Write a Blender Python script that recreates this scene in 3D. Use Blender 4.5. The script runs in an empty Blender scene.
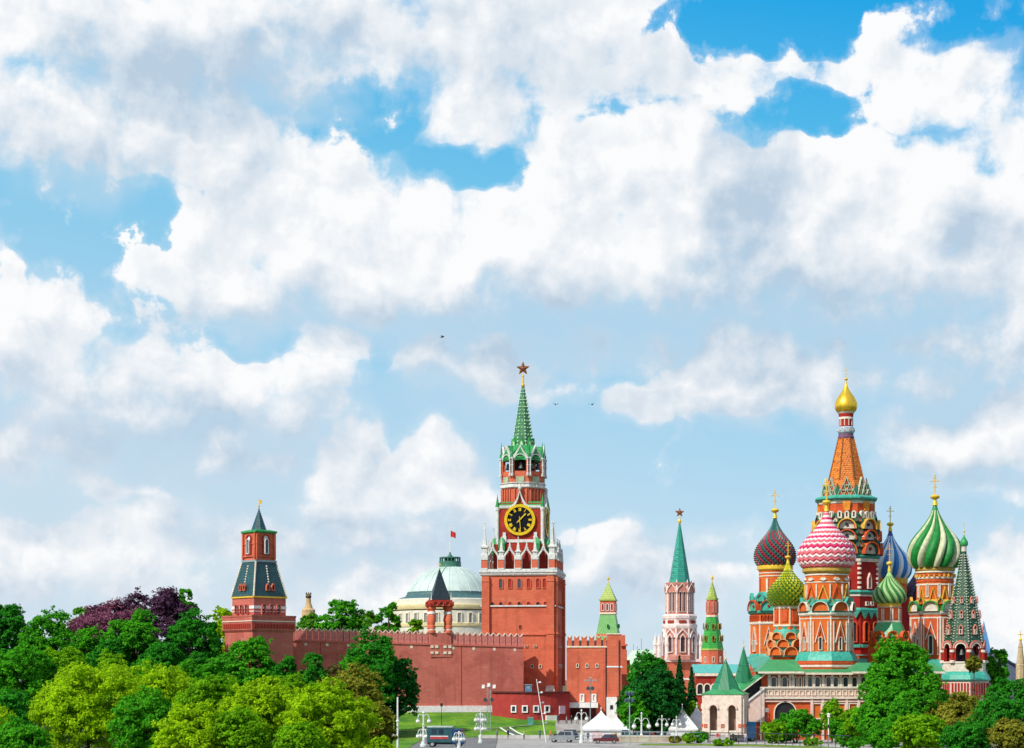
import bpy, math, random
import numpy as np
from mathutils import Matrix, Vector
random.seed(7)
SC = bpy.context.scene
COL = SC.collection
R = math.radians
PI = math.pi

# ------------------------------------------------------------------ camera
FPX, W, H = 1911.0, 1024, 748      # focal length in pixels
HOR = 680.0                        # picture row of the horizon
CAMZ = 7.2                         # lens height above the foot of the gate tower
cam_d = bpy.data.cameras.new('camera')
cam = bpy.data.objects.new('camera', cam_d)
COL.objects.link(cam)
cam.location = (0, 0, CAMZ)
cam.rotation_euler = (R(90), 0, 0)
cam_d.sensor_width = 36
cam_d.lens = 36 * FPX / W
cam_d.shift_y = (HOR - H / 2) / W
cam_d.clip_start = 1
cam_d.clip_end = 60000
SC.camera = cam
SC.render.resolution_x, SC.render.resolution_y = W, H
SC.view_settings.view_transform = 'Standard'
SC.view_settings.look = 'None'
SC.view_settings.exposure = 0.0
SC.view_settings.gamma = 1
SC.view_settings.use_curve_mapping = False
SC.cycles.use_denoising = True
SC.cycles.use_adaptive_sampling = True
SC.cycles.adaptive_threshold = 0.02
SC.cycles.adaptive_min_samples = 12
SC.cycles.max_bounces = 6

# ------------------------------------------------------------------ sun
SUN_AZ, SUN_EL = R(-133), R(42)    # azimuth from +Y clockwise: behind the camera on its left
sdir = Vector((math.sin(SUN_AZ) * math.cos(SUN_EL), math.cos(SUN_AZ) * math.cos(SUN_EL), math.sin(SUN_EL)))
sl = bpy.data.lights.new('sun', 'SUN')
sl.energy = 4.6
sl.angle = R(0.5)
sl.color = (1.0, 0.95, 0.86)
so = bpy.data.objects.new('sun', sl)
COL.objects.link(so)
so.rotation_euler = sdir.to_track_quat('Z', 'Y').to_euler()

# ------------------------------------------------------------------ sky with clouds (world shader, by direction)
wd = bpy.data.worlds.new('World')
SC.world = wd
wd.use_nodes = True
nt = wd.node_tree
nt.nodes.clear()
wd.cycles.sampling_method = 'MANUAL'
wd.cycles.sample_map_resolution = 256


class NB:
    """small helper that writes shader math"""
    def __init__(s, tree): s.t = tree
    def n(s, kind, **kw):
        nd = s.t.nodes.new(kind)
        for k, v in kw.items(): setattr(nd, k, v)
        return nd
    def put(s, sock, v):
        if isinstance(v, bpy.types.NodeSocket): s.t.links.new(v, sock)
        else: sock.default_value = v
    def m(s, op, a, b=0.0, c=0.0, clamp=False):
        nd = s.n('ShaderNodeMath', operation=op, use_clamp=clamp)
        for i, v in enumerate((a, b, c)): s.put(nd.inputs[i], v)
        return nd.outputs[0]
    def v(s, op, a, b=(0, 0, 0), c=(0, 0, 0), out=0):
        nd = s.n('ShaderNodeVectorMath', operation=op)
        s.put(nd.inputs[0], a)
        if op not in ('LENGTH',): s.put(nd.inputs[1], b)
        if op == 'MULTIPLY_ADD': s.put(nd.inputs[2], c)
        return nd.outputs['Value'] if op in ('LENGTH', 'DISTANCE', 'DOT_PRODUCT') else nd.outputs[0]
    def smooth(s, x, a, b, lo=0.0, hi=1.0):
        nd = s.n('ShaderNodeMapRange', interpolation_type='SMOOTHSTEP')
        for k, val in zip(range(5), (x, a, b, lo, hi)): s.put(nd.inputs[k], val)
        return nd.outputs[0]
    def mix(s, f, a, b, blend='MIX'):
        nd = s.n('ShaderNodeMix', data_type='RGBA', blend_type=blend)
        s.put(nd.inputs[0], f); s.put(nd.inputs[6], a); s.put(nd.inputs[7], b)
        return nd.outputs[2]
    def noise(s, vec, scale, detail, rough, dist=0.0):
        nd = s.n('ShaderNodeTexNoise')
        s.put(nd.inputs['Vector'], vec)
        nd.inputs['Scale'].default_value = scale
        nd.inputs['Detail'].default_value = detail
        nd.inputs['Roughness'].default_value = rough
        nd.inputs['Distortion'].default_value = dist
        return nd.outputs['Fac']


def ang(px, py):
    """picture point of the photograph -> (azimuth, elevation), in hundredths of 1/FPX radian"""
    x, z = (px - 512) / FPX, (HOR - py) / FPX
    a = math.atan(x)
    return a * FPX / 100, math.atan(z * math.cos(a)) * FPX / 100


# cumulus bodies: (x, y, half width, half height, weight)
CLOUDS = [
    # upper left bank
    (40, 20, 170, 75, 1.1), (180, 60, 130, 80, 1.1), (70, 120, 150, 62, 1.0), (225, 130, 85, 48, 1.0), (275, 50, 60, 60, .9), (10, 170, 50, 40, .7), (130, 160, 60, 28, .6), (275, 160, 45, 24, .7),
    # top middle bank
    (370, 20, 110, 62, 1.0), (470, 25, 120, 65, 1.0), (590, 15, 100, 55, .9), (500, 90, 90, 48, .9), (590, 80, 90, 40, .8), (660, 75, 55, 32, .7), (455, 116, 42, 30, .8), (480, 146, 18, 14, .5), (385, 105, 24, 20, .6),
    (745, 75, 60, 24, .6), (790, 66, 56, 24, .5), (700, 60, 50, 22, .6), (345, 60, 40, 30, .8),
    # big middle cumulus
    (190, 266, 58, 54, 1.3), (265, 225, 62, 62, 1.2), (340, 225, 80, 62, 1.2), (430, 245, 95, 58, 1.2), (520, 225, 75, 68, 1.2), (580, 195, 72, 72, 1.3), (665, 175, 80, 74, 1.3),
    (620, 245, 140, 56, 1.2), (750, 195, 75, 68, 1.2), (840, 205, 85, 60, 1.2), (930, 200, 70, 56, 1.1), (800, 265, 170, 52, 1.1), (1000, 275, 80, 60, 1.2), (965, 175, 50, 42, .9), (330, 280, 120, 40, 1.0), (172, 250, 22, 26, .9),
    (1005, 140, 30, 45, .8), (240, 195, 16, 16, .9), (300, 175, 30, 18, .9),
    # upper right cloud
    (895, 72, 66, 40, 1.1), (960, 78, 48, 36, 1.0), (850, 82, 32, 30, .9), (900, 104, 44, 22, .5),
    # left middle group
    (35, 335, 62, 48, 1.1), (74, 306, 26, 24, 1.0), (5, 272, 18, 26, .8), (90, 238, 20, 14, .42), (130, 378, 50, 42, 1.3), (222, 380, 68, 42, 1.4), (150, 405, 40, 32, .8), (250, 420, 44, 30, .9), (335, 345, 38, 20, 1.0), (310, 378, 42, 22, .8), (270, 440, 22, 20, .6),
    (60, 375, 95, 40, .85), (190, 440, 110, 34, .7), (60, 440, 90, 40, .6), (290, 415, 50, 34, .6),
    # middle streak
    (440, 362, 40, 28, 1.0), (490, 368, 50, 22, .7), (560, 355, 120, 15, .4), (530, 385, 50, 10, .4),
    # centre right
    (745, 372, 58, 48, 1.7), (795, 382, 72, 36, 1.5), (690, 390, 40, 26, 1.0), (640, 402, 40, 18, .9), (832, 345, 22, 15, 1.0), (850, 372, 36, 30, .6),
    # right side
    (905, 352, 30, 20, .7), (950, 345, 50, 22, .6), (1010, 350, 40, 30, .7), (940, 440, 64, 28, 1.3), (1000, 430, 60, 36, 1.4), (1000, 485, 70, 20, .6), (920, 385, 40, 16, .5),
    # lower band
    (272, 466, 30, 13, .9), (350, 470, 40, 36, 1.3), (425, 478, 64, 44, 1.4), (380, 525, 85, 34, 1.0), (465, 510, 36, 44, 1.0), (320, 545, 60, 26, .7), (115, 498, 36, 14, .8), (70, 545, 80, 34, 1.0), (150, 570, 80, 34, .9), (15, 570, 60, 34, .8), (150, 530, 60, 24, .6),
    (612, 540, 52, 26, 1.3), (200, 550, 80, 30, .7), (635, 570, 56, 30, 1.0), (556, 532, 15, 12, .9), (585, 570, 40, 26, .8), (700, 590, 60, 26, .5), (1015, 580, 50, 60, .7), (240, 590, 70, 34, .6), (340, 590, 90, 32, .6), (720, 545, 40, 16, .4),
]
# grey, shaded undersides: (x, y, half width, half height, strength)
GREYS = [
    (190, 75, 110, 38, .95), (270, 95, 60, 40, .6), (110, 90, 50, 20, .4), (90, 165, 130, 34, .5), (322, 40, 40, 40, .5), (530, 60, 60, 60, .45), (440, 45, 60, 40, .35), (610, 75, 70, 26, .35), (240, 150, 60, 30, .35),
    (300, 318, 150, 24, .7), (440, 318, 160, 34, .9), (600, 328, 200, 44, 1.05), (520, 296, 100, 22, .5), (755, 215, 42, 75, .85), (740, 290, 60, 40, .7), (810, 325, 190, 44, .95), (965, 230, 40, 34, .8), (905, 330, 110, 40, .7), (860, 250, 30, 30, .3),
    (40, 400, 110, 40, .6), (170, 450, 160, 46, .85), (340, 430, 80, 30, .4), (30, 440, 80, 50, .7), (790, 416, 100, 16, .5), (660, 424, 90, 12, .4), (940, 375, 100, 40, .75), (980, 470, 100, 22, .6), (890, 400, 60, 40, .5),
    (430, 545, 110, 32, .7), (340, 560, 110, 34, .5), (260, 520, 70, 40, .5), (110, 600, 170, 26, .55), (50, 510, 80, 24, .5), (180, 520, 60, 26, .5), (630, 596, 100, 24, .6), (510, 400, 150, 26, .6), (560, 440, 120, 30, .4), (700, 560, 70, 40, .4), (960, 530, 70, 30, .4),
]

Wd = NB(nt)
tc = Wd.n('ShaderNodeTexCoord')
sep = Wd.n('ShaderNodeSeparateXYZ'); Wd.put(sep.inputs[0], tc.outputs['Generated'])
az = Wd.m('MULTIPLY', Wd.m('ARCTAN2', sep.outputs[0], sep.outputs[1]), FPX / 100)
el = Wd.m('MULTIPLY', Wd.m('ARCSINE', sep.outputs[2]), FPX / 100)
cmb = Wd.n('ShaderNodeCombineXYZ'); Wd.put(cmb.inputs[0], az); Wd.put(cmb.inputs[1], el)
PV = cmb.outputs[0]
def noise2(vec, scale, detail, rough, colour=False, dist=0.0):
    nd = Wd.n('ShaderNodeTexNoise', noise_dimensions='2D')
    Wd.put(nd.inputs['Vector'], vec)
    nd.inputs['Scale'].default_value = scale
    nd.inputs['Detail'].default_value = detail
    nd.inputs['Roughness'].default_value = rough
    nd.inputs['Distortion'].default_value = dist
    return nd.outputs['Color' if colour else 'Fac']
wob = Wd.v('SUBTRACT', noise2(PV, 1.1, 3.0, .5, True), (.5, .5, .5))
warp = Wd.v('MULTIPLY_ADD', wob, (.75, .6, 0), PV)
def blob(vec, x, y, rx, ry, wt, grow):
    cx, cy = ang(x, y)
    sx, sy = 100 / (rx * grow), 100 / (ry * grow)
    q = Wd.v('MULTIPLY_ADD', vec, (sx, sy, 0), (-cx * sx, -cy * sy, 0))
    return Wd.m('MULTIPLY_ADD', Wd.v('DOT_PRODUCT', q, q), -wt, wt)
acc = None
for c in CLOUDS:
    b = blob(warp, *c, 1.14)
    acc = b if acc is None else Wd.m('MAXIMUM', acc, b)
# clear gaps
hole = None
for c in [(90, 225, 80, 58, 1.3), (128, 300, 52, 40, .8), (60, 195, 70, 18, .9), (365, 115, 62, 34, .95), (480, 168, 56, 22, .85), (820, 22, 180, 30, 1.3), (800, 112, 80, 24, .8), (250, 346, 60, 14, .8), (385, 348, 18, 26, .8), (590, 465, 80, 40, .8), (730, 455, 120, 32, .8), (880, 95, 18, 16, .5)]:
    b = Wd.m('MAXIMUM', blob(warp, *c, 1.15), 0.0)
    b = Wd.m('POWER', b, .8)
    hole = b if hole is None else Wd.m('MAXIMUM', hole, b)
# away from the photographed part of the sky: free cumulus from noise
outx = Wd.smooth(Wd.m('ABSOLUTE', az), 5.4, 7.0)
outy = Wd.smooth(el, 7.2, 8.8)
outm = Wd.m('MAXIMUM', outx, outy)
free = Wd.m('MULTIPLY_ADD', noise2(PV, .22, 3.0, .5), 5.0, -2.55)
free = Wd.m('ADD', free, Wd.m('MULTIPLY_ADD', outm, 6.0, -6.0))
acc = Wd.m('MAXIMUM', acc, free)
acc = Wd.m('MAXIMUM', acc, -0.9)
def detail(off, octaves):
    return noise2(Wd.v('MULTIPLY_ADD', wob, (.2, .2, 0), Wd.v('ADD', PV, off)), 1.5, octaves, .58)
n0 = detail((0, 0, 0), 8.0)
n1 = detail((-.13, .18, 0), 4.0)
big = noise2(PV, .62, 4.0, .55)
grey = None
gw = Wd.v('MULTIPLY_ADD', wob, (1.3, .9, 0), PV)
for c in GREYS:
    b = blob(gw, *c, 1.5)
    grey = b if grey is None else Wd.m('MAXIMUM', grey, b)
grey = Wd.smooth(Wd.m('ADD', grey, Wd.m('MULTIPLY_ADD', big, 1.1, -.58)), -.3, 1.0)
d0 = Wd.m('ADD', acc, Wd.m('MULTIPLY_ADD', n0, 3.0, -1.51))
d0 = Wd.m('ADD', d0, Wd.m('MULTIPLY_ADD', big, .9, -.45))
d0 = Wd.m('SUBTRACT', d0, Wd.m('MULTIPLY', hole, Wd.m('MULTIPLY_ADD', n0, -8.5, 5.55)))
# crisp heads, feathered flanks and undersides
soft = Wd.m('ADD', Wd.smooth(noise2(PV, .55, 2.0, .5), .35, .65, .18, .80), Wd.m('MULTIPLY', grey, .55))
alpha = Wd.smooth(d0, -.34, soft)
wisp = Wd.m('MULTIPLY', Wd.smooth(d0, -1.0, .5), .32)
alpha = Wd.m('MAXIMUM', alpha, wisp)
# relief: how much cloud lies between here and the sun
rel = Wd.m('MULTIPLY', Wd.m('SUBTRACT', n1, n0), 1.5)
shade = Wd.m('ADD', Wd.m('MULTIPLY', grey, .90), Wd.m('MULTIPLY', Wd.m('ADD', rel, Wd.m('MULTIPLY_ADD', big, -.9, .52)), Wd.smooth(d0, -.2, .8)))
shade = Wd.m('MAXIMUM', Wd.m('MINIMUM', shade, 1.0), 0.0)
STR = 0.10
def c3(r, gg, b): return (r / STR, gg / STR, b / STR, 1)
ccol = Wd.mix(shade, c3(.97, .975, .985), c3(.49, .62, .755))
sky = Wd.n('ShaderNodeTexSky', sky_type='NISHITA', sun_disc=False, sun_elevation=SUN_EL, sun_rotation=SUN_AZ)
sky.air_density = 1.0; sky.dust_density = .6; sky.ozone_density = 2.0
# the air of that day: deep azure overhead, milky towards the horizon
rp = Wd.n('ShaderNodeValToRGB'); Wd.put(rp.inputs[0], Wd.m('DIVIDE', Wd.m('ADD', el, Wd.m('MULTIPLY', az, .16)), 14.0, clamp=True))
e_ = rp.color_ramp.elements
stops = [(0.0, (.66, .785, .89)), (.085, (.58, .755, .885)), (.19, (.41, .685, .885)), (.31, (.21, .60, .875)), (.41, (.075, .50, .86)), (.50, (.004, .39, .83)), (1.0, (.008, .20, .56))]
e_[0].position, e_[0].color = stops[0][0], (*stops[0][1], 1)
e_[1].position, e_[1].color = stops[-1][0], (*stops[-1][1], 1)
for p_, c_ in stops[1:-1]:
    q_ = e_.new(p_); q_.color = (*c_, 1)
air = Wd.v('SCALE', rp.outputs[0]); air.node.inputs['Scale'].default_value = 1 / STR
skyc = Wd.mix(.9, sky.outputs[0], air)
skyc = Wd.mix(Wd.m('MULTIPLY', Wd.smooth(grey, .15, 1.0), .62), skyc, c3(.53, .70, .84))
final = Wd.mix(alpha, skyc, ccol)
bg = Wd.n('ShaderNodeBackground'); Wd.put(bg.inputs['Color'], final); bg.inputs['Strength'].default_value = STR
out = Wd.n('ShaderNodeOutputWorld'); nt.links.new(bg.outputs[0], out.inputs['Surface'])

# ------------------------------------------------------------------ materials
MAT = {}
def mat(name, col, rough=.75, var=.22, scale=1.2, metal=0.0, bump=0.0, col2=None, stain=0.0, spec=.3):
    """plain weathered surface: colour broken by fine and coarse noise, optional stains running down"""
    if name in MAT: return MAT[name]
    m = bpy.data.materials.new(name); m.use_nodes = True
    t = m.node_tree; N = NB(t)
    bs = t.nodes['Principled BSDF']
    tc = N.n('ShaderNodeTexCoord').outputs['Object']
    c = (*col, 1)
    lo = tuple(x * (1 - var) for x in col) + (1,)
    hi = tuple(min(1, x * (1 + var * .8)) for x in col) + (1,)
    if col2: lo = (*col2, 1)
    f = N.noise(tc, scale, 6.0, .6)
    res = N.mix(N.smooth(f, .3, .7), lo, hi)
    if stain:
        st = N.noise(N.v('MULTIPLY', tc, (1.3, 1.3, .12)), .9, 4.0, .6)
        res = N.mix(N.m('MULTIPLY', N.smooth(st, .5, .8), stain), res, tuple(x * .45 for x in col) + (1,))
    t.links.new(res, bs.inputs['Base Color'])
    bs.inputs['Roughness'].default_value = rough
    bs.inputs['Metallic'].default_value = metal
    bs.inputs['Specular IOR Level'].default_value = spec
    if bump:
        b = N.n('ShaderNodeBump'); b.inputs['Strength'].default_value = bump; b.inputs['Distance'].default_value = .15
        t.links.new(N.noise(tc, scale * 4, 4.0, .6), b.inputs['Height']); t.links.new(b.outputs[0], bs.inputs['Normal'])
    MAT[name] = m
    return m
def brick(name, col, mortar=None, size=.9, stain=.45, var=.2):
    """masonry: courses of brick with patches of older and newer repair"""
    if name in MAT: return MAT[name]
    m = bpy.data.materials.new(name); m.use_nodes = True
    t = m.node_tree; N = NB(t); bs = t.nodes['Principled BSDF']
    tc = N.n('ShaderNodeTexCoord').outputs['Object']
    sp = N.n('ShaderNodeSeparateXYZ'); N.put(sp.inputs[0], tc)
    cb = N.n('ShaderNodeCombineXYZ')
    N.put(cb.inputs[0], N.m('ADD', sp.outputs[0], N.m('MULTIPLY', sp.outputs[1], .83))); N.put(cb.inputs[1], sp.outputs[2])
    br = N.n('ShaderNodeTexBrick'); N.put(br.inputs['Vector'], cb.outputs[0])
    br.inputs['Color1'].default_value = tuple(min(1, x * 1.08) for x in col) + (1,)
    br.inputs['Color2'].default_value = tuple(x * .90 for x in col) + (1,)
    mo = mortar or tuple(x * .82 for x in col)
    br.inputs['Mortar'].default_value = (*mo, 1)
    br.inputs['Scale'].default_value = 1.0
    br.inputs['Brick Width'].default_value = size; br.inputs['Row Height'].default_value = size * .34; br.inputs['Mortar Size'].default_value = .02
    f = N.smooth(N.noise(tc, .35, 6.0, .62), .32, .7)
    res = N.mix(N.m('MULTIPLY', f, .45), br.outputs['Color'], tuple(min(1, x * (1 + var)) for x in col) + (1,))
    pt = N.smooth(N.noise(tc, .16, 5.0, .66, .6), .50, .62)
    res = N.mix(N.m('MULTIPLY', pt, .60), res, (col[0] * .74, col[1] * .62, col[2] * .62, 1))
    pl = N.smooth(N.noise(N.v('MULTIPLY', tc, (1, 1, 2.2)), .30, 4.0, .6), .56, .70)
    res = N.mix(N.m('MULTIPLY', pl, .42), res, (min(1, col[0] * 1.12), col[1] * 1.7, col[2] * 1.8, 1))
    st = N.noise(N.v('MULTIPLY', tc, (1.1, 1.1, .1)), .8, 5.0, .62)
    res = N.mix(N.m('MULTIPLY', N.smooth(st, .48, .78), stain), res, tuple(x * .4 for x in col) + (1,))
    t.links.new(res, bs.inputs['Base Color'])
    bs.inputs['Roughness'].default_value = .85; bs.inputs['Specular IOR Level'].default_value = .2
    MAT[name] = m
    return m
def tile(name, col, col2, w=.7, h=.45, rough=.4, metal=0.0, spec=.5):
    """glazed roof tiles or metal shingles in courses"""
    if name in MAT: return MAT[name]
    m = bpy.data.materials.new(name); m.use_nodes = True
    t = m.node_tree; N = NB(t); bs = t.nodes['Principled BSDF']
    tc = N.n('ShaderNodeTexCoord').outputs['Object']
    sp = N.n('ShaderNodeSeparateXYZ'); N.put(sp.inputs[0], tc)
    cb = N.n('ShaderNodeCombineXYZ')
    N.put(cb.inputs[0], N.m('ADD', sp.outputs[0], N.m('MULTIPLY', sp.outputs[1], .9))); N.put(cb.inputs[1], sp.outputs[2])
    br = N.n('ShaderNodeTexBrick'); N.put(br.inputs['Vector'], cb.outputs[0])
    br.inputs['Color1'].default_value = (*col, 1); br.inputs['Color2'].default_value = (*col2, 1)
    br.inputs['Mortar'].default_value = tuple(x * .45 for x in col2) + (1,)
    br.inputs['Scale'].default_value = 1.0
    br.inputs['Brick Width'].default_value = w; br.inputs['Row Height'].default_value = h; br.inputs['Mortar Size'].default_value = .035
    f = N.smooth(N.noise(tc, .5, 5.0, .6), .35, .7)
    res = N.mix(N.m('MULTIPLY', f, .35), br.outputs['Color'], tuple(x * .6 for x in col) + (1,))
    t.links.new(res, bs.inputs['Base Color'])
    bs.inputs['Roughness'].default_value = rough; bs.inputs['Metallic'].default_value = metal; bs.inputs['Specular IOR Level'].default_value = spec
    b = N.n('ShaderNodeBump'); b.inputs['Strength'].default_value = .5; b.inputs['Distance'].default_value = .08
    t.links.new(br.outputs['Fac'], b.inputs['Height']); b.invert = True; t.links.new(b.outputs[0], bs.inputs['Normal'])
    MAT[name] = m
    return m

RED = brick('tower_brick', (.57, .135, .072))
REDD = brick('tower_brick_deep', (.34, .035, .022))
WALL = brick('wall_brick', (.50, .14, .105), stain=.5)
PINKB = brick('pale_brick', (.50, .20, .15))
ORANGE = brick('church_orange_brick', (.60, .125, .022), size=.6)
CRED = brick('church_red_brick', (.34, .022, .016), size=.6)
WHITE = mat('white_stone', (.76, .75, .72), .7, .12, 2.0, stain=.22)
TWHITE = mat('weathered_grey_stone', (.60, .61, .58), .8, .2, 2.0, stain=.45)
CREAM = mat('cream_stone', (.74, .64, .50), .75, .15, 1.5, stain=.2)
PINK = mat('pale_pink_stone', (.72, .52, .44), .8, .15, 1.5, stain=.2)
YEL = mat('pale_yellow_plaster', (.72, .60, .32), .8, .1, .8, stain=.15)
DARK = mat('dark_opening', (.018, .018, .022), .5, .3, 2.0)
GLASS = mat('dark_glass', (.03, .045, .07), .12, .4, .8, spec=.7)
GOLD = mat('gilding', (.95, .58, .05), .34, .03, .6, metal=.8)
GOLDP = mat('gilded_paint', (.80, .52, .05), .4, .15, 2.0, metal=.25)
TEAL = mat('teal_painted_metal', (.05, .36, .27), .45, .25, 2.0, stain=.2)
GREENR = tile('green_roof_sheet', (.05, .33, .11), (.035, .25, .085), .6, 8.0, .4)
GREEN = mat('bright_green_paint', (.03, .27, .07), .4, .25, 2.0)
GREENT = tile('green_spire_tile', (.07, .27, .10), (.03, .16, .08), .6, .5)
PALEG = mat('pale_green_enamel', (.42, .62, .36), .4, .2, 3.0)
TEALT = tile('dark_teal_tile', (.012, .085, .095), (.008, .06, .075), .6, .5)
TEALS = tile('verdigris_tile', (.03, .34, .24), (.02, .26, .19), .8, .6)
LIMET = tile('lime_green_tile', (.22, .52, .16), (.18, .44, .13), .6, .5)
LIMEY = tile('yellow_green_tile', (.40, .50, .10), (.34, .45, .08), .6, .5)
COPPER = mat('pale_copper_sheet', (.47, .57, .52), .55, .14, .25, stain=.2)
STEEL = mat('painted_steel', (.30, .36, .38), .45, .2, 3.0, metal=.2)
DSTEEL = mat('dark_steel', (.04, .05, .06), .5, .3, 3.0, metal=.3)
BLUEM = mat('blue_enamel', (.02, .20, .52), .35, .15, 3.0)

# ------------------------------------------------------------------ mesh builder
class MB:
    def __init__(s): s.v, s.f, s.mi, s.sm = [], [], [], []
    def add(s, V, F, m=0, smooth=False, M=None):
        b = len(s.v)
        if M is not None: V = [M @ Vector(p) for p in V]
        s.v.extend(tuple(p) for p in V)
        for k, f in enumerate(F):
            s.f.append(tuple(i + b for i in f)); s.mi.append(m if isinstance(m, int) else m[k]); s.sm.append(smooth)
        return s
    def box(s, x0, x1, y0, y1, z0, z1, m=0, M=None):
        V = [(x, y, z) for z in (z0, z1) for x, y in ((x0, y0), (x1, y0), (x1, y1), (x0, y1))]
        return s.add(V, [(3, 2, 1, 0), (4, 5, 6, 7), (0, 1, 5, 4), (1, 2, 6, 5), (2, 3, 7, 6), (3, 0, 4, 7)], m, False, M)
    def loft(s, prof, n=8, rot=None, m=0, smooth=None, M=None, caps=True, cx=0, cy=0):
        """stack of regular polygons; for n<=12 the radius is measured to the flats"""
        k = 1 / math.cos(PI / n) if n <= 12 else 1
        rot = (-PI / 2 + PI / n) if rot is None else rot
        V, F, ms = [], [], []
        for r, z in prof:
            for i in range(n):
                a = rot + 2 * PI * i / n
                V.append((cx + r * k * math.cos(a), cy + r * k * math.sin(a), z))
        for j in range(len(prof) - 1):
            for i in range(n):
                F.append((j * n + i, j * n + (i + 1) % n, (j + 1) * n + (i + 1) % n, (j + 1) * n + i)); ms.append(m if isinstance(m, int) else m[j])
        if caps:
            F.append(tuple(range(n))[::-1]); ms.append(ms[0])
            F.append(tuple((len(prof) - 1) * n + i for i in range(n))); ms.append(ms[-2] if len(ms) > 1 else ms[0])
        return s.add(V, F, ms, (n > 12) if smooth is None else smooth, M)
    def plate(s, poly, y0, y1, m=0, M=None):
        n = len(poly)
        V = [(x, y0, z) for x, z in poly] + [(x, y1, z) for x, z in poly]
        F = [tuple(range(n)), tuple(range(2 * n - 1, n - 1, -1))] + [(i, i + n, (i + 1) % n + n, (i + 1) % n) for i in range(n)]
        return s.add(V, F, m, False, M)
    def ring(s, o, i_, y0, y1, m=0, M=None, closed=True):
        n = len(o)
        V = [(x, y0, z) for x, z in o] + [(x, y0, z) for x, z in i_] + [(x, y1, z) for x, z in o] + [(x, y1, z) for x, z in i_]
        F = []
        for k in range(n if closed else n - 1):
            l = (k + 1) % n
            F += [(k, l, l + n, k + n), (k, k + 2 * n, l + 2 * n, l), (k + n, l + n, l + 3 * n, k + 3 * n)]
        if not closed:
            F += [(0, n, 3 * n, 2 * n), (n - 1, 3 * n - 1, 4 * n - 1, 2 * n - 1)]
        return s.add(V, F, m, False, M)
    def tube(s, pts, r, n=6, m=0, M=None, r1=None):
        pts = [Vector(p) for p in pts]
        V, F = [], []
        up = Vector((0, 0, 1))
        for k, p in enumerate(pts):
            d = (pts[min(k + 1, len(pts) - 1)] - pts[max(k - 1, 0)]).normalized()
            a = d.cross(up if abs(d.z) < .95 else Vector((1, 0, 0))).normalized(); b = a.cross(d)
            rr = r if r1 is None else r + (r1 - r) * k / (len(pts) - 1)
            for i in range(n):
                t = 2 * PI * i / n
                V.append(p + a * (rr * math.cos(t)) + b * (rr * math.sin(t)))
        for k in range(len(pts) - 1):
            for i in range(n):
                F.append((k * n + i, k * n + (i + 1) % n, (k + 1) * n + (i + 1) % n, (k + 1) * n + i))
        F.append(tuple(range(n))[::-1]); F.append(tuple((len(pts) - 1) * n + i for i in range(n)))
        return s.add(V, F, m, True, M)
    def mesh(s, name, mats):
        me = bpy.data.meshes.new(name)
        me.from_pydata(s.v, [], s.f)
        for mm in mats: me.materials.append(mm)
        me.polygons.foreach_set('material_index', s.mi)
        me.polygons.foreach_set('use_smooth', s.sm)
        if any(s.sm): me.set_sharp_from_angle(angle=R(38))
        me.update()
        return me
    def build(s, name, mats, parent=None, loc=(0, 0, 0), rotz=0.0):
        return put(name, s.mesh(name, mats if isinstance(mats, (list, tuple)) else [mats]), parent, loc, rotz)

def put(name, me, parent=None, loc=(0, 0, 0), rotz=0.0, scale=None):
    o = bpy.data.objects.new(name, me); COL.objects.link(o)
    o.parent = parent; o.location = loc; o.rotation_euler = (0, 0, rotz)
    if scale: o.scale = scale
    return o
def tag(o, label, cat, group=None):
    o['label'] = label; o['category'] = cat
    if group: o['group'] = group
    return o
def struct(o): o['kind'] = 'structure'; return o
def stuff(o): o['kind'] = 'stuff'; return o
def thing(name, label, cat, loc, rotz=0.0, group=None):
    return tag(put(name, None, None, loc, rotz), label, cat, group)

def wx(px, Y): return (px - 512) * Y / FPX
def wz(row, Y): return CAMZ - (row - HOR) * Y / FPX
class T:
    """measures taken off the photograph, turned into metres at distance Y"""
    def __init__(s, px, base, Y):
        s.s = Y / FPX; s.base = base; s.Y = Y; s.px = px
        s.loc = (wx(px, Y), Y, wz(base, Y))
    def r(s, p): return p * s.s
    def h(s, row): return (s.base - row) * s.s
    def prof(s, pr): return [(r * s.s, (s.base - row) * s.s) for r, row in pr]

def FM(a, phi, x=0.0, z=0.0):
    """matrix of a facet that looks along the angle phi at distance a from the axis"""
    return Matrix.Rotation(phi + PI / 2, 4, 'Z') @ Matrix.Translation((x, -a, z))
def fl(a, phi, x=0.0, z=0.0):
    v = FM(a, phi, x, z) @ Vector((0, 0, 0))
    return v, phi + PI / 2

def arch(w, hs, n=8, tip=0.0, z0=0.0, base=True):
    """outline of an arched opening, counter-clockwise from lower right"""
    r = w / 2
    top = []
    for i in range(n + 1):
        a = PI * i / n
        x = r * math.cos(a)
        top.append((x, z0 + hs + r * math.sin(a) + tip * max(0, 1 - abs(x) / (.6 * r)) ** 1.6))
    return ([(-r, z0), (r, z0)] if base else []) + top
def wall_with_arch(w, h, ow, hs, n=8, top=None):
    r = ow / 2
    arc = [(-r * math.cos(PI * i / n), hs + r * math.sin(PI * i / n)) for i in range(n + 1)]
    return [(-w / 2, 0), (-r, 0)] + arc + [(r, 0), (w / 2, 0)] + (top or [(w / 2, h), (-w / 2, h)])

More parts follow.
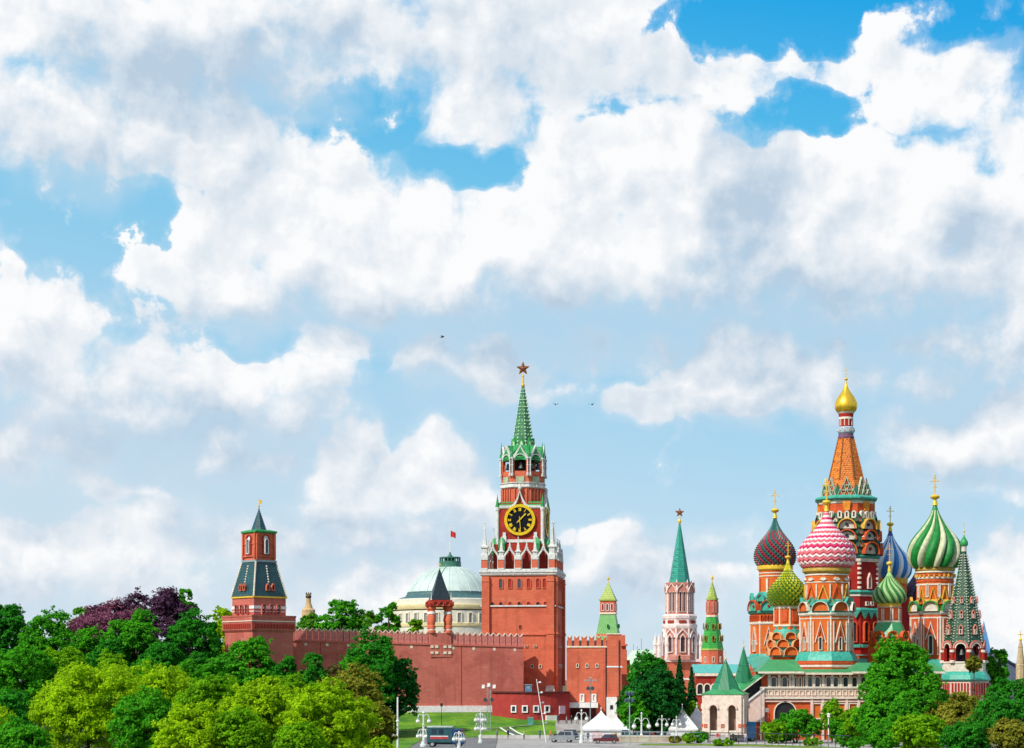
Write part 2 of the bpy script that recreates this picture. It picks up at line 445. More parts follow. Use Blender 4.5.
MESHES = {}
def cached(key, fn):
    if key not in MESHES: MESHES[key] = fn()
    return MESHES[key]
def window_mesh(w, h, fr, kind='arch', fm=WHITE, pm=GLASS, depth=.22):
    def f():
        mb = MB()
        if kind == 'arch':
            hs = max(.01, h - w / 2)
            inn = arch(w, hs); o = [(x * (w + 2 * fr) / w, z if z > hs * .01 else z - fr) for x, z in arch(w, hs)]
            o = [(-w / 2 - fr, -fr), (w / 2 + fr, -fr)] + [((w / 2 + fr) * math.cos(PI * i / 8), hs + (w / 2 + fr) * math.sin(PI * i / 8)) for i in range(9)]
        elif kind == 'keel':
            hs = max(.01, h - w * .8)
            inn = arch(w, hs, tip=w * .3)
            o = [(-w / 2 - fr, -fr), (w / 2 + fr, -fr)] + arch(w + 2 * fr, hs, tip=(w + 2 * fr) * .3, base=False)
        elif kind == 'peak':
            hs = h * .68
            inn = [(-w / 2, 0), (w / 2, 0), (w / 2, hs), (0, h), (-w / 2, hs)]
            o = [(-w / 2 - fr, -fr), (w / 2 + fr, -fr), (w / 2 + fr, hs), (0, h + fr * 1.8), (-w / 2 - fr, hs)]
        elif kind == 'round':
            inn = [(w / 2 * math.cos(PI * i / 6), h / 2 + w / 2 * math.sin(PI * i / 6)) for i in range(12)]
            o = [((w / 2 + fr) * math.cos(PI * i / 6), h / 2 + (w / 2 + fr) * math.sin(PI * i / 6)) for i in range(12)]
        else:
            inn = [(-w / 2, 0), (w / 2, 0), (w / 2, h), (-w / 2, h)]
            o = [(-w / 2 - fr, -fr), (w / 2 + fr, -fr), (w / 2 + fr, h + fr), (-w / 2 - fr, h + fr)]
        mb.ring(o, inn, -depth, .05, 0)
        mb.plate(inn, -.03, .04, 1)
        return mb.mesh('window', [fm, pm])
    return cached(('win', round(w, 3), round(h, 3), round(fr, 3), kind, fm.name, pm.name, depth), f)
def window(parent, a, phi, x, z, w, h, fr=.12, kind='arch', fm=WHITE, pm=GLASS, depth=.22, name='window'):
    v, rz = fl(a, phi, x, z)
    return put(name, window_mesh(w, h, fr, kind, fm, pm, depth), parent, v, rz)

def koko_mesh(w, h, fr, rim, fill, mid=None, depth=.5, tip=0.0, core=None):
    """rounded or keel-shaped false gable with a moulded rim"""
    def f():
        mb = MB()
        hs = max(0.0, h - w / 2 - tip)
        def ol(k): return [(-w / 2 * k, 0), (w / 2 * k, 0)] + [(x, z) for x, z in arch(w * k, hs, 10, tip * k, base=False)]
        o, i1 = ol(1), ol(1 - 2 * fr / w)
        mb.ring(o, i1, -depth, .1, 0)
        i2 = ol(1 - 3.6 * fr / w)
        mb.ring(i1, i2, -depth * .6, .1, 1 if mid is None else 2)
        mb.plate(i2, -depth * .25, .1, 1)
        if core is not None:
            cw = w * .16
            mb.plate([(cw / 2 * math.cos(PI * i / 6), h * .42 + cw / 2 * math.sin(PI * i / 6)) for i in range(12)], -depth * .5, 0, 3)
        return mb.mesh('kokoshnik', [rim, fill, mid or fill, core or fill])
    return cached(('kok', round(w, 3), round(h, 3), round(fr, 3), rim.name, fill.name, mid and mid.name, core and core.name, depth, round(tip, 3)), f)
def koko(parent, a, phi, x, z, w, h, fr=.18, rim=WHITE, fill=ORANGE, mid=None, depth=.5, tip=0.0, core=None, name='kokoshnik'):
    v, rz = fl(a, phi, x, z)
    return put(name, koko_mesh(w, h, fr, rim, fill, mid, depth, tip, core), parent, v, rz)

def facing(phi, lim=-.25):
    """does a facet that looks along the WORLD angle phi turn towards the camera side"""
    return -math.sin(phi) > lim

def star_mesh(rad, mats):
    def f():
        mb = MB()
        pts = []
        for i in range(10):
            a = PI / 2 + PI * i / 5
            rr = rad if i % 2 == 0 else rad * .40
            pts.append((rr * math.cos(a), rr * math.sin(a)))
        d = rad * .22
        V = [(x, 0, z) for x, z in pts] + [(0, -d, 0), (0, d, 0)]
        F = [(i, (i + 1) % 10, 10) for i in range(10)] + [((i + 1) % 10, i, 11) for i in range(10)]
        mb.add(V, F, 0)
        for i in range(0, 10, 2):
            mb.tube([(0, -d * 1.02, 0), (pts[i][0], 0, pts[i][1])], rad * .05, 4, 1)
            for j in (i, (i + 9) % 10):
                p, q = pts[j], pts[(j + 1) % 10]
                mb.tube([(p[0], 0, p[1]), (q[0], 0, q[1])], rad * .06, 4, 1)
        return mb.mesh('star', mats)
    return f()

def cross_mesh(h, rad):
    """gilded church cross on a ball and cone, standing on z=0; h to the top"""
    def f():
        mb = MB()
        mb.loft([(rad * 1.1, 0), (rad * .8, h * .12), (rad * .6, h * .2), (rad * 1.1, h * .215), (rad * 1.7, h * .25), (rad * 1.85, h * .29), (rad * 1.4, h * .34), (rad * .5, h * .36)], 14, 0)
        t = rad * .20
        mb.box(-t, t, -t, t, h * .34, h)
        b = h * .13
        mb.box(-b, b, -t * .8, t * .8, h * .80, h * .80 + t * 1.6)
        mb.box(-b * .5, b * .5, -t * .7, t * .7, h * .90, h * .90 + t * 1.3)
        mb.box(-b * .55, b * .55, -t * .7, t * .7, h * .6, h * .6 + t * 1.3, M=None)
        for sx in (-1, 1): mb.loft([(t * .3, h * .80 + t * .8 - t * 1.3), (t * 1.3, h * .80 + t * .8), (t * .3, h * .80 + t * .8 + t * 1.3)], 6, 0, cx=sx * b)
        mb.loft([(t * 1.2, h), (t * .1, h + t * 3)], 6, 0)
        return mb.mesh('cross', [GOLDP])
    return cached(('cross', round(h, 3), round(rad, 3)), f)

# ------------------------------------------------------------------ onion domes
_T = [0, .05, .12, .2, .28, .36, .44, .52, .60, .68, .76, .84, .92, 1.0]
_Rr = [.80, .90, .975, 1.0, .985, .93, .835, .70, .545, .40, .275, .175, .11, .06]
def onion_r(t): return float(np.interp(t, _T, _Rr))
_tt = np.linspace(0, 1, 101); _rr = np.interp(_tt, _T, _Rr)
for _ in range(3): _rr[1:-1] = (_rr[:-2] + 2 * _rr[1:-1] + _rr[2:]) / 4
def onion_r(t): return float(np.interp(t, _tt, _rr))
def onion(kind, rad, h, mats, n=16, rows=40, twist=1.6, amp=.07, tcap=.93, share=.5):
    mb = MB()
    if kind == 'plain':
        mb.loft([(rad * onion_r(j / rows), h * j / rows) for j in range(rows + 1)], 40, 0)
        return mb.mesh('onion_dome', mats)
    if kind == 'swirl':
        seg = 6; N = n * seg; V, F, ms = [], [], []
        for j in range(rows + 1):
            t = j / rows
            for i in range(N):
                k = (i % seg) / seg
                bump = amp * (math.sin(PI * k) ** .7 - .5) * min(1, (1 - t) * 4)
                r = rad * onion_r(t) * (1 + bump)
                pr_, lo_ = divmod(i, 2 * seg); kk = (lo_ % seg) / seg
                fr_ = kk * share if lo_ < seg else share + kk * (1 - share)
                a = 2 * PI * (pr_ + fr_) / (n / 2) + twist * t
                V.append((r * math.cos(a), r * math.sin(a), h * t))
        for j in range(rows):
            for i in range(N):
                F.append((j * N + i, j * N + (i + 1) % N, (j + 1) * N + (i + 1) % N, (j + 1) * N + i))
                ms.append(2 if j / rows > tcap else (i // seg) % 2)
        F.append(tuple(range(N))[::-1]); ms.append(0)
        mb.add(V, F, ms, True)
    if kind == 'zigzag':
        N = n * 2 * 3; V, F, ms = [], [], []
        # row limits: wide bands at the belly, narrow ones towards the neck
        lim = [0]
        while lim[-1] < 1: lim.append(lim[-1] + (.056 if lim[-1] < .36 else .040))
        lim[-1] = 1.0
        ringz = []
        for j in range(len(lim) - 1):
            a, b = lim[j], lim[j + 1]
            for q in (0, .25, .5, .75, .999): ringz.append((a + (b - a) * q, q, j))
        for (t, q, j) in ringz:
            za = .019 * min(1, (1 - t) ** 2 * 2.2) * min(1, t * 12)
            for i in range(N):
                ph = (i / N * n) % 1.0
                tri = abs(ph * 2 - 1) * 2 - 1
                tt = min(1, max(0, t + za * tri))
                r = rad * onion_r(tt) * (1 + .040 * (math.sin(PI * q) - .4))
                V.append((r * math.cos(2 * PI * i / N), r * math.sin(2 * PI * i / N), h * tt))
        for j in range(len(ringz) - 1):
            for i in range(N):
                F.append((j * N + i, j * N + (i + 1) % N, (j + 1) * N + (i + 1) % N, (j + 1) * N + i))
                b = ringz[j][2]
                ms.append(3 if ringz[j][0] > .955 else (0 if b % 2 else (1 if (b // 2) % 2 == 0 or ringz[j][0] < .3 else 2)))
        mb.add(V, F, ms, False)
    if kind == 'stud':
        V, F, ms = [], [], []
        up = 1.0 / rows
        for j in range(rows):
            t0, t1, t2 = max(0, (j - 1) * up), j * up, (j + 1) * up
            for i in range(n):
                o = .5 if j % 2 else 0
                aL, aM, aR = [2 * PI * (i + o + d) / n for d in (-.5, 0, .5)]
                def pt(a, t, k=1.0):
                    r = rad * onion_r(min(1, t)) * k
                    return (r * math.cos(a), r * math.sin(a), h * min(1, t))
                b = len(V)
                V += [pt(aM, t0), pt(aR, t1), pt(aM, t2), pt(aL, t1), pt(aM, t1 + up * .1, 1.0 + amp)]
                F += [(b, b + 1, b + 4), (b + 1, b + 2, b + 4), (b + 2, b + 3, b + 4), (b + 3, b, b + 4)]
                top = j * up > tcap
                if len(mats) == 3 and mats[2].name.startswith('studtop'):
                    ms += [1, 0, 0, 1] if not top else [1, 1, 1, 1]
                else:
                    c = ((i + (j + 1) // 2) % 2) if not top else 0
                    ms += [c] * 4
        mb.add(V, F, ms, False)
        mb.loft([(rad * onion_r(q / 20) * .985, h * q / 20) for q in range(21)], 32, 0, m=0)
    return mb.mesh('onion_dome', mats)

# ------------------------------------------------------------------ ground
def ground_z(X, Y):
    top = .9 if X < -2 else (-.5 if X > 14 else .9 - 1.4 * (X + 2) / 16)
    ys = [330, 338, 346, 356, 371]
    zs = [-3.3, -3.2, -2.7, -1.4 if X < 10 else -2.0, top]
    z = float(np.interp(Y, ys, zs))
    if X < -45: z += min(6, (-45 - X) * .12) * float(np.interp(Y, [260, 330], [0, 1]))
    return z
def sheet(name, xs, ys, m, off=0.0, fz=ground_z):
    V, F = [], []
    for y in ys:
        for x in xs: V.append((x, y, fz(x, y) + off))
    n = len(xs)
    for j in range(len(ys) - 1):
        for i in range(n - 1): F.append((j * n + i, j * n + i + 1, (j + 1) * n + i + 1, (j + 1) * n + i))
    mb = MB(); mb.add(V, F, 0, True)
    return mb.build(name, [m])
GROUND = mat('park_earth', (.085, .10, .045), .95, .4, .15, col2=(.05, .07, .03))
PAVE = brick('pale_paving', (.36, .345, .32), size=1.6, stain=.5)
GRASS = mat('lawn_grass', (.12, .25, .010), .9, .5, .16, col2=(.025, .15, .008), bump=.8)
def worn(m):
    """bare and dry patches and blade grain in the turf"""
    t = m.node_tree; N = NB(t); bs = t.nodes['Principled BSDF']; src = bs.inputs['Base Color'].links[0].from_socket
    tc = N.n('ShaderNodeTexCoord').outputs['Object']
    a = N.mix(N.m('MULTIPLY', N.smooth(N.noise(tc, .30, 6.0, .7), .52, .68), .55), src, (.20, .21, .03, 1))
    a = N.mix(N.m('MULTIPLY', N.smooth(N.noise(tc, 2.6, 5.0, .75), .45, .62), .55), a, (.02, .085, .008, 1))
    t.links.new(a, bs.inputs['Base Color'])
worn(GRASS)
struct(sheet('ground', [-20000, -3000, -600, -200, -100, -60, -45, -30, -15, -2, 6, 14, 30, 60, 100, 200, 600, 3000, 20000],
             [-2000, -200, 0, 100, 200, 260, 300, 330, 334, 338, 342, 346, 350, 356, 362, 371, 380, 420, 600, 1500, 6000, 40000], GROUND))
struct(sheet('plaza', [-2.5, 4, 9, 14, 30, 60, 110], [262, 300, 330, 338, 346, 356, 371, 420, 700], PAVE, .012))
struct(sheet('road', [-15.8, -12, -8, -4, -2.6], [262, 290, 318, 330, 334, 338, 340.5], mat('asphalt_road', (.17, .17, .17), .9, .2, .5), .010))
gl = stuff(sheet('lawn_grass', [-46, -40, -34, -28, -22, -16, -10, -6, -2, 2, 6, 8, 10, 11.5], [340.7, 343, 346, 350, 353, 356, 360, 364, 368, 371], GRASS, .03))
gl2 = stuff(sheet('lawn_grass', [-46, -40, -34, -28, -22, -16], [262, 280, 300, 318, 330, 334, 338, 340.6], GRASS, .03))
tag(gl2, 'dark green lawn in the shade of the park trees left of the truck', 'lawn')
tag(gl, 'mown green lawn sloping up to the foot of the long red wall', 'lawn')
# footpath and steps over the lawn
def strip(name, pts, w, m, off=.06, fz=ground_z):
    V, F = [], []
    for k, (x, y) in enumerate(pts):
        x0, y0 = pts[max(k - 1, 0)]; x1, y1 = pts[min(k + 1, len(pts) - 1)]
        L = math.hypot(x1 - x0, y1 - y0); nx, ny = -(y1 - y0) / L, (x1 - x0) / L
        for sgn in (1, -1): V.append((x + nx * w / 2 * sgn, y + ny * w / 2 * sgn, fz(x, y) + off))
    for k in range(len(pts) - 1): F.append((2 * k, 2 * k + 1, 2 * k + 3, 2 * k + 2))
    mb = MB(); mb.add(V, F, 0); return mb.build(name, [m])
struct(strip('footpath', [(-26, 349), (-14, 350), (-6, 352), (0, 355), (5, 359), (11, 363)], 1.3, PAVE))

# ------------------------------------------------------------------ clock tower
t = T(523, 716, 392); s = t.s; h = t.h; r = t.r
AY = R(-8)
spa = thing('clock_tower', 'tall red brick gate tower with black and gold clock and green spire', 'tower', t.loc, AY)
def P(name, mb, mats, parent=None, **k): return mb.build(name, mats, parent, **k)
SQ = [-PI / 2, 0, PI, PI / 2]         # front, right, left, back faces (local angle)
SEEN = SQ[:2]
b = MB()
b.box(-r(36), r(36), -r(36), r(36), -3, h(577))
body = P('body', b, [RED], spa)
b = MB(); b.box(-r(26), r(26), -r(26), r(26), h(577) - .2, h(546)); P('inner_wall', b, [REDD], spa)  # deeper brick tone puts the recess shadow behind the arches into the colour
# corner pilasters and bands
for phi in SEEN:
    for sx in (-1, 1):
        b = MB(); w = r(7.5)
        b.box(-w / 2, w / 2, -.55, .1, h(686) if sx > 0 else -2, h(577) - .25)
        b.box(-w / 2 - .12, w / 2 + .12, -.68, .1, h(635), h(633)); b.box(-w / 2 - .1, w / 2 + .1, -.66, .1, h(583.5), h(582.5))
        o = P('pilaster', b, [RED], spa)
        v, rz = fl(r(36), phi, sx * r(32), 0); o.location = v; o.rotation_euler.z = rz
        if phi == SQ[0] and sx > 0:
            b = MB(); b.loft([(r(4.6), h(694)), (r(4.6), h(690)), (r(4.0), h(688)), (r(4.0), h(685.5))], 4); b.build('pilaster_base', [TWHITE], o, (0, -.1, 0))
def band(name, a, r0, r1, m, parent, n=4, extra=0.0):
    b = MB(); b.loft([(r(a), h(r0)), (r(a), h(r1))], n); return P(name, b, [m], parent)
band('string_course', 37.4, 608, 606.6, TWHITE, spa)
band('string_course', 37.2, 636, 634.8, RED, spa)
b = MB(); b.loft([(r(37.2), h(577.5)), (r(38.0), h(576.4)), (r(38.0), h(575.2)), (r(38.9), h(574.4)), (r(38.9), h(572.6)), (r(37.6), h(572)), (r(37.6), h(571))], 4); P('cornice', b, [TWHITE], spa)
for phi in SEEN:
    for k, x in enumerate((-17.2, -8, 1.2, 10.4, 19.6, 28)):
        if k == 5: x = 26.2
        dk = k in (0, 2)
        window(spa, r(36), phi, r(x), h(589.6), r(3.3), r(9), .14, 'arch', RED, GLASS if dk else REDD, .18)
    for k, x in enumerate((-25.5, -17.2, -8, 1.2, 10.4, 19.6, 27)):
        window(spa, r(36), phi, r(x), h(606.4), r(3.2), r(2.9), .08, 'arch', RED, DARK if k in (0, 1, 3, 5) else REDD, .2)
    window(spa, r(36), phi, r(2), h(629.5), r(1.8), r(3.2), .08, 'rect', RED, DARK, .15)
    for x in (-6, 4.5, 14, 22): window(spa, r(36), phi, r(x), h(668), r(1.8), r(3), .1, 'arch', CREAM, DARK, .2)
    for x in (-1, 8, 17): window(spa, r(36), phi, r(x), h(647.5), r(2.2), r(1.4), .06, 'rect', CREAM, REDD, .25)
# parapet: piers, pinnacles and keel arches
def obelisk(hh, w, m=TWHITE):
    b = MB()
    b.loft([(w * .62, 0), (w * .62, hh * .10), (w * .48, hh * .12), (w * .48, hh * .26), (w * .66, hh * .28), (w * .66, hh * .32), (w * .34, hh * .36), (w * .06, hh * .93)], 4)
    b.loft([(w * .05, hh * .92), (w * .13, hh * .95), (w * .04, hh)], 8)
    return b.mesh('pinnacle', [m])
px5 = (-33.4, -16.7, 0, 16.7, 33.4)
ob_big, ob_mid, ob_small = obelisk(h(526) - h(562), r(5.6)), obelisk(h(541) - h(562), r(4.6)), obelisk(h(542.5) - h(553), r(2.6))
pier = MB(); pier.box(-r(3), r(3), -r(3), r(3), h(571), h(562)); pier.box(-r(3.5), r(3.5), -r(3.5), r(3.5), h(562), h(560)); pier.box(-r(3.3), r(3.3), -r(3.3), r(3.3), h(572), h(570))
pier_me = pier.mesh('pier', [RED, TWHITE]); 
for p_ in pier_me.polygons: p_.material_index = 0 if p_.index < 6 else 1
par = MB(); ww = r(10.2)
outl = arch(ww + r(2.2), h(559.5) - h(571), 8, r(5.5)); inn = arch(ww - r(1.2), h(559.5) - h(571), 8, r(4.2))
inn = [(x, z) for x, z in inn]
par.ring(outl, inn, -.45, .35, 0)
par_me = par.mesh('keel_arch', [TWHITE])
for phi in SQ:
    wphi = phi + AY
    if not facing(wphi, -.3): continue
    for k, x in enumerate(px5):
        v, rz = fl(r(35), phi, r(x), 0)
        if k == 4 and phi in (SQ[0],) or k < 4:
            put('pier', pier_me, spa, v, rz)
            v, rz = fl(r(35), phi, r(x), h(560.2)); put('pinnacle', ob_big if k in (0, 4) else ob_mid, spa, v, rz)
    for k in range(4):
        x = (px5[k] + px5[k + 1]) / 2
        v, rz = fl(r(34.8), phi, r(x), h(571)); put('keel_arch', par_me, spa, v, rz)
        v, rz = fl(r(34.8), phi, r(x), h(553)); put('pinnacle', ob_small, spa, v, rz)
# green hipped corner roofs between parapet and clock stage
for phi in SEEN + [PI]:
    for sx in (-1, 1):
        b = MB(); b.loft([(r(3.4), h(556)), (r(3.1), h(545)), (r(1.2), h(539.5))], 4)
        o = P('corner_roof', b, [GREEN], spa); v, rz = fl(r(26), phi, sx * r(17.5), 0); o.location = v; o.rotation_euler.z = rz
# clock stage
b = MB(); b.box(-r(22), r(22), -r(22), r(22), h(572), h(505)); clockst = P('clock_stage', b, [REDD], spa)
b = MB(); b.loft([(r(22.6), h(544)), (r(22.6), h(541))], 4); P('string_course', b, [TWHITE], spa)
b = MB(); b.loft([(r(22.6), h(510.5)), (r(23.2), h(509.5)), (r(23.2), h(507.5)), (r(23), h(507.4)), (r(20), h(503.5))], 4, m=[0, 0, 0, 1]); P('cornice', b, [TWHITE, GREEN], spa)
for ax in (-1, 1):
    for ay in (-1, 1):
        if (ax, ay) == (-1, 1): continue
        b = MB(); b.loft([(r(1.7), h(556)), (r(1.7), h(513)), (r(2.1), h(512)), (r(2.1), h(509)), (r(.4), h(499)), (r(.1), h(496))], 8, m=[0, 0, 0, 1, 1])
        b.build('corner_column', [TWHITE, GREEN], spa, (ax * r(22.5), ay * r(22.5), 0))
ogee = [(-9.6, 509), (-8.4, 507.6), (-6.2, 505.6), (-4.2, 502.6), (-2.4, 499), (-1.0, 495.5), (0, 491.6), (1.0, 495.5), (2.4, 499), (4.2, 502.6), (6.2, 505.6), (8.4, 507.6), (9.6, 509)]
og_o = [(r(x), h(z)) for x, z in ogee]
og_i = [(r(x * .80), h(z + 2.6)) for x, z in ogee]
def clock_face_mesh(R0):
    b = MB()
    n = 40
    circ = lambda k: [(k * math.cos(2 * PI * i / n), k * math.sin(2 * PI * i / n)) for i in range(n)]
    b.plate(circ(R0 * .97), -.25, .1, 0)
    return b.mesh('clock_dial', [mat('clock_black', (.006, .008, .014), .7, .2, spec=.1)])
def ringm(R0, R1, y0, y1):
    n = 48; c = lambda k: [(k * math.cos(2 * PI * i / n), k * math.sin(2 * PI * i / n)) for i in range(n)]
    b = MB(); b.ring(c(R0), c(R1), y0, y1, 0)
    return b.mesh('clock_rim', [mat('clock_gold', (.70, .47, .015), .4, .15, 3, metal=.2)])
def numeral(txt, R0):
    """roman numeral built of strokes, foot towards the centre"""
    b = MB(); H_ = R0 * .25; lw = R0 * .052
    wdt = {'I': .32, 'V': .75, 'X': .75}
    tot = sum(wdt[c] for c in txt) * H_ * .62; x = -tot / 2
    for c in txt:
        cw = wdt[c] * H_ * .62
        def stroke(xa, za, xb, zb):
            dx, dz = xb - xa, zb - za; L = math.hypot(dx, dz); nx, nz = -dz / L * lw / 2, dx / L * lw / 2
            b.plate([(xa - nx, za - nz), (xb - nx, zb - nz), (xb + nx, zb + nz), (xa + nx, za + nz)][::-1], -.36, -.2)
        if c == 'I': stroke(x + cw / 2, -H_ / 2, x + cw / 2, H_ / 2)
        if c == 'V': stroke(x + cw * .15, H_ / 2, x + cw / 2, -H_ / 2); stroke(x + cw / 2, -H_ / 2, x + cw * .85, H_ / 2)
        if c == 'X': stroke(x + cw * .12, H_ / 2, x + cw * .88, -H_ / 2); stroke(x + cw * .12, -H_ / 2, x + cw * .88, H_ / 2)
        x += cw
    return b.mesh('numeral', [MAT['clock_gold']])
ROM = ['XII', 'I', 'II', 'III', 'IIII', 'V', 'VI', 'VII', 'VIII', 'IX', 'X', 'XI']
CR = r(12.9)
rim_me = ringm(r(15.4), r(12.6), -.5, .1); dial_me = clock_face_mesh(r(13))
num_me = [numeral(x, CR) for x in ROM]
def hand_mesh(L, w, tail):
    b = MB(); b.plate([(-w * .6, -tail), (w * .6, -tail), (w, 0), (w * .75, L * .7), (w * 1.4, L * .74), (0, L), (-w * 1.4, L * .74), (-w * .75, L * .7), (-w, 0)], -.46, -.38)
    return b.mesh('hand', [MAT['clock_gold']])
hh_me, mh_me = hand_mesh(CR * .72, CR * .055, CR * .32), hand_mesh(CR * .82, CR * .026, CR * .28)
for phi in SEEN:
    v, rz = fl(r(22.4), phi, 0, h(521.8))
    ck = put('clock', rim_me, spa, v, rz)
    put('dial', dial_me, ck)
    for k, me in enumerate(num_me):
        a = PI / 2 - k * PI / 6
        o = put('numeral', me, ck, (CR * .80 * math.cos(a), 0, CR * .80 * math.sin(a)))
        o.rotation_euler = (0, k * PI / 6, 0)
    o = put('hour_hand', hh_me, ck); o.rotation_euler = (0, R(44.5), 0)
    o = put('minute_hand', mh_me, ck, (0, -.1, 0)); o.rotation_euler = (0, R(175), 0)
    b = MB(); b.ring(og_o, og_i, -.5, .2, 0, closed=False); b.loft([(r(1.0), h(492.5)), (r(1.7), h(491)), (r(1.7), h(490)), (r(.6), h(488.3))], 8, cy=-.2)
    v, rz = fl(r(22.2), phi, 0, 0); b.build('ogee_gable', [TWHITE], spa, v, rz)
    for x in (-15.5, 15.5):
        b = MB(); b.box(r(x) - r(2), r(x) + r(2), -.35, .1, h(545), h(538)); b.box(r(x) - r(1.5), r(x) + r(1.5), -.3, .1, h(538), h(534))
        v, rz = fl(r(22.2), phi, 0, 0); b.build('corbel', [TWHITE], spa, v, rz)
# octagonal drum with pilasters
b = MB(); b.loft([(r(20), h(506)), (r(20), h(489))], 8); P('drum', b, [RED], spa)
for k in range(8):
    phi = -PI / 2 + k * PI / 4
    if not facing(phi + AY): continue
    for x in (-6, -2, 2, 6):
        b = MB(); b.box(-r(.9), r(.9), -.3, .1, h(505), h(490.5)); v, rz = fl(r(20), phi, r(x), 0); b.build('drum_pilaster', [RED], spa, v, rz)
b = MB(); b.loft([(r(20.4), h(490)), (r(21.9), h(489)), (r(21.9), h(487.6)), (r(21.2), h(487)), (r(21.2), h(485.4)), (r(22.2), h(485)), (r(22.2), h(484.2))], 8); P('cornice', b, [TWHITE], spa)
b = MB()
for k in range(40):
    a = 2 * PI * k / 40; b.loft([(r(.45), h(488.6)), (r(.45), h(485.8))], 4, cx=r(21.6) * math.cos(a) / 1.0, cy=r(21.6) * math.sin(a))
P('dentils', b, [CREAM], spa)
b = MB(); b.loft([(r(20.4), h(484.4)), (r(20.4), h(477))], 8); P('bell_floor', b, [RED], spa)
fw = 2 * 20.6 * math.tan(PI / 8)
for k in range(8):
    phi = -PI / 2 + k * PI / 4
    if not facing(phi + AY, -.75): continue
    b = MB(); b.box(-r(4), r(4), -.25, .1, h(484), h(478.5)); v, rz = fl(r(20.4), phi); b.build('parapet_panel', [mat('lichen_green_panel', (.34, .42, .27), .8, .2)], spa, v, rz)
    # arcade wall with a keel gable
    gab = [(r(8.4), h(461) - h(478)), (r(7.2), h(459.4) - h(478)), (r(4.6), h(456.5) - h(478)), (r(2.4), h(453) - h(478)), (r(.9), h(450.5) - h(478)), (0, h(448.2) - h(478))]
    gab = gab + [(-x, z) for x, z in gab[-2::-1]]
    b = MB(); b.plate(wall_with_arch(r(fw), 0, r(11.8), h(463.5) - h(478), 12, gab), -r(.9), r(1.2), 0)
    v, rz = fl(r(20), phi, 0, h(477)); o = b.build('arcade_bay', [RED], spa, v, rz)
    b = MB(); b.ring([(x * 1.05, z + .12) for x, z in gab], [(x * .86, z - r(1.5)) for x, z in gab], -r(1.3), r(.9), 0, closed=False); b.build('gable_trim', [TWHITE], o)
    b = MB(); b.ring(arch(r(13.2), h(463.5) - h(478), 10)[2:], arch(r(11.6), h(463.5) - h(478), 10)[2:], -r(1.25), -r(.4), 0, closed=False); b.build('arch_trim', [TWHITE], o)
    b = MB(); b.box(-r(5.6), r(5.6), -.1, .1, 0, r(4)); b.build('arcade_parapet', [RED], o)
    b = MB(); b.ring([(x * .88, z - r(1.2)) for x, z in gab], arch(r(13), h(463.5) - h(478), 12)[2:], -r(1.1), -r(.5), 0, closed=False); b.build('gable_face', [GREEN], o)
    # green gable roof running in
    b = MB(); g2 = [(x * 1.02, z + .05) for x, z in gab] ; b.plate(g2[::1] + [(-r(8.4), h(462) - h(478)), (r(8.4), h(462) - h(478))], r(1.3), r(9), 0); b.build('gable_roof', [GREEN], o)
for k in range(8):
    a = -PI / 2 + PI / 8 + k * PI / 4
    if not facing(a + AY, -.7): continue
    for d in (-.06, .06):
        b = MB(); q = 21.6 / math.cos(PI / 8)
        b.loft([(r(1.2), h(478)), (r(1.2), h(475.5)), (r(.62), h(475)), (r(.62), h(468.5)), (r(.9), h(468)), (r(.9), h(467)), (r(.62), h(466.5)), (r(.62), h(461.5)), (r(1.2), h(461)), (r(1.2), h(459.5))], 8)
        b.build('column', [TWHITE], spa, (r(q) * math.cos(a + d), r(q) * math.sin(a + d), 0))
    b = MB(); b.loft([(r(1.6), h(459.5)), (r(1.6), h(456)), (r(.9), h(454)), (r(.3), h(446)), (r(.05), h(443))], 6); b.build('crest_spike', [GREEN], spa, (r(22.2) * math.cos(a), r(22.2) * math.sin(a), 0))
b = MB(); b.loft([(r(11), h(478)), (r(11), h(455))], 8); P('bell_chamber', b, [mat('bell_room_shade', (.035, .02, .02), .8)], spa)  # solid core; the shade inside the bell room is put into its colour
for k in range(8):
    a = -PI / 2 + k * PI / 4
    if not facing(a + AY): continue
    b = MB(); b.loft([(r(2.6), h(470)), (r(2.0), h(468)), (r(1.6), h(465)), (r(.6), h(463.5))], 12); b.build('bell', [mat('bell_bronze', (.12, .14, .12), .4, .2, metal=.6)], spa, (r(15) * math.cos(a), r(15) * math.sin(a), 0))
b = MB(); b.loft([(r(21), h(459.5)), (r(17), h(453)), (r(13), h(448.5)), (r(11), h(446))], 8); P('skirt_roof', b, [GREEN], spa)
sp_o = MB(); sp_o.loft([(r(10.6), h(449)), (r(10.2), h(446)), (r(5.2), h(412)), (r(1.3), h(386)), (r(1.0), h(384))], 8); n_ = 17; b = sp_o
for k in range(8):
    for j in range(n_):
        f = j / n_; row = 446 + (386 - 446) * f; rad = 10.2 + (1.3 - 10.2) * f
        for mid in (0, 1):
            a = -PI / 2 + PI / 8 + k * PI / 4 + (PI / 8 if mid else 0)
            if mid and (rad < 3.0 or j % 2 == 0): continue
            q = r(rad) / (1 if mid else math.cos(PI / 8)); e = r(.95 if not mid else .8) * (.65 + .35 * (1 - f))
            c = Vector((q * math.cos(a), q * math.sin(a), h(row)))
            b.loft([(e * .5, -e * .9), (e, -e * .1), (e * .3, e * 1.1)], 5, 0, 1, M=Matrix.Translation(c))
spire = P('spire', sp_o, [GREENT, PALEG], spa)
